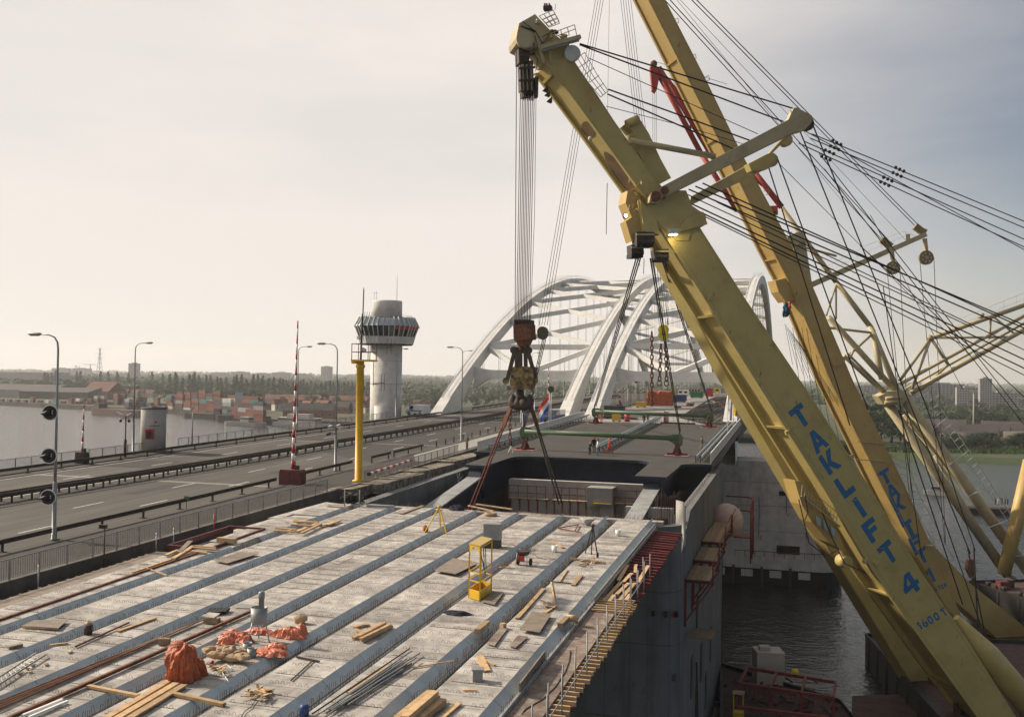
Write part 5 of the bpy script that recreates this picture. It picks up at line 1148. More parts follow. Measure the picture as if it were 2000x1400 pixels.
# working platform and hoist blocks at the joint
for k, (pl, o_, m_) in enumerate((([(1226, 372), (1262, 366), (1270, 420), (1236, 430), (1222, 396)], .6, M['crane2']), ([(1222, 432), (1238, 422), (1254, 426), (1250, 466), (1234, 472)], .5, M['crane2']), ([(1250, 390), (1280, 420), (1290, 458), (1258, 452)], -.1, M['crane'])  )): MB().prism([A_(x, y, o_) for x, y in pl], -NS_*(1.8-.4*k)).build('work_platform', m_, ca)
mb = MB(); rs = random.Random(9)
for i in range(26):
    x, y = rs.uniform(1222, 1256), rs.uniform(356, 415); mb.tube(A_(x, y, -.2-rs.random()), A_(x+rs.uniform(-9, 9), y+rs.uniform(-12, 12), -.2-rs.random()), .035, n=4)
mb.build('platform_rails', M['crane2'], ca, kind='stuff')
for (x0, x1, y0, y1, o_) in ((1243, 1278, 453, 482, -.2), (1233, 1257, 478, 503, .3), (1281, 1306, 486, 510, .4)):
    MB().prism([A_(x, y, o_) for x, y in ((x0, y0), (x1, y0), (x1+1, y1-6), (x0+1, y1-6))], -NS_*1.1).build('hoist_block', M['dsteel'], ca); mb = MB()
    for i in range(7): x = x0+(x1-x0)*(i+.5)/7; mb.prism([A_(x-1.2, y1-8, o_-.1), A_(x+1.2, y1-8, o_-.1), A_(x+1.2, y1, o_-.1), A_(x-1.2, y1, o_-.1)], -NS_*1.2)
    mb.build('sheave_fins', M['black'], ca)
    MB().beam(A_(x0, y0+5, o_-.12), A_(x1, y0+5, o_-.12), .12, .14).build('block_band', M['cream'], ca)
# lit flood lamps
M['lit'] = mat('lit_lamp', (.9, 1, .75), .4, emit=6); M['litw'] = mat('lit_lamp_warm', (1, .85, .5), .4, emit=8)
c = A_(1221, 422, -.5); MB().blob(c, .24, 10, 6, 0).build('flood_lamp', M['dsteel'], ca); MB().blob(c+NS_*.16, .15, 10, 6, 0).build('lamp_lens', M['lit'], ca)
c = A_(1313, 452, -.9); MB().prism([A_(1304, 448, -.7), A_(1322, 448, -.7), A_(1320, 458, -.7), A_(1305, 458, -.7)], NS_*.5).build('flood_lamp', M['greylight'], ca); MB().prism([A_(1306, 459, -.72), A_(1320, 459, -.72), A_(1320, 460, -.72), A_(1306, 460, -.72)], NS_*.4).build('lamp_lens', M['litw'], ca)
pl = bpy.data.lights.new('flood_lamp_light', 'SPOT'); pl.energy = 60; pl.color = (1, .8, .35); pl.spot_size = radians(120); pl.shadow_soft_size = .15
po = bpy.data.objects.new('flood_lamp_light', pl); C.objects.link(po); po.location = A_(1314, 463, -1.0); po.rotation_euler = (-(A_(1330, 500, .0)-po.location)).to_track_quat('Z', 'Y').to_euler()
# balcony with white railing and winch house on the underside
q = A_(1585, 985, 1.2); bal = MB().prism([A_(x, y, .3) for x, y in ((1552, 938), (1566, 940), (1640, 1045), (1652, 1078), (1620, 1060), (1586, 1020), (1566, 985))], -NS_*2.0).build('winch_house', M['crane2'], ca)
mb = MB()
for i in range(12): x = 1565+i*6.2; y = 968+i*5.1; mb.tube(A_(x, y, -.1), A_(x+2, y-20, -.1), .03, n=4)
mb.path([A_(1567, 948, -.1), A_(1590, 962, -.1), A_(1634, 1000, -.1)], .035, 4); mb.path([A_(1566, 958, -.1), A_(1634, 1012, -.1)], .03, 4); mb.path([A_(1565, 968, -.1), A_(1640, 1028, -.1)], .09, 4)
mb.build('balcony_railing', M['cream'], ca)
for i in range(3): MB().prism([A_(1592+i*14, 1006+i*10, .05), A_(1600+i*14, 1012+i*10, .05), A_(1602+i*14, 1028+i*10, .05), A_(1595+i*14, 1022+i*10, .05)], NS_*.15).build('house_window', M['bluegrey'], ca)
c = A_(1656, 1098, .6); MB().path([c, c-NS_*1.2], [.55, .55], 16).build('winch_drum', mA, ca)
for pts in ([(1560, 975), (1580, 1060), (1612, 1085), (1634, 1075)], [(1606, 1000), (1625, 1050), (1650, 1100), (1690, 1118)], [(1572, 968), (1578, 1000), (1572, 1015)]): MB().path([A_(x, y, -.15) for x, y in pts], .05, 5).build('cable', M['rubber'], ca)
for x, y in ((1386, 582), (1663, 892), (1690, 1096), (1712, 1102), (1538, 845)): MB().beam(A_(x-4, y+1, -.1), A_(x+5, y-3, -.1), .25, .3).build('cleat', mA, ca)
M['redrope'] = mat('reddish_sling', (.13, .035, .025), .7, var=.25)
# main hoist ropes and hook block
HY = 75.0
for k, (xt, xb) in enumerate(((1009, 1006), (1016.5, 1009), (1020.5, 1012), (1024, 1015), (1027, 1018), (1030, 1021), (1033, 1024), (1036.5, 1027), (1040, 1030), (1043.5, 1034))):
    yt = 95 if k == 0 else 184; a = A_(xt, yt, .6+.12*(k % 3)); bb = at_y(xb, 630, HY+.12*(k % 3)); rope(ca, [a, bb], .032, 'hoist_rope', m=M['redrope'] if k % 2 else None)
rope(ca, [A_(1047, 185, .6), at_y(1044, 420, 79), at_y(1036, 628, 79)], .022); rope(ca, [A_(1186, 358, .3), A_(1184, 458, .3)], .03, 'hanging_chain')
# luffing ropes: sight lines in a vertical plane behind the boom
for (xa, ya, xb, yb, o1, o2, r) in ((1132, 86, 1548, 212, .5, .3, .068), (1132, 88, 1530, 238, .8, .3, .068), (1150, 114, 1480, 262, 1, .3, .035), (1188, 175, 1468, 276, .6, -.1, .068), (1186, 184, 1432, 291, 1.1, -.1, .068), (1184, 208, 1330, 245, 1.2, 3, .03), (1330, 245, 1480, 290, 3, 3, .03),
        (1358, 364, 2060, 660, .6, 6, .068), (1345, 370, 2060, 678, .9, 6, .068), (1372, 358, 2060, 668, 2.5, 8, .068), (1350, 398, 2060, 730, .6, 6, .068), (1348, 405, 2060, 748, .9, 6, .068), (1354, 412, 2060, 762, 1.3, 6, .05), (1342, 380, 1900, 640, 3, 8, .05),
        (1500, 322, 1660, 830, 3.6, 8, .065), (1519, 311, 1695, 800, 3.6, 8, .065), (1562, 255, 1782, 800, .3, 8, .065), (1782, 800, 1895, 1080, 8, 12, .065), (1586, 240, 1812, 800, .3, 8, .065), (1812, 800, 1905, 1075, 8, 12, .055),
        (1725, 560, 1800, 1090, 9, 12, .05), (1600, 300, 1990, 800, 3, 9, .045), (1610, 330, 2060, 905, 3, 9, .045), (1680, 480, 2060, 830, 5, 9, .05), (1400, 395, 2060, 712, 3, 8, .05), (1700, 420, 1880, 760, 4, 9, .03), (1890, 1070, 1960, 1420, 3, 1, .068), (1902, 1070, 1920, 1420, 3, 1, .068), (1755, 800, 1880, 1180, 8, 10, .068), (1770, 800, 1960, 1350, 8, 4, .06),
        (1570, 255, 2060, 520, 3, 8, .045), (1520, 318, 1900, 700, 3.6, 10, .03), (1246, 500, 1250, 520, .5, .5, .02)): rope(ca, [A_(xa, ya, o1), A_(xb, yb, o2)], r, 'luffing_rope')
for (xa, ya, xb, yb) in ((1586, 262, 2060, 457), (1582, 270, 2060, 470), (1570, 276, 2060, 494), (1560, 280, 2060, 510)): rope(ca, [A_(xa, ya, .3), A_(xb, yb, 7)], .05, 'stay_rope')
for x, y in ((1634, 279), (1630, 289), (1620, 297), (1613, 309), (1757, 331), (1752, 341), (1734, 350), (1728, 359)):
    for d_ in (-8, 0, 8): MB().blob(A_(x+d_, y+d_*.45, 1.6), .16, 8, 5, .1).build('rope_clamp', M['rope'], ca)

# ---------------------------------------------------------------- second crane behind
base = B_(1890, 1200); cb = thing('sheerleg_crane', 'second yellow sheerleg crane behind, blue lettering TAKLIFT 1 on its boom', 'crane', (base.x, base.y, WZ+3)); mB = M['crane2']
LB = [(1196, -140), (1266, 0), (1344, 156), (1415, 297), (1505, 482), (1544, 556), (1624, 748), (1725, 954), (1800, 1100), (1850, 1190)]
RB = [(1226, -140), (1299, 0), (1376, 150), (1447, 297), (1547, 482), (1586, 556), (1668, 748), (1766, 945), (1832, 1095), (1886, 1222)]
LBw, RBw = boom(cb, B_, LB, RB, 3.6, mB, .40, .1)
ribs(cb, LBw, RBw, (.19, .31, .475), 3.6, mB)
seams(cb, LBw, RBw, [.08+.07*i for i in range(13)], mB)
MB().prism([B_(x, y, .4) for x, y in ((1514, 548), (1545, 540), (1555, 585), (1535, 590), (1521, 570))], -NS_*2.0).build('hoist_bracket', mB, cb)
for x0, y0, x1, y1 in ((1645, 695, 1655, 688), ): MB().prism([B_(1622, 700, -.2), B_(1640, 692, -.2), B_(1652, 700, -.2), B_(1648, 712, -.2), B_(1628, 716, -.2)], -NS_*1.0).build('bracket', mB, cb)
MB().prism([B_(x, y, 1.2) for x, y in ((1800, 1035), (1826, 1068), (1892, 1136), (2060, 1270), (2060, 1345), (1930, 1230), (1850, 1160))], -NS_*2.4).build('second_leg', mB, cb)
for qy in (872, 907): MB().path([B_(1675, qy-10, -.15), B_(1700, qy-8, -.15), B_(1740, qy-4, -.15)], .06, 5).build('hand_bar', M['cream'], cb)
dn = (B_(1801, 1084)-B_(1730, 932)).normalized(); up = -dn; rt = up.cross(NS_).normalized()
if rt.dot(RX) < 0: rt = -rt
for ch, x, y in zip('TAKLIFT', (1729, 1743, 1755, 1767, 1778, 1789, 1801), (931, 959, 984, 1011, 1035, 1059, 1085)): glyph(ch, B_(x, y), rt, up, 1.75, 1.95, cb, M['letter'], .01)
glyph('1', B_(1818, 1123), rt, up, 1.5, 2.0, cb, M['letter'], .01)
for ch, x, y in zip('0TON', (1827, 1835, 1840, 1846), (1151, 1147, 1145, 1142)): glyph(ch, B_(x, y), rt, up, .34, .6, cb, M['letter'], .01)
# hooks and small fittings on the boom back
for x, y in ((1318, 38), (1352, 108), (1378, 150), (1494, 372), (1540, 455)): MB().path([B_(x-2, y+2, .5), B_(x+6, y-2, .5), B_(x+8, y+6, .5), B_(x+2, y+9, .5)], .05, 5).build('eye_hook', mB, cb)
mb = MB()
for o_ in (-.2, .5): mb.path([B_(1740, 890, o_), B_(1770, 960, o_), B_(1850, 1110, o_)], .035, 4)
mb.path([B_(1772, 905, -.2), B_(1800, 975, -.2), B_(1862, 1090, -.2)], .03, 4)
for i in range(14): q = i/13; mb.tube(B_(1742+q*106, 892+q*214, -.2), B_(1772+q*90, 905+q*184, -.2), .025, n=4)
mb.build('ladder_cage', M['cream'], cb)
MB().box(B_(1815, 1065, -.6), (1.0, 1.0, .12)).build('ladder_platform', M['cream'], cb); mb = MB()
for d_ in (-.5, .5):
    for e in (-.5, .5): mb.tube(B_(1815, 1065, -.6)+V((d_, e, 0)), B_(1815, 1065, -.6)+V((d_, e, 1.1)), .03, n=4)
mb.build('platform_rail', M['cream'], cb)
# ropes from its head (above the picture) to the two lifting blocks and to the jib tips
hB = lambda dx, o_=0: B_(1196+dx, -120, o_)
GB = at_y(1060, 648, 110.5); YB = at_y(1296, 650, 118)
for k in range(4): rope(cb, [hB(-12+k*5, 1), GB+V((-.45+k*.3, .1*k, .8))], .03, 'hoist_rope')
for k in range(5): rope(cb, [hB(2+k*5, 1), YB+V((-.5+k*.25, .1*k, .8))], .028, 'hoist_rope')
rope(cb, [hB(-4, 1), at_y(1186, 260, 118)], .02)
MB().path([GB+V((0, -.3, 0)), GB+V((0, .3, 0))], [.62, .62], 20).path([GB+V((0, -.28, -.35)), GB+V((0, .28, -.35))], [.58, .58], 20).build('green_block', M['cgreen'], cb)
MB().path([YB+V((0, -.3, .35)), YB+V((0, .3, .35))], [.62, .62], 20).path([YB+V((0, -.28, -.3)), YB+V((0, .28, -.3))], [.62, .62], 20).build('yellow_block', M['yellow2'] if 'yellow2' in M else M.setdefault('yellow2', mat('lemon_paint', (.62, .52, .03), .5, var=.15)), cb)
MB().box(YB+V((.05, -.32, -.2)), (.5, .05, .14)).build('block_slot', M['black'], cb)
def chain(parent, a, b, link=.42, r=.05, m=None, name='chain'):
    a = V3(a); b = V3(b); n = max(2, int((b-a).length/link)); mb = MB(); d = (b-a).normalized()
    for i in range(n):
        c = a.lerp(b, (i+.5)/n); s_ = V((1, 0, 0)) if i % 2 else V((.25, .97, 0)); s_ = (s_-d*s_.dot(d)).normalized(); h = (b-a).length/n*.62
        mb.path([c+d*(h*cos(q))+s_*(link*.32*sin(q)) for q in [2*pi*j/8 for j in range(9)]], r, 4, cap=False)
    return mb.build(name, m or M['rust'], parent)
chain(cb, at_y(1273, 648, 118), at_y(1273, 792, 118), .55, .075); chain(cb, at_y(1291, 672, 118), at_y(1288, 744, 118), .55, .075, M['rust']); chain(cb, at_y(1300, 668, 118), at_y(1302, 744, 118), .55, .075)
for x in (1288, 1302): c = at_y(x, 748, 118); MB().path([c+V((.28*cos(a), 0, .35*sin(a))) for a in [2*pi*i/12 for i in range(13)]], .06, 5).build('chain_ring', M['rust'], cb)
# jib tip ropes
for (xa, ya, xb, yb, r) in ((1180, -130, 1724, 470, .068), (1190, -130, 1736, 470, .068), (1222, -130, 1786, 440, .068), (1232, -130, 1796, 442, .068), (1206, -130, 1770, 470, .03), (1215, -130, 1650, 400, .03)): rope(cb, [B_(xa, ya, 1), at_d(xb, yb, 166)], r, 'topping_rope')
# falls between the boom's hoist bracket and its hook, seen as a bundle under the bracket
for k in range(11): rope(cb, [B_(1533+k*3.0, 632+k*4, 1.0), B_(1548+k*10, 712+k*9, 1.2)], .026, 'fall_rope')
for k in range(6): rope(cb, [B_(1548+k*9, 640, 1.0), B_(1600+k*16, 1060, 4)], .03, 'fall_rope')
# blue and red cloth bundle on the hoist bracket
c = B_(1537, 604, -.3); bun = thing('cloth_bundle', 'blue and red cloth bundle tied to the boom of the second crane', 'bundle', c)
MB().blob(c, (.42, .35, .75), 11, 7, .38, sm=False).blob(c+V((-.25, -.1, -.5)), (.3, .25, .5), 9, 6, .4, sm=False).build('blue_cloth', M['cloth_b'] if 'cloth_b' in M else M.setdefault('cloth_b', mat('teal_cloth', (.015, .06, .10), .9, var=.3, scale=3)), bun); MB().blob(c+V((.35, -.2, .45)), (.16, .2, .6), 9, 6, .4, sm=False).build('red_cloth', M['redjib'], bun)

# ---------------------------------------------------------------- third crane: tubular frame, jib with sheaves, red fly jib
D3 = 166.0; K = lambda x, y, d=0.: at_d(x, y, D3+d)
base = K(1985, 1120); cc = thing('lattice_crane', 'pale tubular lattice crane at the right with jib sheaves', 'crane', (base.x, base.y, WZ+3))
def T(parent, xa, ya, xb, yb, r, da=0, db=0, name='tube', m=None, r2=None): return MB().tube(K(xa, ya, da), K(xb, yb, db), r, r2, 10).build(name, m or M['cream'], parent)
for a in ((1527, 406, 1633, 551, .42, 2, 2), (1633, 551, 1699, 637, .46, 2, 2), (1699, 637, 1754, 766, .52, 2, 0), (1619, 620, 1756, 771, .5, -4, 0), (1647, 694, 1732, 772, .36, -5, 0), (1704, 645, 1722, 740, .5, 2, -1), (1619, 640, 1704, 650, .22, -4, 2), (1662, 690, 1704, 652, .22, -4, 2), (1633, 556, 1614, 616, .16, 2, -4), (1633, 556, 1633, 622, .16, 2, -4), (1655, 690, 1735, 770, .22, -5, 0), (1560, 480, 1633, 500, .2, 0, 2), (1660, 700, 1668, 682, .2, -5, -4)): T(cc, *a)
MB().prism([K(x, y, -6) for x, y in ((1549, 462), (1570, 452), (1584, 540), (1590, 582), (1560, 584), (1556, 540))], F0*2).build('mast_post', M['cream'], cc); MB().prism([K(x, y, -7) for x, y in ((1538, 462), (1556, 454), (1574, 452), (1572, 470), (1556, 480), (1540, 474))], F0*2.5).build('mast_head', M['cream'], cc)
# knee joint
MB().prism([K(x, y, -2) for x, y in ((1716, 774), (1738, 764), (1764, 762), (1772, 776), (1762, 792), (1726, 790))], F0*3).build('knee_joint', M['cream'], cc)
for a in ((1758, 768, 2040, 1160, .95, 0, 4), (1732, 786, 1968, 1122, .85, 0, 2), (1764, 811, 1990, 1085, .3, 1, 3), (1825, 890, 1960, 1110, .28, 1, 2), (1968, 1122, 2060, 1175, .35, 2, 2), (1730, 778, 1760, 776, .3, -3, -3), (1728, 786, 1760, 784, .3, -3, -3)): T(cc, *a, name='leg_tube')
T(cc, 2014, 900, 1960, 1122, 1.3, 0, 0, 'yellow_column', M['crane2'], 1.1)
mb = MB()
for k, (o_, p_) in enumerate((((1795, 760), (2010, 1080)), ((1806, 752), (2020, 1070)), ((1815, 762), (2024, 1082)))): mb.path([K(*o_), K(*p_)], .05, 4)
for i in range(26): q = i/25; mb.path([K(1795+215*q, 760+320*q), K(1806+214*q, 752+318*q), K(1815+209*q, 762+320*q)], .035, 4)
for i in range(6): q = i/5; mb.tube(K(1770+200*q, 790+300*q), K(1795+215*q, 760+320*q), .08, n=5)
mb.build('ladder_cage', M['greylight'], cc)
# right-hand boom (goes up to the right)
for a in ((1758, 750, 2060, 584, .30, 0, 0), (1778, 768, 2060, 610, .42, 0, 0), (1768, 760, 2060, 598, .22, 3, 3), (1818, 660, 2060, 575, .40, 0, 0), (1818, 660, 1757, 744, .26, 0, 0), (1818, 660, 1781, 760, .24, 0, 0), (1818, 660, 1852, 712, .26, 0, 0), (1818, 660, 1974, 658, .2, 0, 0), (1935, 622, 1933, 662, .18, 0, 0), (1942, 620, 1985, 655, .18, 0, 0), (1852, 712, 1800, 762, .2, 3, 0), (1914, 622, 1920, 612, .3, 0, 0)): T(cc, *a, name='boom_tube')
c = K(1817, 660); MB().blob(c, .55, 10, 6, 0).build('boom_node', M['cream'], cc)
mb = MB()
for (o_, p_) in (((1860, 628), (2060, 548)), ((1860, 640), (2060, 560)), ((1800, 770), (1960, 640))): mb.path([K(*o_), K(*p_)], .04, 4)
for i in range(9): q = i/8; mb.tube(K(1860+200*q, 628+-80*q), K(1860+200*q, 644-80*q), .03, n=4)
mb.build('boom_walkway', M['greylight'], cc)
# jib arm with two big sheaves
MB().beam(K(1574, 561), K(1808, 458), .95, .95, w2=.85, h2=.8).build('jib_arm', M['cream'], cc)
mb = MB(); mb.path([K(1600, 528), K(1690, 480), K(1764, 452), K(1790, 462)], .035, 4); mb.path([K(1605, 538), K(1692, 492), K(1765, 462)], .03, 4)
for i in range(8): q = i/7; mb.tube(K(1602+165*q, 528-76*q), K(1606+166*q, 549-73*q), .03, n=4)
mb.build('jib_rail', M['greylight'], cc)
for (x, y, r, hx, hy) in ((1745, 523, 1.12, 1741, 484), (1810, 503, 1.22, 1806, 466)):
    MB().beam(K(hx, hy), K(x, y), .65, .5).build('sheave_hanger', M['cream'], cc); c = K(x, y, -.5); MB().path([c, c+F0*.55], [r, r], 26).build('sheave', M['sheave'] if 'sheave' in M else M.setdefault('sheave', mat('dirty_ochre', (.22, .16, .07), .7, var=.25)), cc)
    MB().path([c-F0*.12, c], [.3, .3], 12).build('sheave_hub', M['cream'], cc)
    for i in range(7): a = 2*pi*i/7; q = c-F0*.03+(RX*cos(a)+UX*sin(a))*r*.62; MB().path([q, q+F0*.02], [.13, .13], 8).build('sheave_hole', M['greylight'], cc)
    for s_ in (-1, 1): q = K(x, y)+RX*(s_*r); rope(cc, [q, K(x+ (40 if s_ < 0 else 32), 1010+(x-1745)*.8)+RX*(s_*.4)], .055, 'fall_rope')
for x, y in ((1730, 474), (1795, 448)): MB().beam(K(x-8, y-6), K(x+10, y+8), .7, 1.1).build('tip_block', M['sheave'], cc)
MB().box(K(1773, 463), (.7, .7, .9)).build('jib_lug', M['cream'], cc); MB().tube(K(1808, 448), K(1800, 462), .35, n=10).build('tip_pin', M['cream'], cc)
MB().prism([K(x, y, -6) for x, y in ((1892, 1094), (1902, 1092), (1906, 1120), (1898, 1130), (1890, 1112))], F0*1.0).build('hook_block', M['rust'], cc)
# red fly jib
rj = thing('red_jib', 'dark red lattice fly jib with hanging tackle behind the yellow booms', 'crane jib', K(1437, 407))
for a in ((1281, 135, 1368, 298, .46), (1287, 132, 1390, 305, .42), (1290, 140, 1345, 208, .4), (1368, 298, 1440, 412, .46), (1390, 305, 1450, 405, .42), (1340, 205, 1400, 300, .32), (1470, 332, 1527, 405, .5), (1462, 340, 1490, 362, .3), (1310, 180, 1318, 192, .3), (1345, 250, 1356, 242, .3), (1375, 300, 1386, 296, .3), (1295, 150, 1300, 170, .3)): MB().tube(K(*a[:2]), K(*a[2:4]), a[4], n=10).build('chord', M['redjib'], rj)
mb = MB()
for i in range(24): q = i/23; x, y = 1300+90*q, 142+150*q; mb.tube(K(x+8, y), K(x+13, y-6), .035, n=4)
mb.path([K(1312, 138), K(1402, 288)], .035, 4); mb.path([K(1306, 140), K(1398, 292)], .035, 4); mb.build('walkway_rail', M['dsteel'], rj)
MB().blob(K(1277, 125), .6, 14, 9, 0).build('head_sheave', M['rust'], rj); MB().prism([K(x, y, -1) for x, y in ((1270, 130), (1284, 132), (1288, 150), (1283, 176), (1280, 180), (1274, 176))], F0*1.2).build('tackle_block', M['redjib'], rj)
for x in (1275, 1279, 1282): rope(rj, [K(x, 178), K(x, 285)], .03)
rope(rj, [K(1284, 122), K(1420, 165)], .04); MB().box(K(1512, 408), (1.2, 1.0, .9)).build('red_cabinet', M['redjib'], rj); MB().box(K(1514, 415), (.9, .9, .8)).build('grey_cabinet', M['dsteel'], rj)

# ================================================================ lifting gear over the leaf
hk = thing('hook_block', 'rusty multi-sheave hook block with double hook hanging from the front crane', 'hook block', at_y(1018, 790, HY))
Hh = lambda x, y, d=0.: at_y(x, y, HY+d)
MB().prism([Hh(x, y, -.8) for x, y in ((1002, 634), (1035, 632), (1037, 662), (1004, 666))], (0, 1.6, 0)).build('sheave_block', M['rust'], hk)
for k in range(8): x = 1004+k*4.1; MB().prism([Hh(x, 624, -.7), Hh(x+2, 624, -.7), Hh(x+2, 640, -.7), Hh(x, 640, -.7)], (0, 1.4, 0)).build('sheave', M['dsteel'], hk)
MB().prism([Hh(x, y, -.6) for x, y in ((1006, 664), (1034, 661), (1030, 670), (1026, 676), (1012, 676))], (0, 1.2, 0)).build('block_yoke', M['rust'], hk); MB().tube(Hh(1018, 674), Hh(1018, 690), .3, n=10).build('swivel', M['rust'], hk)
for s_ in (-1, 1): c = Hh(1018+s_*13, 684); MB().path([c-V((0, .3, 0)), c+V((0, .3, 0))], [.3, .3], 14).build('pin', M['dsteel'], hk)
MB().beam(Hh(1004, 684), Hh(1032, 684), .5, .5).build('cross_bar', M['dsteel'], hk)
for (xa, ya, xb, yb) in ((1005, 686, 990, 745), (1010, 686, 1008, 748), (1026, 686, 1028, 748), (1031, 686, 1046, 738), (1016, 686, 1017, 740)): MB().beam(Hh(xa, ya, -.3), Hh(xb, yb, -.3), .22, .28).beam(Hh(xa, ya, .3), Hh(xb, yb, .3), .22, .28).build('link_bar', M['dsteel'], hk)
MB().prism([Hh(x, y, -.7) for x, y in ((1000, 716), (1040, 716), (1042, 744), (1034, 758), (998, 758), (996, 744))], (0, 1.4, 0)).build('yoke_body', M['yokey'] if 'yokey' in M else M.setdefault('yokey', mat('oily_yellow', (.27, .19, .07), .7, var=.4, scale=1.5, col2=(.06, .04, .025), c2=(.42, .58))), hk)
for x in (988, 1044): MB().path([Hh(x, 744, -.5), Hh(x, 744, .5)], [.28, .28], 12).build('pin', M['yokey'], hk)
MB().beam(Hh(996, 757), Hh(1037, 757), 1.5, .3).build('lower_yoke', M['yokey'], hk)
MB().path([Hh(1016, 758), Hh(1016, 772), Hh(1018, 780)], [.28, .32, .45], 12).build('hook_shank', M['dsteel'], hk)
for s_ in (-1, 1): MB().path([Hh(1018, 782), Hh(1018+s_*8, 792), Hh(1018+s_*15, 790), Hh(1018+s_*18, 782), Hh(1018+s_*16, 774), Hh(1018+s_*17, 770)], [.5, .5, .42, .33, .22, .08], 10).build('hook', M['dsteel'], hk)
tgt = [((1003, 786), at_y(919, 1002, 77.0)), ((1000, 786), at_y(912, 1002, 78.0)), ((1034, 786), at_y(1092, 985, 79.0)), ((1036, 786), at_y(1099, 985, 80.0))]
M['redrope'] = mat('reddish_sling', (.13, .035, .025), .7, var=.25)
for k, ((x, y), b_) in enumerate(tgt): sl_ = thing('wire_sling', ('outer', 'inner', 'inner', 'outer')[k]+' wire sling from the big hook down to the '+('left' if k < 2 else 'right')+' tail of the leaf', 'sling', Hh(x, y)); rope(sl_, [Hh(x, y, .2*k-.3), b_], .075, 'wire', m=M['redrope'] if k < 2 else M['dsteel']); MB().beam(Hh(x, y, .2*k-.3), Hh(x, y, .2*k-.3).lerp(b_, .22), .13, .18).build('sleeve', M['rust'], sl_)
ch_ = thing('hanging_chain', 'rusty chain hanging left of the hook down to the man in white trousers', 'chain', at_y(997, 780, 106)); chain(ch_, at_y(996, 800, 106), at_y(996, 868, 106), .5, .06, name='links')
# green spreader beams
M['greenp'] = M['green']
for k, (pl_, pr_, y, lab) in enumerate((((1027, 842), (1322, 856), 111.25, 'long green tubular spreader beam over the front of the leaf'), ((1163, 803), (1381, 813), 153, 'green tubular spreader beam over the rear of the leaf'))):
    a = at_y(*pl_, y); b_ = at_y(*pr_, y); a.x = -31.05; b_.x = -13.1
    t = thing('spreader_beam', lab, 'spreader beam', (a+b_)/2); MB().tube(a, b_, .27, n=16).build('tube', M['green'], t)
    for p, s_ in ((a, -1), (b_, 1)):
        MB().prism([p+V((s_*x, -.12, z)) for x, z in ((-1.2, .0), (-.5, .5), (.4, .5), (.65, .1), (.55, -.75), (.2, -1.0), (-.1, -.8), (-.9, -.35))], (0, .24, 0)).build('end_plate', M['green'], t)
        MB().path([p+V((s_*.2, -.4, -.75)), p+V((s_*.2, .4, -.75))], [.12, .12], 8).build('pin', M['rust'], t)
        lz = LZ(y)+1.7; chain(t, p+V((s_*.1, 0, -.7)), V((p.x, y, lz)), .6, .10, name='link_chain')
        MB().path([p+V((s_*.2+.0, 0, .4)), p+V((s_*.2, 0, 1.1))], [.12, .07], 8).build('socket', M['rust'], t)
    if k == 0: FA, FB_ = a, b_
    else: RA_, RB_ = a, b_
def sling(label, a, b_, r=.05, n=2):
    t = thing('wire_sling', label, 'sling', a)
    for i in range(n): rope(t, [a+V((.12*i, .1*i, 0)), b_+V((.16*i, .1*i, 0))], r, 'wire')
sling('wire sling from the green block to the left end of the front green beam', FA+V((-.2, 0, .8)), GB+V((0, 0, -.9)), .055, 3)
sling('wire sling from the front crane down to the right end of the front green beam', FB_+V((.2, 0, .8)), A_(1270, 505, .7), .06, 2)
sling('wire sling from the front crane down to the left end of the rear green beam', RA_+V((-.2, 0, .8)), A_(1243, 503, .7), .06, 3)
sling('wire sling from the front crane down to the right end of the rear green beam', RB_+V((.2, 0, .8)), A_(1292, 505, .9), .06, 2)
rp_ = thing('loose_rope', 'thin dark ropes hanging from the joint of the front crane boom', 'rope', A_(1258, 505)); rope(rp_, [A_(1258, 505, .5), A_(1257, 535, .5)], .03); rope(rp_, [A_(1302, 510, .9), at_y(1303, 640, 118)], .03)
# ================================================================ pontoons and boats on the river
def hull(name, label, cat, P4, zt, m, md, z0=None):
    """box hull from four deck corners"""
    z0 = WZ-.6 if z0 is None else z0; c = sum(P4, V((0, 0, 0)))/4; t = thing(name, label, cat, (c.x, c.y, WZ))
    MB().prism([V((p.x, p.y, z0)) for p in P4], (0, 0, zt-z0)).build('hull', m, t); ins = [p.lerp(c, .03) for p in P4]
    MB().add([V((p.x, p.y, zt+.006)) for p in ins], [(0, 1, 2, 3)]).build('deck', md, t); mb = MB()
    for i in range(4): a, b = P4[i], P4[(i+1) % 4]; mb.beam(V((a.x, a.y, zt+.2)), V((b.x, b.y, zt+.2)), .14, .4)
    mb.build('bulwark', m, t); fm = mesh_of(MB().tube((0, 0, 0), (0, 0, zt-WZ), .2, n=8), 'fender', M['rubber'])
    for i in range(4):
        a, b = P4[i], P4[(i+1) % 4]; k = max(1, int((b-a).length/4))
        for j in range(k): p = a.lerp(b, (j+.5)/k); piece('fender', fm, t, (p.x, p.y, WZ))
    return t
zt = WZ+3.4
c1 = at_z(1690, 1242, zt); c2 = at_z(1832, 1402, zt); e = (c2-c1); hd = V((e.y, -e.x, 0)).normalized()*-1
if hd.x < 0: hd = -hd
c2 = c1+e*1.6
pA = hull('crane_pontoon', 'black pontoon carrying the front crane, bow towards the pier', 'pontoon', [c1, c2, c2+hd*60, c1+hd*60], zt, M['hull'], M['hullrust'])
mb = MB(); rs = random.Random(5)
for i in range(24): p = c1+e*rs.uniform(.05, 1.4)+hd*rs.uniform(1, 12); mb.box((p.x, p.y, zt+rs.uniform(.2, .7)), (rs.uniform(.4, 1.6), rs.uniform(.4, 1.4), rs.uniform(.4, 1.4)), rs.uniform(0, 3))
mb.build('deck_gear', M['hullrust'], pA, kind='stuff')
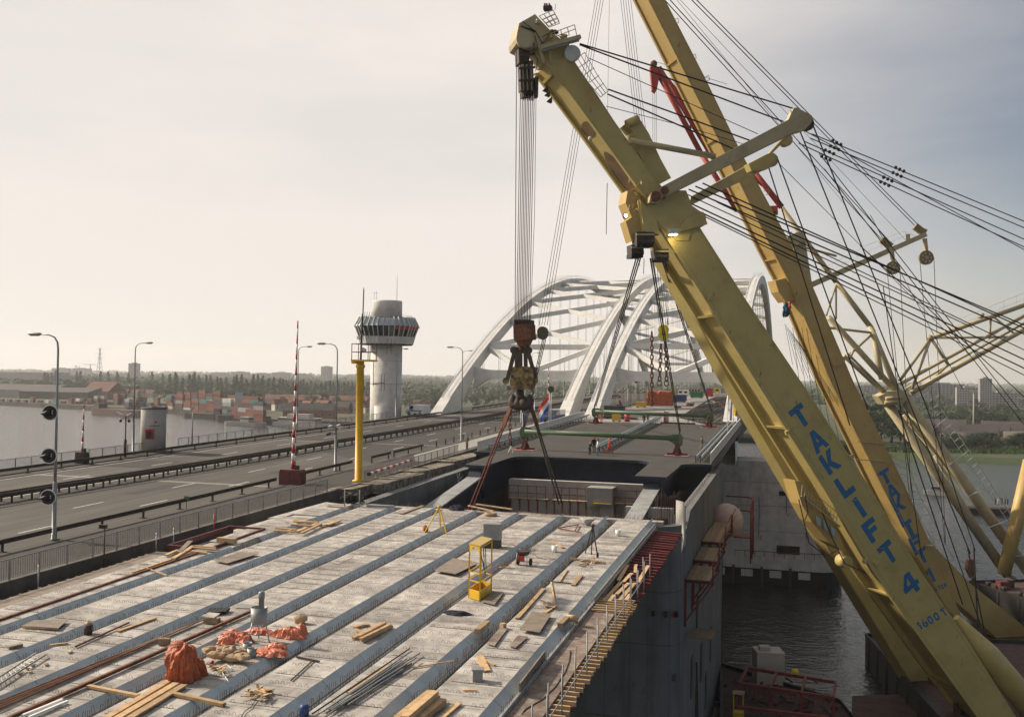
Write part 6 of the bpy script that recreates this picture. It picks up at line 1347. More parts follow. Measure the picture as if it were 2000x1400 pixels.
p = c1+e*.75+hd*5; MB().box((p.x, p.y, zt+.9), (1.6, 1.2, 1.8), .4).build('yellow_winch', M['yellow2'], pA)
c1b = at_z(1893, 1146, zt); hull('crane_pontoon', 'dark pontoon with rusty deck carrying the second crane at right', 'pontoon', [c1b, c1b+V((14, -26, 0)), c1b+V((70, 2, 0)), c1b+V((56, 28, 0))], zt+.6, M['hull'], M['hullrust'])
for i in range(14):
    p = c1b+V((rs.uniform(4, 30), rs.uniform(-12, 10), zt+.6-c1b.z)); tag(MB().box((p.x, p.y, p.z+.6), (rs.uniform(.8, 3), rs.uniform(.8, 2), 1.2), rs.uniform(0, 3)).build('deck_locker', [M['gwall'], M['hullrust'], M['dsteel'], M['bluep'], M['maroon'], M['hull']][i % 6]), 'box of deck gear standing on the second crane pontoon', 'deck gear', 'gear on the second pontoon')
for i in range(9): p = c1b+V((14*i/9, -26*i/9, 0)); tag(MB().lathe([(.4, 0), (.3, .5), (.45, .9)], (p.x+.6, p.y, zt+.6), 10).build('bollard', M['hull']), 'dark bollard on the edge of the second crane pontoon', 'bollard', 'bollards on the second pontoon')
# work barge at the bottom with red frame, white container, yellow basket
z2 = WZ+1.8; g = [at_z(x, y, z2) for x, y in ((1408, 1300), (1408, 1470), (1720, 1470), (1640, 1372))]
wb = hull('work_barge', 'cluttered work barge moored below the pier at the bottom of the picture', 'barge', g, z2, M['hull'], M['hullrust'])
b = at_z(1500, 1330, z2); tag(MB().box((b.x, b.y, b.z+1.7), (2.9, 2.6, 3.4), .25).box((b.x-.4, b.y-.3, b.z+3.6), (1.1, 1.0, .5), .25).build('site_container', M['fwall']), 'small white site container on the work barge', 'container')
fr = thing('red_truss', 'dark red steel truss frame lying on the work barge', 'frame', at_z(1530, 1360, z2))
Z = lambda x, y, h: at_z(x, y, z2)+V((0, 0, h))
def Zh(x, y, h): return at_z(x, y, z2+h)
ends = [((1460, 1304), (1632, 1332)), ((1444, 1334), (1628, 1362)), ((1440, 1380), (1620, 1402))]
for a, b in ends: MB().beam(Zh(*a, 2.2), Zh(*b, 2.2), .3, .3).build('chord', M['scafred'], fr)
for q in (0, .33, .66, 1.0):
    f = lambda e_: (e_[0][0]+(e_[1][0]-e_[0][0])*q, e_[0][1]+(e_[1][1]-e_[0][1])*q)
    MB().beam(Zh(*f(ends[0]), 2.2), Zh(*f(ends[1]), 2.2), .22, .25).build('cross_member', M['scafred'], fr)
    p = Zh(*f(ends[1]), 2.2); MB().beam(p, V((p.x, p.y, z2)), .22, .22).build('upright', M['scafred'], fr)
mb = MB()
for i in range(30): q = i/29; a = Zh(1444+184*q, 1334+28*q, 2.0); mb.beam(a, a-V((0, 0, 1.2)), .05, .05)
mb.build('bars', M['scafred'], fr)
b = at_z(1442, 1400, z2); yb = thing('yellow_cage', 'small yellow cage standing on the work barge in the corner', 'cage', b)
for dx in (-.45, .45):
    for dy in (-.45, .45): MB().beam(b+V((dx, dy, 0)), b+V((dx, dy, 2.3)), .07, .07).build('upright', M['yellow'], yb)
MB().box(b+V((0, 0, 2.35)), (1.1, 1.1, .1)).build('roof', M['oldwood'], yb); MB().box(b+V((0, 0, .3)), (1.0, 1.0, .5)).build('tub', M['yellow'], yb)
mb = MB()
for i in range(60): p = at_z(rs.uniform(1415, 1640), rs.uniform(1330, 1440), z2); mb.beam(p+V((0, 0, .15)), p+V((rs.uniform(-1.5, 1.5), rs.uniform(-1.5, 1.5), rs.uniform(.1, .6))), rs.uniform(.05, .3), rs.uniform(.05, .3))
mb.build('deck_clutter', M['hullrust'], wb, kind='stuff')
for x, y in ((1553, 1322), ): tag(MB().blob(at_z(x, y, z2)+V((0, 0, .5)), .45, 10, 6, .05).build('yellow_float', M['yellow2']), 'round yellow float on the work barge behind the red truss', 'float')
bx = thing('rusty_barge', 'rust-brown barge end in the dark bottom corner beside the crane', 'barge', at_z(1760, 1420, WZ)); MB().prism([at_z(x, y, WZ+1.5) for x, y in ((1664, 1358), (1664, 1480), (2000, 1500), (1900, 1350))], (0, 0, -2.2)).build('hull', M['hullrust'], bx)
# barge with people at the right, small boat
def boat(name, label, x, y, L_, W_, head, hm, cabin=None, cat='boat', zt=1.2, extra=None):
    p = at_z(x, y, WZ); t = thing(name, label, cat, p, None); d = V((cos(head), sin(head), 0)); s_ = V((-d.y, d.x, 0))
    o = [p+d*(L_*a)+s_*(W_*b) for a, b in ((-.5, -.4), (-.5, .4), (-.45, .5), (.30, .5), (.44, .3), (.5, 0), (.44, -.3), (.30, -.5), (-.45, -.5))]
    MB().prism([V((q.x, q.y, WZ-.4)) for q in o], (0, 0, zt+.4)).build('hull', hm, t)
    MB().add([V((q.x, q.y, WZ+zt+.005)) for q in [p+(q-p)*.92 for q in o]], [tuple(range(len(o)))[::-1]]).build('deck', M['hullrust'] if hm != M['fwall'] else M['gwall'], t)
    for (a, l, w, h, m) in cabin or []:
        c = p+d*(L_*a); MB().box((c.x, c.y, WZ+zt+h/2), (l, w, h), head).build('cabin', m, t); MB().box((c.x, c.y, WZ+zt+h*.65), (l*1.01, w*1.01, h*.28), head).build('cabin_windows', M['glass'], t); MB().box((c.x, c.y, WZ+zt+h+.06), (l*1.08, w*1.08, .12), head).build('cabin_roof', m, t)
    return t
boat('passenger_barge', 'dark barge with people on deck at the right edge of the river', 1950, 1003, 17, 4.2, .15, M['hull'], zt=1.5)
for i, x in enumerate((1944, 1950, 1957, 1963, 1968)): p = at_z(x, 985, WZ+1.5); tag(MB().path([p, p+V((0, 0, .85)), p+V((0, 0, 1.45)), p+V((0, 0, 1.55)), p+V((0, 0, 1.75))], [.16, .22, .24, .1, .1], 7).build('person', [M['navy'], M['cwhite'], M['navy'], M['ckhaki'], M['cblue']][i]), 'tiny person standing on the dark barge at the right', 'person', 'people on the dark barge')
tag(MB().blob(at_z(1990, 985, WZ+1.5)+V((0, 0, 1.2)), (1.6, 1.0, 1.3), 9, 6, .25).build('orange_gear', M['tarp']), 'bright orange gear heap on the dark barge at the right', 'gear')
boat('motor_boat', 'small white motor boat crossing the river between the ropes', 1829, 966, 7.5, 2.6, 2.9, M['fwall'], [(.0, 2.6, 1.8, 1.3, M['gwall'])])
# left shore: barges and ships
boat('cargo_barge', 'long low brown barge moored at the container quay', 235, 811, 75, 11, -.42, M['hullrust'], [(-.42, 8, 7, 4, M['dsteel'])], 'barge', 4.6)
boat('cargo_barge', 'black barge below the right end of the container stacks', 404, 817, 40, 9, -.2, M['hull'], [(.3, 6, 5, 3.6, M['dsteel'])], 'barge', 3.8)
boat('work_boat', 'dark work boat with a crane jib near the end of the quay', 478, 823, 44, 9, -.1, M['hull'], [(-.2, 8, 6, 4.5, M['gwall'])], 'boat', 4.2)
boat('work_boat', 'low grey boat in front of the black barges', 482, 831, 32, 7, -.15, M['gwall'], [(.0, 7, 5, 3.2, M['fwall'])], 'boat', 2.4)
boat('passenger_ship', 'white river passenger ship moored left of the striped barrier', 590, 833, 42, 8, -.12, M['fwall'], [(-.05, 29, 6.4, 3.2, M['fwall'])], 'ship', 2.4)
p = at_z(586, 833, WZ); tag(MB().box((p.x, p.y, WZ+6.9), (17, 5, 2.4), -.12).build('upper_deckhouse', M['fwall']), 'white upper deckhouse on the river passenger ship', 'deckhouse')

# ================================================================ left bank: container terminal
CONT = [((.155, .05, .035), 'rust red'), ((.105, .034, .028), 'dark red'), ((.18, .072, .04), 'orange-brown'), ((.035, .07, .12), 'blue'), ((.26, .28, .28), 'grey'), ((.05, .06, .07), 'blackish'), ((.06, .16, .14), 'green'), ((.45, .44, .41), 'white')]
cms = []
for i, (c, nme) in enumerate(CONT):
    m = mat('container_'+nme.replace(' ', '_'), c, .7, var=.12, scale=.15, rv=.15); mb = MB(); mb.box((0, 0, 1.3), (12.0, 2.35, 2.5))
    for k in range(15): x = -5.6+k*.8; mb.box((x, -1.2, 1.3), (.4, .08, 2.2)); mb.box((x, 1.2, 1.3), (.4, .08, 2.2))
    for sx in (-5.95, 5.95):
        for sy in (-1.2, 1.2): mb.box((sx, sy, 1.3), (.16, .16, 2.6))
    cms.append(mesh_of(mb, 'shipping_container', m))
rs = random.Random(11)
def stack(x, y, rows, n, ang, wts):
    p = at_z(x, y, GZ)
    for k in range(n):
        i = rs.choices(range(8), wts)[0]; o = bpy.data.objects.new('shipping_container', cms[i]); C.objects.link(o)
        o.location = (p.x, p.y, GZ+k*2.6); o.rotation_euler[2] = ang+(pi if rs.random() < .5 else 0)+rs.uniform(-.02, .02)
        nme = CONT[i][1]; tag(o, '%s shipping container in the stacks on the far left quay' % nme, 'container', '%s containers on the left quay' % nme)
W1 = (6, 5, 4, 1.5, 1.5, 1.5, 1, .5)
for i in range(11): stack(352+i*15.5, 800+i*2.4, 1, rs.choice((4, 4, 5, 5, 3)), -.5, W1)
for i in range(12): stack(338+i*14.5, 791+i*1.4, 1, rs.choice((5, 5, 4, 6)), -.5, W1)
for i in range(9): stack(250+i*14, 797+i*.3, 1, rs.choice((2, 3, 3, 1)), -.6, (3, 3, 3, 2, 2, 3, 1, 2))
for i in range(16): stack(150+i*13, 788+i*.4, 1, rs.choice((1, 2, 3, 4)), -.6, (4, 5, 3, 1.5, 2, 5, 1, .5))
for i in range(12): stack(4+i*15, 784+i*.5, 1, rs.choice((1, 1, 2)), -.6, (5, 4, 3, 1, 1, 3, 1, 1))
# sheds, houses, tower blocks
def shed(x, D, w, d, h, m, mr, label, rise=.18, ang=0., name='warehouse', cat='warehouse', group=None, wins=0):
    p = gpt(x, D); t = thing(name, label, cat, p, group, ang); o = V((0, 0, 0)); WL[t.name] = o
    MB().box((0, 0, h/2), (w, d, h)).build('wall', m, t); r = max(.3, d*rise)
    MB().prism([(-w/2-.3, -d/2-.4, h), (-w/2-.3, d/2+.4, h), (-w/2-.3, 0, h+r)], (w+.6, 0, 0)).build('roof', mr, t)
    for k in range(wins): MB().box((-w/2+w*(k+.5)/wins, -d/2-.03, h*.55), (1.1, .1, 1.3)).build('window', M['glass'], t)
    return t
shed(40, 1120, 130, 60, 9, M['gwall'], M['droof'], 'long dark low warehouse at the far left quay', .1); shed(130, 1080, 90, 40, 8, M['droof'], M['droof'], 'dark shed roof behind the left containers', .12)
shed(205, 1080, 34, 30, 9, M['brick'], M['roof'], 'reddish pitched roof shed amid the container yard', .35)
shed(60, 1900, 150, 40, 26, M['gwall'], M['droof'], 'hazy flat-roofed block at the far left skyline', .02, name='office_block', cat='building')
for i, x in enumerate((472, 566, 590, 602, 616, 632, 668, 722, 745, 822, 812, 838, 535, 548, 700)):
    D = 800+rs.uniform(-40, 90); big = i % 4 == 0
    shed(x, D, rs.uniform(9, 16), 9, rs.uniform(4.5, 6), M['fwall'] if i % 3 else M['brick'], M['roof'] if i % 2 else M['droof'], 'small gabled house among the trees on the left bank', .5, rs.uniform(-.6, 1.2), 'house', 'house', 'gabled houses on the left bank', 3)
shed(606, 700, 36, 12, 5.5, M['brick'], M['droof'], 'dark brick house with hipped slate roof by the dike', .45, .3, 'brick_house', 'house', None, 7)
for i in range(26): shed(480+i*9.6, 990+rs.uniform(-20, 25), 11, 9, 5.5, M['brick'], M['roof'], 'red roofed terrace house in the far row below the poplars', .5, rs.uniform(-.1, .1), 'terrace_house', 'house', 'red roofed terrace houses', 2)
for i in range(24): shed(66+i*10, 1190+rs.uniform(-10, 10), 10, 9, 5, M['fwall'], M['roof'], 'red roofed house in the distant row at the far left', .5, 0, 'terrace_house', 'house', 'distant red roofed houses at the left', 0)
def block(x, D, w, d, h, label, rows, cols, m=None, ang=0.):
    t = thing('tower_block', label, 'tower block', gpt(x, D), None, ang); WL[t.name] = V((0, 0, 0)); MB().box((0, 0, h/2), (w, d, h)).build('wall', m or M['gwall'], t); MB().box((0, 0, h+1), (w*.4, d*.6, 2)).build('roof_house', m or M['gwall'], t)
    wm = mesh_of(MB().box((0, 0, 0), (w/cols*.6, .12, h/rows*.45)), 'window', M['glass'])
    if D < 1300:
        for r_ in range(rows):
            for c_ in range(cols): piece('window', wm, t, (-w/2+w*(c_+.5)/cols, -d/2-.06, h*(r_+.5)/rows))
    else:
        mb = MB()
        for r_ in range(rows):
            for c_ in range(cols): mb.box((-w/2+w*(c_+.5)/cols, -d/2-.06, h*(r_+.5)/rows), (w/cols*.6, .12, h/rows*.45))
        mb.build('window_bands', M['glass'], t, kind='stuff')
block(262, 2600, 24, 18, 52, 'pale tower block right of the pylon on the left skyline', 14, 6); block(638, 3000, 30, 20, 54, 'hazy tower block on the skyline left of the control tower', 15, 6)
for i, x in enumerate((430, 470, 510, 550, 590)): block(x, 3200, 62, 14, 30+4*(i % 2), 'long hazy slab block on the left skyline, number %s from the left' % ('one', 'two', 'three', 'four', 'five')[i], 9, 14)
for i, x in enumerate((120, 160)): block(x, 3400, 70, 16, 38, 'faint long block on the far left skyline, %s of the grey lamp post' % ('left' if i else 'just right')[0:10], 9, 10)
block(1924, 1250, 14, 14, 38, 'tall grey tower block behind the right bank trees', 14, 5, M['gwall']); block(1893, 1290, 32, 14, 26, 'wide grey apartment block left of the tallest right tower', 8, 10, M['gwall'])
block(1838, 1400, 60, 16, 30, 'hazy apartment block seen through the crane ropes', 11, 12); block(1790, 1350, 46, 16, 22, 'low hazy apartment block right of the boom lettering', 7, 10); block(1960, 1300, 40, 16, 20, 'low block at the far right skyline', 6, 9); block(1700, 1700, 60, 16, 24, 'faint block just right of the yellow booms', 8, 10)
# right bank: low works building, tank, lamp mast
for i in range(9): shed(1812+i*20+rs.uniform(-5, 5), 545+rs.uniform(-8, 30), rs.uniform(9, 14), 8, rs.uniform(3.5, 5), (M['fwall'], M['brick'], M['fwall'])[i % 3], M['droof'], 'low gabled house in the row behind the right bank bushes', .5, -.25+rs.uniform(-.15, .15), 'low_house', 'house', 'low houses behind the right bank bushes', 4)
shed(1968, 620, 30, 10, 4, M['fwall'], M['droof'], 'pale low row with dark brown roof at the far right', .4, -.2, 'low_building', 'building', None, 10)
shed(1848, 640, 24, 9, 4.5, M['brick'], M['droof'], 'dark roofed shed on the right bank left of the long row', .4, -.2, 'low_building', 'building', None, 0)
p = gpt(1905, 520); tag(MB().lathe([(11, 0), (11, 5.5), (10.8, 5.7), (.5, 6.3)], p, 32).build('storage_tank', M['hull']), 'wide black storage tank on the right bank', 'tank'); p = gpt(1992, 530); tag(MB().lathe([(8, 0), (8, 5.5), (7.8, 5.7), (.5, 6.3)], p, 32).build('storage_tank', M['dconcrete']), 'brown storage tank at the right edge of the picture', 'tank')
p = gpt(1902, 600); tag(MB().path([p, p+V((0, 0, 27))], [.5, .3], 8).box(p+V((0, 0, 27)), (5, .6, .5)).build('light_mast', M['fwall']), 'tall white light mast before the right tower blocks', 'mast')
# pylon and far cranes on the left skyline
def pylon(x, D, h, label, w=9):
    p = gpt(x, D); t = thing('power_pylon', label, 'pylon', p); mb = MB(); f = lambda q: w*(1-q)**1.4*.5+.8
    for q0, q1 in [(i/8, (i+1)/8) for i in range(8)]:
        for sx, sy in ((-1, -1), (1, -1), (1, 1), (-1, 1)):
            a = p+V((sx*f(q0), sy*f(q0), h*q0)); b = p+V((sx*f(q1), sy*f(q1), h*q1)); mb.beam(a, b, .8, .8); mb.beam(a, p+V((-sy*f(q1), sx*f(q1), h*q1)), .4, .4)
    mb.build('lattice', M['gwall'], t); mb = MB(); [mb.beam(p+V((-w*k, 0, h*z)), p+V((w*k, 0, h*z)), .6, .6) for k, z in ((.9, .72), (1.1, .84), (.6, .96))]; mb.build('cross_arms', M['gwall'], t)
pylon(194, 2600, 92, 'tall faint power pylon on the left skyline', 16); pylon(148, 3600, 50, 'smaller faint pylon left of the tall one', 12); pylon(155, 4300, 50, 'second small faint pylon left of the tall one', 12)
p = gpt(176, 3000); tag(MB().beam(p, p+V((0, 0, 50)), 2, 2).beam(p+V((-26, 0, 50)), p+V((20, 0, 50)), 1.5, 1.5).build('tower_crane', M['gwall']), 'faint tower crane beside the pylon on the left skyline', 'crane')
# ================================================================ loose things on the new deck
def up1(p, h): return V((p.x, p.y, p.z+h))
def plank(xa, ya, xb, yb, w=.2, h=.05, m='wood', label='', group=None, z=.03, name='plank', cat='plank', lift=0.):
    a = nd(xa, ya, z+h/2); b = nd(xb, yb, z+h/2+lift)
    return tag(MB().beam(a, b, w, h).build(name, M[m]), label, cat, group)
def sheet(pts, m, label, z=.05, name='plywood_sheet', th=.022):
    mb = MB(); mb.prism([nd(x, y, z+.02*(i % 2)) for i, (x, y) in enumerate(pts)], (0, 0, th)); return tag(mb.build(name, M[m]), label, 'plywood')
G1 = 'planks heaped beside the red frame'
plank(259, 1117, 371, 1079, .17, label='long thin plank running up to the heap beside the red frame', m='wood'); plank(284, 1108, 326, 1123, .08, .04, label='thin lath lying across the second girder from the left')
for a in ((324, 1084, 348, 1074), (338, 1091, 372, 1070), (345, 1087, 377, 1066), (376, 1069, 422, 1073), (374, 1076, 404, 1079), (380, 1066, 420, 1069)): plank(*a, .22, .09, 'wood', 'plank in the heap beside the red frame', G1, z=.04+rnd(0, .08))
plank(350, 1078, 372, 1056, .3, .05, 'ply', 'grey board leaning on the plank heap beside the red frame', z=.15)
plank(426, 1053, 460, 1056, .32, .28, 'oldwood', 'thick timber block on the short slab beside the red frame', name='timber_block', cat='timber')
for a in ((537, 1036, 576, 1038), (540, 1031, 578, 1034), (580, 1038, 620, 1022), (588, 1041, 626, 1023), (570, 1024, 608, 1027), (574, 1018, 622, 1020), (576, 1015, 600, 1018), (640, 1025, 664, 1016), (626, 1027, 652, 1019)): plank(*a, .24, .09, 'wood', 'sawn plank in the heap at the far left of the deck', 'planks heaped at the far left of the deck', z=.03+rnd(0, .12))
sheet([(418, 1095), (469, 1078), (506, 1081), (444, 1100)], 'ply', 'brown plywood sheet lying on the third girder from left, beyond the red frame', .10)
sheet([(43, 1222), (66, 1211), (132, 1211), (114, 1227)], 'ply', 'plywood sheet at the left edge of the picture', .10); plank(43, 1223, 114, 1227, .09, .09, 'wood', 'edge batten under the plywood sheet at the left edge')
b = nd(172, 1238); t = thing('paint_can', 'black round can standing on the third girder from left', 'can', b); MB().lathe([(.17, 0), (.19, .40)], b, 14).build('body', M['dsteel'], t); MB().blob(up1(b, .42), (.14, .12, .1), 8, 5, .2).build('rag', M['sack'], t)
plank(147, 1262, 252, 1215, .06, .06, 'maroon', 'thin maroon steel prop lying left of the orange tarpaulin', z=.04, name='steel_prop', cat='prop'); plank(230, 1232, 304, 1206, .18, .05, 'wood', 'single plank beside the maroon steel prop')
plank(97, 1259, 134, 1255, .14, .05, 'wood', 'short plank above the ladder at left'); plank(16, 1264, 43, 1258, .2, .1, 'ply', 'short grey board near the left picture edge')
t = thing('ladder', 'pale aluminium ladder lying at the bottom left', 'ladder', nd(30, 1310)); A = [nd(-10, 1327, .12), nd(70, 1275, .12)]; B = [nd(-10, 1341, .12), nd(90, 1277, .12)]
MB().beam(A[0], A[1], .04, .07).build('stile', M['gsteel'], t); MB().beam(B[0], B[1], .04, .07).build('stile', M['gsteel'], t)
for i in range(11): q = (i+.5)/11; MB().tube(A[0].lerp(A[1], q), B[0].lerp(B[1], q), .015, n=5).build('rung', M['gsteel'], t)
for i, (x, y) in enumerate(((52, 1306), (63, 1300), (86, 1296), (88, 1298), (38, 1316), (55, 1312), (135, 1274))): plank(x, y, x+rnd(4, 9), y-rnd(1, 5), .1, .05, 'wood', 'wood scrap beside the ladder', 'wood scraps beside the ladder')
for k in range(8): plank(-30+k*1.5, 1398-k*3.2, 398+k*2-(k % 3)*45, 1209-k*.8+(k % 3)*20, .04, .04, 'rust' if k % 2 else 'oldwood', 'long brown steel bar in the bundle crossing the left girders', 'long steel bars at the left', z=.05+.03*(k % 2), name='steel_bar', cat='bar')
plank(-20, 1418, 497, 1190, .12, .12, 'rust', 'long dark brown steel beam beside the bar bundle', z=.05, name='steel_beam', cat='beam')
for k in range(2): plank(44+k*12, 1397+k*4, 122+k*10, 1366+k*3, .09, .09, 'wht', 'white plastic pipe at the bottom left', 'white pipes at the bottom left', name='plastic_pipe', cat='pipe')
for k in range(6): plank(402+k*7, 1199-k*.6, 412+k*7, 1188, .12, .12, 'hull', 'dark steel channel in the short stack near the mixer', 'dark channels near the mixer', z=.05, name='steel_channel', cat='steel')
sheet([(393, 1203), (408, 1196), (430, 1198), (418, 1207)], 'slab', 'pale board lying on a block near the dark steel channels', .28); plank(400, 1210, 428, 1212, .25, .24, 'oldwood', 'timber block under the pale board', name='timber_block', cat='timber')
plank(310, 1252, 332, 1252, .2, .25, 'oldwood', 'small timber block beside the long steel beam', name='timber_block', cat='timber')
for k, (xa, xb, yb) in enumerate(((200, 330, 1329), (222, 344, 1334), (246, 360, 1337))): plank(xa, 1406, xb, yb, .26, .07, 'wood', ('left', 'middle', 'right')[k]+' of three long planks running under the orange tarpaulin', z=.06)
plank(172, 1339, 270, 1358, .17, .09, 'wood', 'crosswise timber left of the three long planks'); plank(334, 1353, 438, 1375, .19, .10, 'wood', 'crosswise timber right of the three long planks')
# orange tarpaulin heap
def crumple(c, r, n, m, seed, mat_, label, name, cat, flat=0.0):
    rs = random.Random(seed); mb = MB(); vs = []
    ph = [rs.uniform(0, 6.28) for _ in range(12)]
    for i in range(m+1):
        t_ = i/m*pi*.5 if not flat else i/m*pi*.5
        for k in range(n):
            p = 2*pi*k/n; q = 1+.14*sin(3*p+ph[0]+t_*2)+.10*sin(7*p+ph[1]-t_*3)+.07*sin(13*p+ph[2])+rs.uniform(-.07, .07)
            rr = sin(t_)**.55*q*(1+.25*(i/m)**4); vs.append(V(c)+V((r[0]*rr*cos(p), r[1]*rr*sin(p), max(.02, r[2]*(cos(t_)**.8)*(1+rs.uniform(-.05, .05)+.08*sin(2*p+ph[3]))))))
    fs = [(i*n+k, (i+1)*n+k, (i+1)*n+(k+1) % n, i*n+(k+1) % n) for i in range(m) for k in range(n)]
    mb.add(vs, fs, 0, False); return tag(mb.build(name, M[mat_]), label, cat)
def heap(c, r, seed, mat_, label, n=56, m=22, pw=.5, fd=1., lz=1.):
    rs = random.Random(seed); ph = [rs.uniform(0, 6.28) for _ in range(14)]; vs = []
    lump = [(rs.uniform(0, 6.28), rs.uniform(.15, .85), rs.uniform(.10, .24), rs.uniform(.25, .5)) for _ in range(11)]
    for i in range(m+1):
        u = i/m; t_ = u*pi*.5
        for k in range(n):
            p = 2*pi*k/n; fold = (.05+.13*u**2)*fd
            q = 1+fold*abs(sin(4.5*p+ph[0]+2.2*u))**1.5-fold*.6*abs(sin(7.5*p+ph[1]-3*u))+.05*sin(17*p+ph[2]+5*u)
            for la, lu, lh, lw in lump:
                da = (p-la+pi) % (2*pi)-pi; q += lz*lh*math.exp(-(da/lw)**2-((u-lu)/.16)**2)
            rr = sin(t_)**pw*q*(1+.28*max(0, u-.8)/.2*abs(sin(3*p+ph[4]))); z = cos(t_)**.9*(1+.10*sin(2*p+ph[5])+.05*sin(5*p+ph[6]))
            vs.append(V(c)+V((r[0]*rr*cos(p), r[1]*rr*sin(p), max(.015, r[2]*z))))
    fs = [(i*n+k, (i+1)*n+k, (i+1)*n+(k+1) % n, i*n+(k+1) % n) for i in range(m) for k in range(n)]
    mb = MB(); mb.add(vs, fs, 0, False); return tag(mb.build('tarpaulin_heap', M[mat_]), label, 'tarpaulin')
heap(nd(357, 1326), (.50, .46, 1.2), 4, 'tarp', 'tall orange tarpaulin heap standing on the planks', pw=.24, fd=.5, lz=1.5)
heap(nd(384, 1317), (.34, .26, .55), 5, 'tarp', 'trailing fold of orange tarpaulin right of the tall heap', 40, 14, .45)
for k, (x, y, rx, ry) in enumerate(((528, 1277, .62, .38), (455, 1246, .50, .40), (566, 1245, .62, .22), (508, 1236, .62, .24), (478, 1253, .32, .2), (588, 1238, .26, .2), (540, 1266, .4, .2), (440, 1256, .3, .16))):
    o = heap(nd(x, y), (rx, ry, .22+.1*(k % 3)), 60+k, 'sheetred', ('front', 'left', 'right', 'rear', 'small left', 'outermost right', 'middle right', 'outermost left')[k]+' crumpled piece of thin orange foil round the mixer', 36, 12, .7); o.name = 'orange_foil'; o['category'] = 'foil'
def sack(c, rz):
    mb = MB(); vs = []; n = 16; m = Matrix.Rotation(rz, 3, 'Z')
    for i in range(9):
        t_ = pi*i/8
        for k in range(n):
            p = 2*pi*k/n; sx = abs(cos(p))**.45*(1 if cos(p) > 0 else -1); sy = abs(sin(p))**.45*(1 if sin(p) > 0 else -1); q = 1+rnd(-.09, .09)
            vs.append(V(c)+m@V((.36*sx*sin(t_)**.5*q, .23*sy*sin(t_)**.5*q, .12*cos(t_)*(1+rnd(-.15, .15))*(1.25-.35*abs(sx)))))
    return mb.add(vs, [(i*n+k, (i+1)*n+k, (i+1)*n+(k+1) % n, i*n+(k+1) % n) for i in range(8) for k in range(n)])
for k, (x, y) in enumerate(((413, 1268), (424, 1278), (440, 1280), (455, 1284), (447, 1268), (432, 1266), (468, 1274), (474, 1282), (560, 1230), (572, 1232))):
    b = nd(x, y, .16+.1*(k % 3 == 1)); tag(sack(b, rnd(0, 3)).build('cement_sack', M['sack']), 'brown paper cement sack in the heap before the mixer' if k < 8 else 'brown paper sack behind the mixer', 'sack', 'cement sacks before the mixer' if k < 8 else 'sacks behind the mixer')
b = nd(505, 1252); t = thing('mortar_mixer', 'grey mortar mixer drum on three legs amid orange foil', 'mixer', b)
MB().lathe([(.30, .75), (.32, .78), (.34, 1.4), (.31, 1.38), (.28, .85)], b, 18).build('drum', M['pole'], t); MB().lathe([(.11, 1.1), (.11, 1.75), (.13, 1.76), (.13, 2.0), (.05, 2.05)], b+V((.1, 0, 0)), 12).build('motor', M['pole'], t); MB().box(b+V((-.6, .1, 1.32)), (.75, .5, .04), .2).build('tray', M['pole'], t)
for a in (0, 2.1, 4.2): MB().tube(b+V((.28*cos(a), .28*sin(a), .85)), b+V((.5*cos(a), .5*sin(a), 0)), .03, n=6).build('leg', M['gsteel'], t)
for k, (x, y) in enumerate(((492, 1283), (483, 1272))): b = nd(x, y); tag(MB().lathe([(.15, 0), (.19, .36), (.16, .33), (.14, .1)], b, 14).build('bucket', M['pole']), ('front', 'rear')[k]+' grey bucket before the mortar mixer', 'bucket')
b = nd(586, 1217); tag(MB().blob(up1(b, .18), (.36, .22, .22), 10, 6, .22).build('cement_sack', M['sack']), 'single torn sack with red print right of the mixer', 'sack')
b = nd(414, 1296); tag(MB().blob(up1(b, .06), .08, 8, 5, .2).build('red_rag', M['red']), 'tiny red rag left of the scraps before the sacks', 'rag')
def scraps(x, y, sp, n, label, group, name='wood_scrap', m='wood'):
    for i in range(n):
        xx, yy = x+rnd(-sp, sp), y+rnd(-sp*.4, sp*.4); a = nd(xx, yy, .04+rnd(0, .16)); d = V((rnd(-1, 1), rnd(-1, 1), rnd(-.25, .25))).normalized()*rnd(.1, .32); tag(MB().beam(a-d, a+d, rnd(.05, .12), .025).build(name, M[m if i % 3 else 'oldwood']), label, 'scrap', group)
scraps(505, 1352, 22, 26, 'wood offcut in the scrap heap on the fifth girder', 'offcuts in the scrap heap'); scraps(1148, 1098, 16, 16, 'pale wood chip in the small heap by the black tripod', 'wood chips by the black tripod'); scraps(425, 1305, 14, 8, 'wood scrap right of the orange tarpaulin', 'scraps right of the orange tarpaulin'); scraps(560, 1030, 40, 5, 'tiny offcut at the far left of the deck', 'offcuts at the far left'); scraps(985, 1105, 10, 5, 'small scrap beside the wheelbarrow', 'scraps beside the wheelbarrow', m='rust'); scraps(1070, 1180, 14, 6, 'thin offcut beside the wide plank', 'offcuts beside the wide plank')
plank(579, 1282, 624, 1291, .06, .06, 'dsteel', 'dark bar lying crosswise near the scrap heap', name='steel_bar', cat='bar'); plank(611, 1289, 568, 1328, .04, .04, 'dsteel', 'thin dark rod leaning toward the crosswise bar', name='steel_rod', cat='rod')
for k, a in enumerate(((690, 1246, 746, 1217), (704, 1248, 762, 1220), (709, 1251, 765, 1222), (700, 1243, 752, 1216))): plank(*a, .15, .1, 'wood', 'plank in the neat pile at the middle of the deck', 'planks piled at the middle of the deck', z=.03+.09*(k % 2))
for a in ((694, 1228, 710, 1236), (692, 1225, 716, 1217), (697, 1221, 722, 1219)): plank(*a, .16, .06, 'wood', 'short plank end beside the neat middle pile', 'short planks beside the middle pile', z=.05)
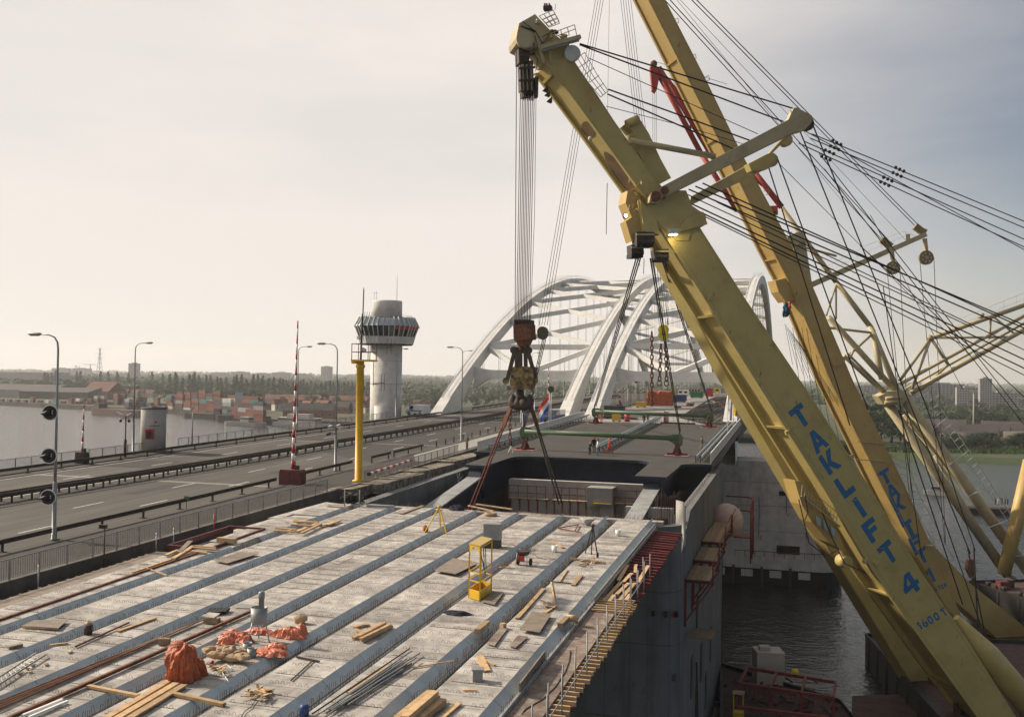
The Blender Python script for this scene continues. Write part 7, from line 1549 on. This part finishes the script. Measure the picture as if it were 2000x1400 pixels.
for k in range(11):
    xa, ya = 613+k*6.5+rnd(-4, 4), 1394-k*2+rnd(-3, 3); xb, yb = 806+k*1.5-(k % 4)*14+rnd(-8, 8), 1266+k*2.2+(k % 4)*9
    a = nd(xa, ya, .07+.05*(k % 3)); b = nd(xb, yb, .07+.05*(k % 3)); tag(MB().tube(a, b, .028, n=8).build('scaffold_tube', M['pole'] if k % 3 else M['dsteel']), 'grey scaffold tube in the long bundle at the bottom centre', 'tube', 'scaffold tubes at the bottom centre')
plank(680, 1352, 760, 1300, .2, .03, 'wood', 'pale plank underneath the scaffold tube bundle')
# man basket
P0 = nd(910, 1166); P1 = nd(937, 1174); P2 = nd(967, 1151); ux = (P1-P0); uy = (P2-P1); ux = ux.normalized()*.8; uy = uy.normalized()*1.75; o0 = P1-ux
t = thing('man_basket', 'yellow steel man-riding basket with roof standing on the deck', 'basket', o0); Q = lambda a, b, z: o0+ux*a+uy*b+V((0, 0, z+.03)); H_ = 2.62
for a, b, c, d in ((0, 0, 1, 0), (1, 0, 1, 1), (1, 1, 0, 1), (0, 1, 0, 0)):
    MB().beam(Q(a, b, .22), Q(c, d, .22), .03, .44).build('tub_side', M['yellow'], t)
    for z in (.85, 1.25):
        if (a, b) != (1, 1) or z < 1: MB().beam(Q(a, b, z), Q(c, d, z), .035, .045).build('rail', M['yellow'], t)
    MB().beam(Q(a, b, 0), Q(a, b, H_-.08), .06, .06).build('post', M['yellow'], t); MB().beam(Q(a, b, H_-.12), Q(c, d, H_-.12), .05, .08).build('roof_beam', M['yellow'], t)
MB().add([Q(0, 0, .04), Q(1, 0, .04), Q(1, 1, .04), Q(0, 1, .04)], [(0, 1, 2, 3)]).build('floor', M['oldwood'], t); MB().prism([Q(-.03, -.03, H_-.06), Q(1.03, -.03, H_-.06), Q(1.03, 1.03, H_-.06), Q(-.03, 1.03, H_-.06)], (0, 0, .05)).build('roof', M['crane2'], t)
for a, s_ in ((0, 1), (1, -1)): MB().prism([Q(a, -.01, H_-.15), Q(a+s_*.35, -.01, H_-.15), Q(a, -.01, H_-.5)], uy*.03).build('gusset', M['yellow'], t)
MB().path([Q(.7, .5, H_-.15), Q(.75, .55, 1.8), Q(.85, .5, 1.2), Q(.95, .45, 1.0), Q(.9, .6, 1.25), Q(.7, .7, H_-.2)], .025, 5).build('sling_chain', M['dsteel'], t); MB().path([Q(.5, .3, H_-.15), Q(.7, .5, 1.6), Q(.9, .5, 1.1)], .025, 5).build('sling_chain', M['dsteel'], t)
sheet([(940, 1175), (962, 1155), (984, 1157), (966, 1181)], 'ply', 'small dark plywood piece at the foot of the yellow basket', .06)
b = nd(962, 1068); t = thing('site_cabinet', 'grey corrugated metal cabinet on a dark base behind the yellow basket', 'cabinet', b); MB().box(up1(b, .22), (.95, .8, .44), .1).build('base', M['dsteel'], t); MB().box(up1(b, .95), (1.0, .7, .95), .1).build('body', M['pole'], t)
for k in range(6): MB().beam(up1(b, .58+k*.15)+V((-.46, -.40, 0)), up1(b, .58+k*.15)+V((.49, -.31, 0)), .05, .05).build('rib', M['pole'], t)
sheet([(848, 1114), (885, 1090), (935, 1099), (890, 1121)], 'ply', 'large plywood sheet left of the yellow basket', .14); 
b = nd(1022, 1103); t = thing('wheelbarrow', 'dark two-wheeled barrow with round tub right of the basket', 'wheelbarrow', b)
MB().lathe([(.28, .55), (.42, .78), (.44, .8), (.36, .74)], b, 18).build('tub', M['dsteel'], t)
for dx in (-.3, .42): c = b+V((dx, 0, .2)); MB().path([c-V((.05, 0, 0)), c+V((.05, 0, 0))], [.2, .2], 16).build('wheel', M['rubber'], t)
for (a, c) in (((-.35, -.3, 0), (-.3, -.2, .7)), ((.3, -.3, 0), (.25, -.2, .7)), ((-.3, 0, .2), (.42, 0, .2)), ((-.3, .3, .6), (-.45, .9, .75)), ((.3, .3, .6), (.4, .9, .75))): MB().tube(b+V(a), b+V(c), .022, n=6).build('frame_tube', M['gsteel'], t)
MB().box(b+V((-.05, -.2, .4)), (.3, .2, .3)).build('red_engine', M['red'], t)
b = nd(893, 1199); crumple(b, (.55, .22, .16), 20, 5, 33, 'navy', 'dark navy jacket dropped on the deck', 'dropped_jacket', 'jacket')
sheet([(1015, 1229), (1040, 1194), (1077, 1199), (1054, 1235)], 'ply', 'grey-brown plywood sheet on the second girder from right', .14); sheet([(950, 1256), (980, 1222), (992, 1227), (966, 1261)], 'plyred', 'long reddish plywood strip left of two on the second girder', .05); sheet([(994, 1261), (1012, 1241), (1032, 1243), (1007, 1265)], 'plyred', 'short reddish plywood piece right of the reddish strip', .05)
sheet([(1008, 1396), (1020, 1378), (1028, 1380), (1016, 1399)], 'ply', 'small plywood scrap by the deck edge at the bottom', .05)
plank(932, 1233, 952, 1216, .26, .22, 'oldwood', 'short thick timber lying on the trough between girders', name='timber_block', cat='timber'); plank(1010, 1207, 1062, 1149, .2, .05, 'wood', 'long wide plank pointing up the second girder from right'); plank(1076, 1136, 1084, 1182, .08, .03, 'wood', 'thin lath right of the long wide plank'); plank(1064, 1196, 1086, 1182, .16, .04, 'wood', 'short plank above the grey-brown plywood sheet'); plank(1092, 1136, 1108, 1112, .09, .03, 'wood', 'thin lath near the rightmost girder joint'); plank(1119, 1142, 1135, 1123, .24, .05, 'wood', 'short wide plank on the rightmost girder'); plank(1079, 1056, 1100, 1069, .2, .05, 'wood', 'short wide plank behind the wheelbarrow'); plank(979, 1220, 986, 1222, .2, .2, 'wood', 'small wooden cube beside the reddish strip', name='timber_block', cat='timber')
for k, a in enumerate(((934, 1281, 946, 1310), (940, 1280, 954, 1309), (945, 1286, 966, 1298))): plank(*a, .16 if k < 2 else .08, .05, 'wood', ('left', 'middle', 'right')[k]+' of three short planks on the third girder from right')
for k, (xa, xb) in enumerate(((776, 842), (796, 852), (818, 864))): plank(xa, 1406, xb, 1353+k*8, .3, .22, 'wood', ('left', 'middle', 'right')[k]+' thick beam in the timber stack at the bottom edge', z=.04, name='timber_beam', cat='timber')
plank(790, 1404, 850, 1353, .26, .2, 'wood', 'top beam of the timber stack at the bottom edge', z=.27, name='timber_beam', cat='timber'); plank(862, 1402, 896, 1373, .2, .06, 'wood', 'single plank right of the timber stack at the bottom edge'); plank(905, 1347, 932, 1347, .08, .04, 'wood', 'short reddish stick near the bottom centre'); plank(804, 1303, 886, 1290, .06, .04, 'wood', 'long thin stick lying over a trough')
b = nd(933, 1329); tag(MB().box(up1(b, .2), (.36, .3, .4), .3).box(up1(b, .42), (.44, .36, .06), .3).build('grey_box', M['pole']), 'small grey box with lid near the bottom centre', 'box'); b = nd(594, 1398); tag(MB().lathe([(.15, 0), (.17, .3), (.1, .4)], b, 12).build('blue_can', M['bluep']), 'dark blue can at the bottom edge left of the timber stack', 'can')
plank(1114, 1090, 1182, 1099, .12, .1, 'oldwood', 'dark timber lying across the rightmost girder'); plank(1068, 1134, 1128, 1140, .05, .05, 'rebar', 'thin bar across the second girder from right', name='steel_bar', cat='bar')
for k, (pts, m_, lab) in enumerate((([(1140, 1045), (1122, 1062), (1098, 1078), (1082, 1092), (1070, 1096)], 'scafred', 'thin red line trailing across the girders behind the wheelbarrow'), ([(996, 1060), (1012, 1068), (1030, 1072), (1048, 1086), (1066, 1092)], 'scafred', 'thin red line trailing to the wheelbarrow'), ([(425, 1300), (440, 1296), (452, 1304), (444, 1312), (430, 1306), (438, 1318), (446, 1330)], 'wht', 'loose white cord beside the orange tarpaulin'), ([(500, 1365), (490, 1380), (478, 1388), (468, 1404)], 'rubber', 'thin dark cable running down from the scrap heap'), ([(600, 1110), (640, 1096), (660, 1102), (690, 1088)], 'rubber', 'thin dark cable lying on the fifth girder'))): tag(MB().path([nd(x, y, .05) for x, y in pts], .014, 5).build('loose_cable', M[m_]), lab, 'cable')
# tripods
def tripod(x, y, h, label, m, feet):
    b = nd(x, y); t = thing('survey_tripod', label, 'tripod', b); top_ = up1(b, h)
    for fx, fy in feet: MB().beam(top_, nd(fx, fy), .06, .06).build('leg', M[m], t)
    MB().lathe([(.10, -.05), (.12, .05), (.05, .12)], top_, 10).build('head', M[m], t)
tripod(857, 1038, 1.6, 'yellow survey tripod at the far middle of the deck', 'yellow', ((829, 1040), (861, 1037), (873, 1043)))
b = nd(831, 1038); tag(MB().blob(up1(b, .2), (.2, .2, .24), 8, 5, .15).build('orange_bag', M['tarp']), 'small orange bag at the foot of the yellow tripod', 'bag')
tripod(1157, 1080, 1.6, 'thin black survey tripod on the rightmost girder', 'dsteel', ((1143, 1080), (1155, 1083), (1166, 1079))); b = nd(1167, 1088); tag(MB().lathe([(.07, 0), (.07, .25), (.03, .3)], b, 8).build('black_flask', M['black']), 'small black flask beside the black tripod', 'flask')
t = thing('steel_trestle', 'thin red triangular steel trestle at the far end of the deck', 'trestle', nd(1110, 1035))
for a, b in (((1089, 1031), (1130, 1024)), ((1130, 1024), (1123, 1036)), ((1089, 1031), (1136, 1040))): MB().beam(nd(*a, .1), nd(*b, .1), .06, .06).build('bar', M['scafred'], t)
for k, (x, y) in enumerate(((1083, 1078), (1207, 1046))): b = nd(x, y); tag(MB().lathe([(.15, 0), (.18, .4), (.16, .38), (.13, .1)], b, 14).build('bucket', M['wht']), ('white bucket with handle behind the wheelbarrow', 'white bucket at the far end of the rightmost girder')[k], 'bucket')
b = nd(1148, 1026); tag(MB().lathe([(.15, 0), (.3, .25), (.62, .5), (.55, .48)], b, 4).build('concrete_funnel', M['concrete']), 'square concrete funnel at the far end of the deck', 'funnel')
plank(915, 987, 965, 998, .16, .08, 'wood', 'plank on the far lip of the deck, nearer one', z=.1); plank(930, 984, 1000, 994, .14, .08, 'oldwood', 'plank on the far lip of the deck, farther one', z=.2); plank(783, 1003, 826, 987, .3, .04, 'oldwood', 'brown board near the far end of the fourth girder from left'); plank(640, 988, 680, 991, .1, .08, 'wood', 'thin batten at the far left corner of the deck'); plank(716, 987, 770, 989, .18, .14, 'pole', 'grey pipe lying along the far end of the deck', name='pipe', cat='pipe'); plank(1020, 1000, 1140, 1012, .05, .05, 'oldwood', 'long thin batten along the far end of the girders')
b = nd(892, 996); crumple(b, (.5, .3, .4), 16, 5, 41, 'navy', 'dark cloth heap on the far lip of the deck', 'cloth_heap', 'cloth'); b = nd(958, 1007); tag(MB().path([b+V((.35*cos(a), .35*sin(a), .12)) for a in [2*pi*i/14 for i in range(15)]], .12, 8).build('old_tyre', M['sack']), 'brown ring lying near the far end of the deck', 'tyre')
b = nd(1117, 1214, -.1); tag(MB().path([b+V((-.25, 0, .15)), b+V((.25, .1, .15))], [.16, .16], 12).build('rope_spool', M['wood']), 'small pale rope spool at the right deck edge', 'spool'); plank(1094, 1221, 1108, 1207, .24, .2, 'oldwood', 'thick timber block beside the rope spool', name='timber_block', cat='timber')
# black cable tangle at the ledge corner
mb = MB(); c = od(690, 985); rs = random.Random(8)
for i in range(9): mb.path([c+V((rs.uniform(-.9, .9), rs.uniform(-.9, .9), rs.uniform(0, 1.0))) for _ in range(6)], .05, 5)
tag(mb.build('cable_tangle', M['rubber']), 'tangle of black cable at the corner below the yellow mast', 'cable')
for k, (x, y) in enumerate(((673, 988), (702, 990))): b = nd(x, y); tag(MB().tube(b, up1(b, 1.3), .05, n=6).build('short_post', M['lightwalk']), ('left', 'right')[k]+' short pale post at the far left corner of the deck', 'post')

# ================================================================ people
def person(loc, face, h, label, top, legs, skin='skin', helmet=None, walk=.0, arm=.0, lean=0., crouch=0.):
    k = h/1.78; nm, fw, sh = PM[(top, legs, walk, arm, lean, crouch)]
    o = thing('person', label, 'person', loc, None, face); o.scale = (k, k, k); b = bpy.data.objects.new('body', nm); C.objects.link(b); b.parent = o
    WL[o.name] = V((0, 0, 0)); hm = MB(); hc = V((0, fw+.05, sh+.29))
    hm.blob(hc, (.115, .13, .10), 12, 7, 0).build('hard_hat' if helmet else 'hair', M[helmet] if helmet else M['rebar'], o)
    f = MB(); f.blob((0, fw+.155, sh+.22), (.02, .03, .03), 6, 4, 0); f.build('nose', M['skin'], o)
    return o
ld = lambda x, y: V(((p := meet(x, y, LZ)).x, p.y, LZ(p.y)))
M['hatb'] = mat('blue_helmet', (.05, .18, .4), .4); M['haty'] = mat('yellow_helmet', (.6, .42, .04), .4)
person(od(912, 881)+V((0, 0, .1)), 2.6, 1.9, 'man in dark green overalls with light blue helmet standing by the railing end', 'cgreen', 'cgreen', helmet='hatb')
person(ld(998, 886), -1.4, 1.75, 'man in white trousers and dark top walking at the front left of the leaf', 'navy', 'cwhite', helmet='hatb', walk=1, arm=.4)
person(ld(1151, 888), -.6, 1.75, 'crouching worker in dark clothes at the left of the group of three', 'navy', 'navy', helmet='cred', crouch=.5, arm=.8); person(ld(1160, 884), .4, 1.8, 'worker in dark jacket standing at the back of the group of three', 'navy', 'ckhaki', helmet='cred'); person(ld(1167, 889), -1.2, 1.76, 'worker in white shirt and jeans, right of the group of three', 'cwhite', 'cblue', arm=.6)
person(ld(1190, 886), -1.3, 1.82, 'man in bright red overalls striding across the leaf', 'cred', 'cred', helmet='corange', walk=1.3, arm=.7); person(ld(1371, 882), 1.2, 1.8, 'man in brown walking alone at the right of the leaf', 'ckhaki', 'ckhaki', walk=.8)
for k, (x, y, lab, tp, lg) in enumerate(((1265, 826, 'man in a dark coat standing at the far end of the leaf', 'navy', 'navy'), (1344, 825, 'left one of two dark dressed men at the far right of the leaf', 'navy', 'cblue'), (1354, 825, 'right one of two dark dressed men at the far right of the leaf', 'navy', 'navy'), (1174, 824, 'worker in orange suit at the far left of the leaf', 'corange', 'corange'), (1432, 775, 'tiny dark figure standing on the unfinished far deck', 'navy', 'navy'), (1258, 828, 'stooping figure beside the man in a dark coat', 'navy', 'ckhaki'))): p = nd(x, y); person(p, rnd(-3, 3), 1.8, lab, tp, lg, crouch=.5 if k == 5 else 0)

# ================================================================ vehicles and site things beyond the leaf
def van(loc, rz, label, body, stripe=None, name='van'):
    t = thing(name, label, 'van', loc, None, rz); WL[t.name] = V((0, 0, 0)); L_, W_ = 4.6, 1.9
    pr = [(-2.3, .35), (2.1, .35), (2.28, .55), (2.25, .95), (1.55, 1.1), (1.05, 1.9), (.9, 1.98), (-2.2, 2.0), (-2.3, 1.9)]
    MB().prism([(x, -W_/2, z) for x, z in pr], (0, W_, 0)).build('body', M[body], t)
    for s_ in (-1, 1):
        y = s_*(W_/2+.012); MB().prism([(1.42, y-.006, 1.15), (.95, y-.006, 1.78), (.3, y-.006, 1.78), (.3, y-.006, 1.15)], (0, .012, 0)).build('side_window', M['glass'], t)
        for x in (-1.5, 1.5): w = MB().path([(x, s_*(W_/2-.2), .33), (x, s_*(W_/2+.02), .33)], [.33, .33], 16).build('wheel', M['rubber'], t); MB().path([(x, s_*(W_/2+.01), .33), (x, s_*(W_/2+.035), .33)], [.18, .18], 12).build('rim', M['gsteel'], w)
        if stripe: MB().box((-.4, y, .85), (3.4, .01, .18)).build('stripe', M[stripe], t); MB().prism([(.2, y-.005, .9), (.5, y-.005, .9), (1.1, y-.005, 1.15), (.8, y-.005, 1.15)], (0, .011, 0)).build('stripe', M[stripe], t)
        MB().box((2.27, s_*.68, .75), (.06, .3, .2)).build('headlight', M['lglass'], t)
    MB().prism([(1.53, -W_/2+.12, 1.14), (1.53, W_/2-.12, 1.14), (1.08, W_/2-.16, 1.84), (1.08, -W_/2+.16, 1.84)], (.03, 0, .02)).build('windscreen', M['glass'], t)
    MB().box((2.3, 0, .45), (.12, W_, .2)).build('bumper', M['black'], t)
    return t
p = od(818, 812); van(V((-70.2, 174.5, zo(174.5)+.1)), 2.75, 'white van with dark blue stripe parked beside the arch foot', 'vanwhite', 'bluep')
o = van(V((-41.2, 166.5, zo(166)+.06)), -1.75, 'blue van with white front parked between the two arch feet', 'bluep', None); o.scale = (1.1, 1.1, 1.1); WL[o.name] = V((0, 0, 0)); MB().box((-1.0, 0, 1.6), (2.2, 1.93, .8)).build('white_top', M['vanwhite'], o)
p = nd(1289, 791); t = thing('orange_tent', 'boxy orange tarpaulin tent on the new deck', 'tent', p); mb = MB(); rs = random.Random(6); vs = []; W_, D_, H_ = 5.6, 4.5, 3.1; cols = 13
for zz in range(7):
    for k in range(4*cols):
        s_, q = divmod(k, cols); q /= cols; c = [(-1, -1), (1, -1), (1, 1), (-1, 1)]; a, b = c[s_], c[(s_+1) % 4]; x = a[0]+(b[0]-a[0])*q; y = a[1]+(b[1]-a[1])*q; j = .06*sin(k*2.1)+rs.uniform(-.05, .05); f = 1-.04*(zz/6)**3
        vs.append((p.x+x*W_/2*f*(1+j*.6), p.y+y*D_/2*f*(1+j*.6), p.z+H_*zz/6+(.12*sin(k*.9) if zz == 6 else 0)))
n = 4*cols; mb.add(vs, [(i*n+k, i*n+(k+1) % n, (i+1)*n+(k+1) % n, (i+1)*n+k) for i in range(6) for k in range(n)]); mb.add([vs[6*n+k] for k in range(n)]+[(p.x, p.y, p.z+H_+.25)], [(k, (k+1) % n, n) for k in range(n)]); mb.build('cover', M['tarp'], t)
def boxthing(x, y, w, d, h, m, label, name, cat, roof=None, win=0, fz=nd):
    p = fz(x, y); t = thing(name, label, cat, p); MB().box(up1(p, h/2+.15), (w, d, h)).build('body', M[m], t); MB().box(up1(p, h+.2), (w*1.04, d*1.04, .1)).build('lid', M[roof or m], t)
    for s_ in (-1, 1): MB().box(p+V((s_*w*.35, 0, .08)), (.2, d*.9, .16)).build('skid', M['dsteel'], t)
    for k in range(win): MB().box(p+V((-w/2+w*(k+.5)/win, -d/2-.02, h*.62)), (w/win*.6, .05, h*.35)).build('window', M['glass'], t)
    return t
boxthing(1329, 785, 2.9, 2.4, 1.7, 'bluep', 'dark blue site box with white lid right of the orange tent', 'site_box', 'box', 'wht'); boxthing(1314, 780, 1.0, 1.5, 2.6, 'yellow', 'ochre box just right of the orange tent', 'site_box', 'box'); boxthing(1335, 773, 3.2, 3, 1.9, 'vanwhite', 'white cabin truck behind the dark blue box', 'site_truck', 'truck', 'red', 2)
boxthing(1361, 777, 3.4, 3, 1.5, 'greenskip' if 'greenskip' in M else (M.update(greenskip=mat('skip_green', (.03, .16, .06), .6)) or 'greenskip'), 'green sided skip on the far new deck', 'waste_skip', 'skip', 'dsteel'); boxthing(1357, 769, 4.2, 3, 2.0, 'fwall', 'pale site cabin with windows behind the green skip', 'site_cabin', 'cabin', 'gwall', 4)
boxthing(1386, 775, 1.9, 2, 2.3, 'red', 'red machine body on the far new deck', 'site_machine', 'machine', 'dsteel'); boxthing(1401, 768, 2.2, 3, 2.1, 'yellow2', 'yellow loader cab on the far new deck', 'wheel_loader', 'loader', 'bluep', 1)
boxthing(1200, 817, 3.4, 2, 2.0, 'dsteel', 'dark generator with blue top behind the rear spreader beam', 'generator', 'generator', 'bluep'); boxthing(1211, 819, 1.5, 1.2, 1.4, 'bluep', 'blue box right of the dark generator', 'site_box', 'box'); boxthing(1204, 823, 1.4, 1, 1.1, 'yellow', 'small yellow box before the dark generator', 'site_box', 'box')
p = nd(1225, 823); tag(MB().lathe([(.45, 0), (.47, .6), (.45, .62), (.47, 1.2), (.45, 1.22)], p, 16).build('red_barrel', M['red']), 'red barrel at the far end of the leaf', 'barrel'); plank(1222, 816, 1244, 818, .5, .3, 'maroon', 'maroon steel girder piece beside the red barrel', name='steel_girder', cat='girder')
for k in range(3): p = nd(1298+k*3, 824); tag(MB().lathe([(.18, 0), (.18, 1.6), (.08, 1.8), (.08, 1.9)], p, 10).build('gas_bottle', M['bluegrey'] if k else M['red']), 'tall gas bottle in the trio at the far end of the leaf', 'gas bottle', 'gas bottles on the leaf')
plank(1290, 825, 1358, 827, .4, .2, 'maroon', 'long dark red beam lying along the far end of the leaf', name='steel_girder', cat='girder'); boxthing(1252, 795, 2.2, 1.6, .9, 'yellow', 'yellow compressor left of the orange tent', 'compressor', 'compressor')
# thin railing at the leaf's far end
t = thing('site_railing', 'thin site railing across the far end of the leaf', 'railing', (-22, 158.6, zd(158)))
for k in range(14): x = -35+k*1.95; MB().tube((x, 158.8, zd(158.8)), (x, 158.8, zd(158.8)+1.1), .03, n=5).build('post', M['gsteel'], t)
for z in (.55, 1.1): MB().tube((-35, 158.8, zd(158.8)+z), (-9.6, 158.8, zd(158.8)+z), .025, n=5).build('rail', M['gsteel'], t)
for k in range(16): x, y = rnd(1320, 1425), rnd(782, 800); p = nd(x, y); tag(MB().box(up1(p, .25), (rnd(.8, 2.5), rnd(.6, 1.6), .3), rnd(0, 3)).build('material_bundle', M[random.choice(('dsteel', 'wht', 'oldwood', 'rust'))]), 'bundle of material lying on the reinforcement of the far deck', 'bundle', 'bundles on the far deck')
# flags
def flag(base, h, label, parts, w, hang, dirx=1, name='flag_pole'):
    t = thing(name, label, 'flag', base); MB().path([base, up1(base, h)], [.06, .04], 8).build('pole', M['wht'], t); n = len(parts)
    for k, m in enumerate(parts):
        mb = MB(); K_ = 10; rows = []
        for i in range(K_+1):
            q = i/K_
            for e in (k/n, (k+1)/n):
                z = h-.15-e*hang[1]-q*hang[0]; rows.append(base+V((dirx*w*q*(1-.25*e)+.0, .22*sin(q*7+e*1.5), z)))
        for i in range(K_): mb.quad(rows[2*i], rows[2*i+2], rows[2*i+3], rows[2*i+1])
        mb.build('flag_stripe', M[m], t)
p = od(1072, 848); flag(p, 6.2, 'red white and blue striped flag flying on a white pole', ('flagred', 'cwhite', 'flagblue'), -1.7, (2.2, 2.2)); p = od(1020, 862); flag(p, 3.9, 'limp blue flag on a short white pole below the hook', ('flagblue',), .45, (.2, 2.2))
p = od(1043, 855); tag(MB().path([p, up1(p, 5.4)], [.07, .05], 8).build('white_pole', M['wht']), 'bare white pole left of the striped flag', 'pole')
p = V((-9.5, 140, LZ(140))); flag(p, 7.2, 'long limp white flag on the right edge of the leaf', ('cwhite',), .75, (.3, 4.8)); p = V((-9.3, 149, LZ(149))); flag(p, 7.0, 'long limp yellow flag on the right edge of the leaf', ('flagyel',), .8, (.3, 4.6))
# round signal boards on posts between the bridges
for k, (x, y, h) in enumerate(((1073, 846, 6.6), (1240, 793, 6.0))): p = od(x, y); t = thing('round_signal', ('round black signal head on a post above the striped flag', 'round black signal head on a post left of the orange tent')[k], 'signal', p); MB().path([p+V((.15, .3, 0)), p+V((.15, .3, h))], .07, 6).build('post', M['greylight'], t); MB().path([p+V((.15, .1, h)), p+V((.15, 0, h))], [.5, .5], 18).build('disc', M['cgreen'], t)
# bare twigs growing at the pier edge by the leaf's left arm
for k, x in enumerate((900, 893, 918, 935)): b = at_x(x, 985-k*14, -33.5); mb = MB(); rs = random.Random(k); [mb.path([b, b+V((rs.uniform(-.4, .4), 0, rs.uniform(.8, 1.6))), b+V((rs.uniform(-.8, .8), 0, rs.uniform(1.8, 2.8)))], .015, 3) for _ in range(4)]; tag(mb.build('bare_bars', M['greylight']), 'thin pale upright wires beside the left arm of the leaf', 'wire', 'wires beside the left leaf arm')
# ================================================================ haze
hz = MB().box((-200, 3900, 110), (13000, 10600, 223))
hm = bpy.data.materials.new('haze_air'); hm.use_nodes = True; ht = hm.node_tree; ht.nodes.clear(); ho = ht.nodes.new('ShaderNodeOutputMaterial'); pv = ht.nodes.new('ShaderNodeVolumePrincipled')
pv.inputs['Density'].default_value = .000105; pv.inputs['Color'].default_value = (.98, .98, .98, 1); pv.inputs['Anisotropy'].default_value = .2; ht.links.new(pv.outputs[0], ho.inputs['Volume'])
o = hz.build('haze', hm, o=(0, 0, 0)); o['kind'] = 'stuff'
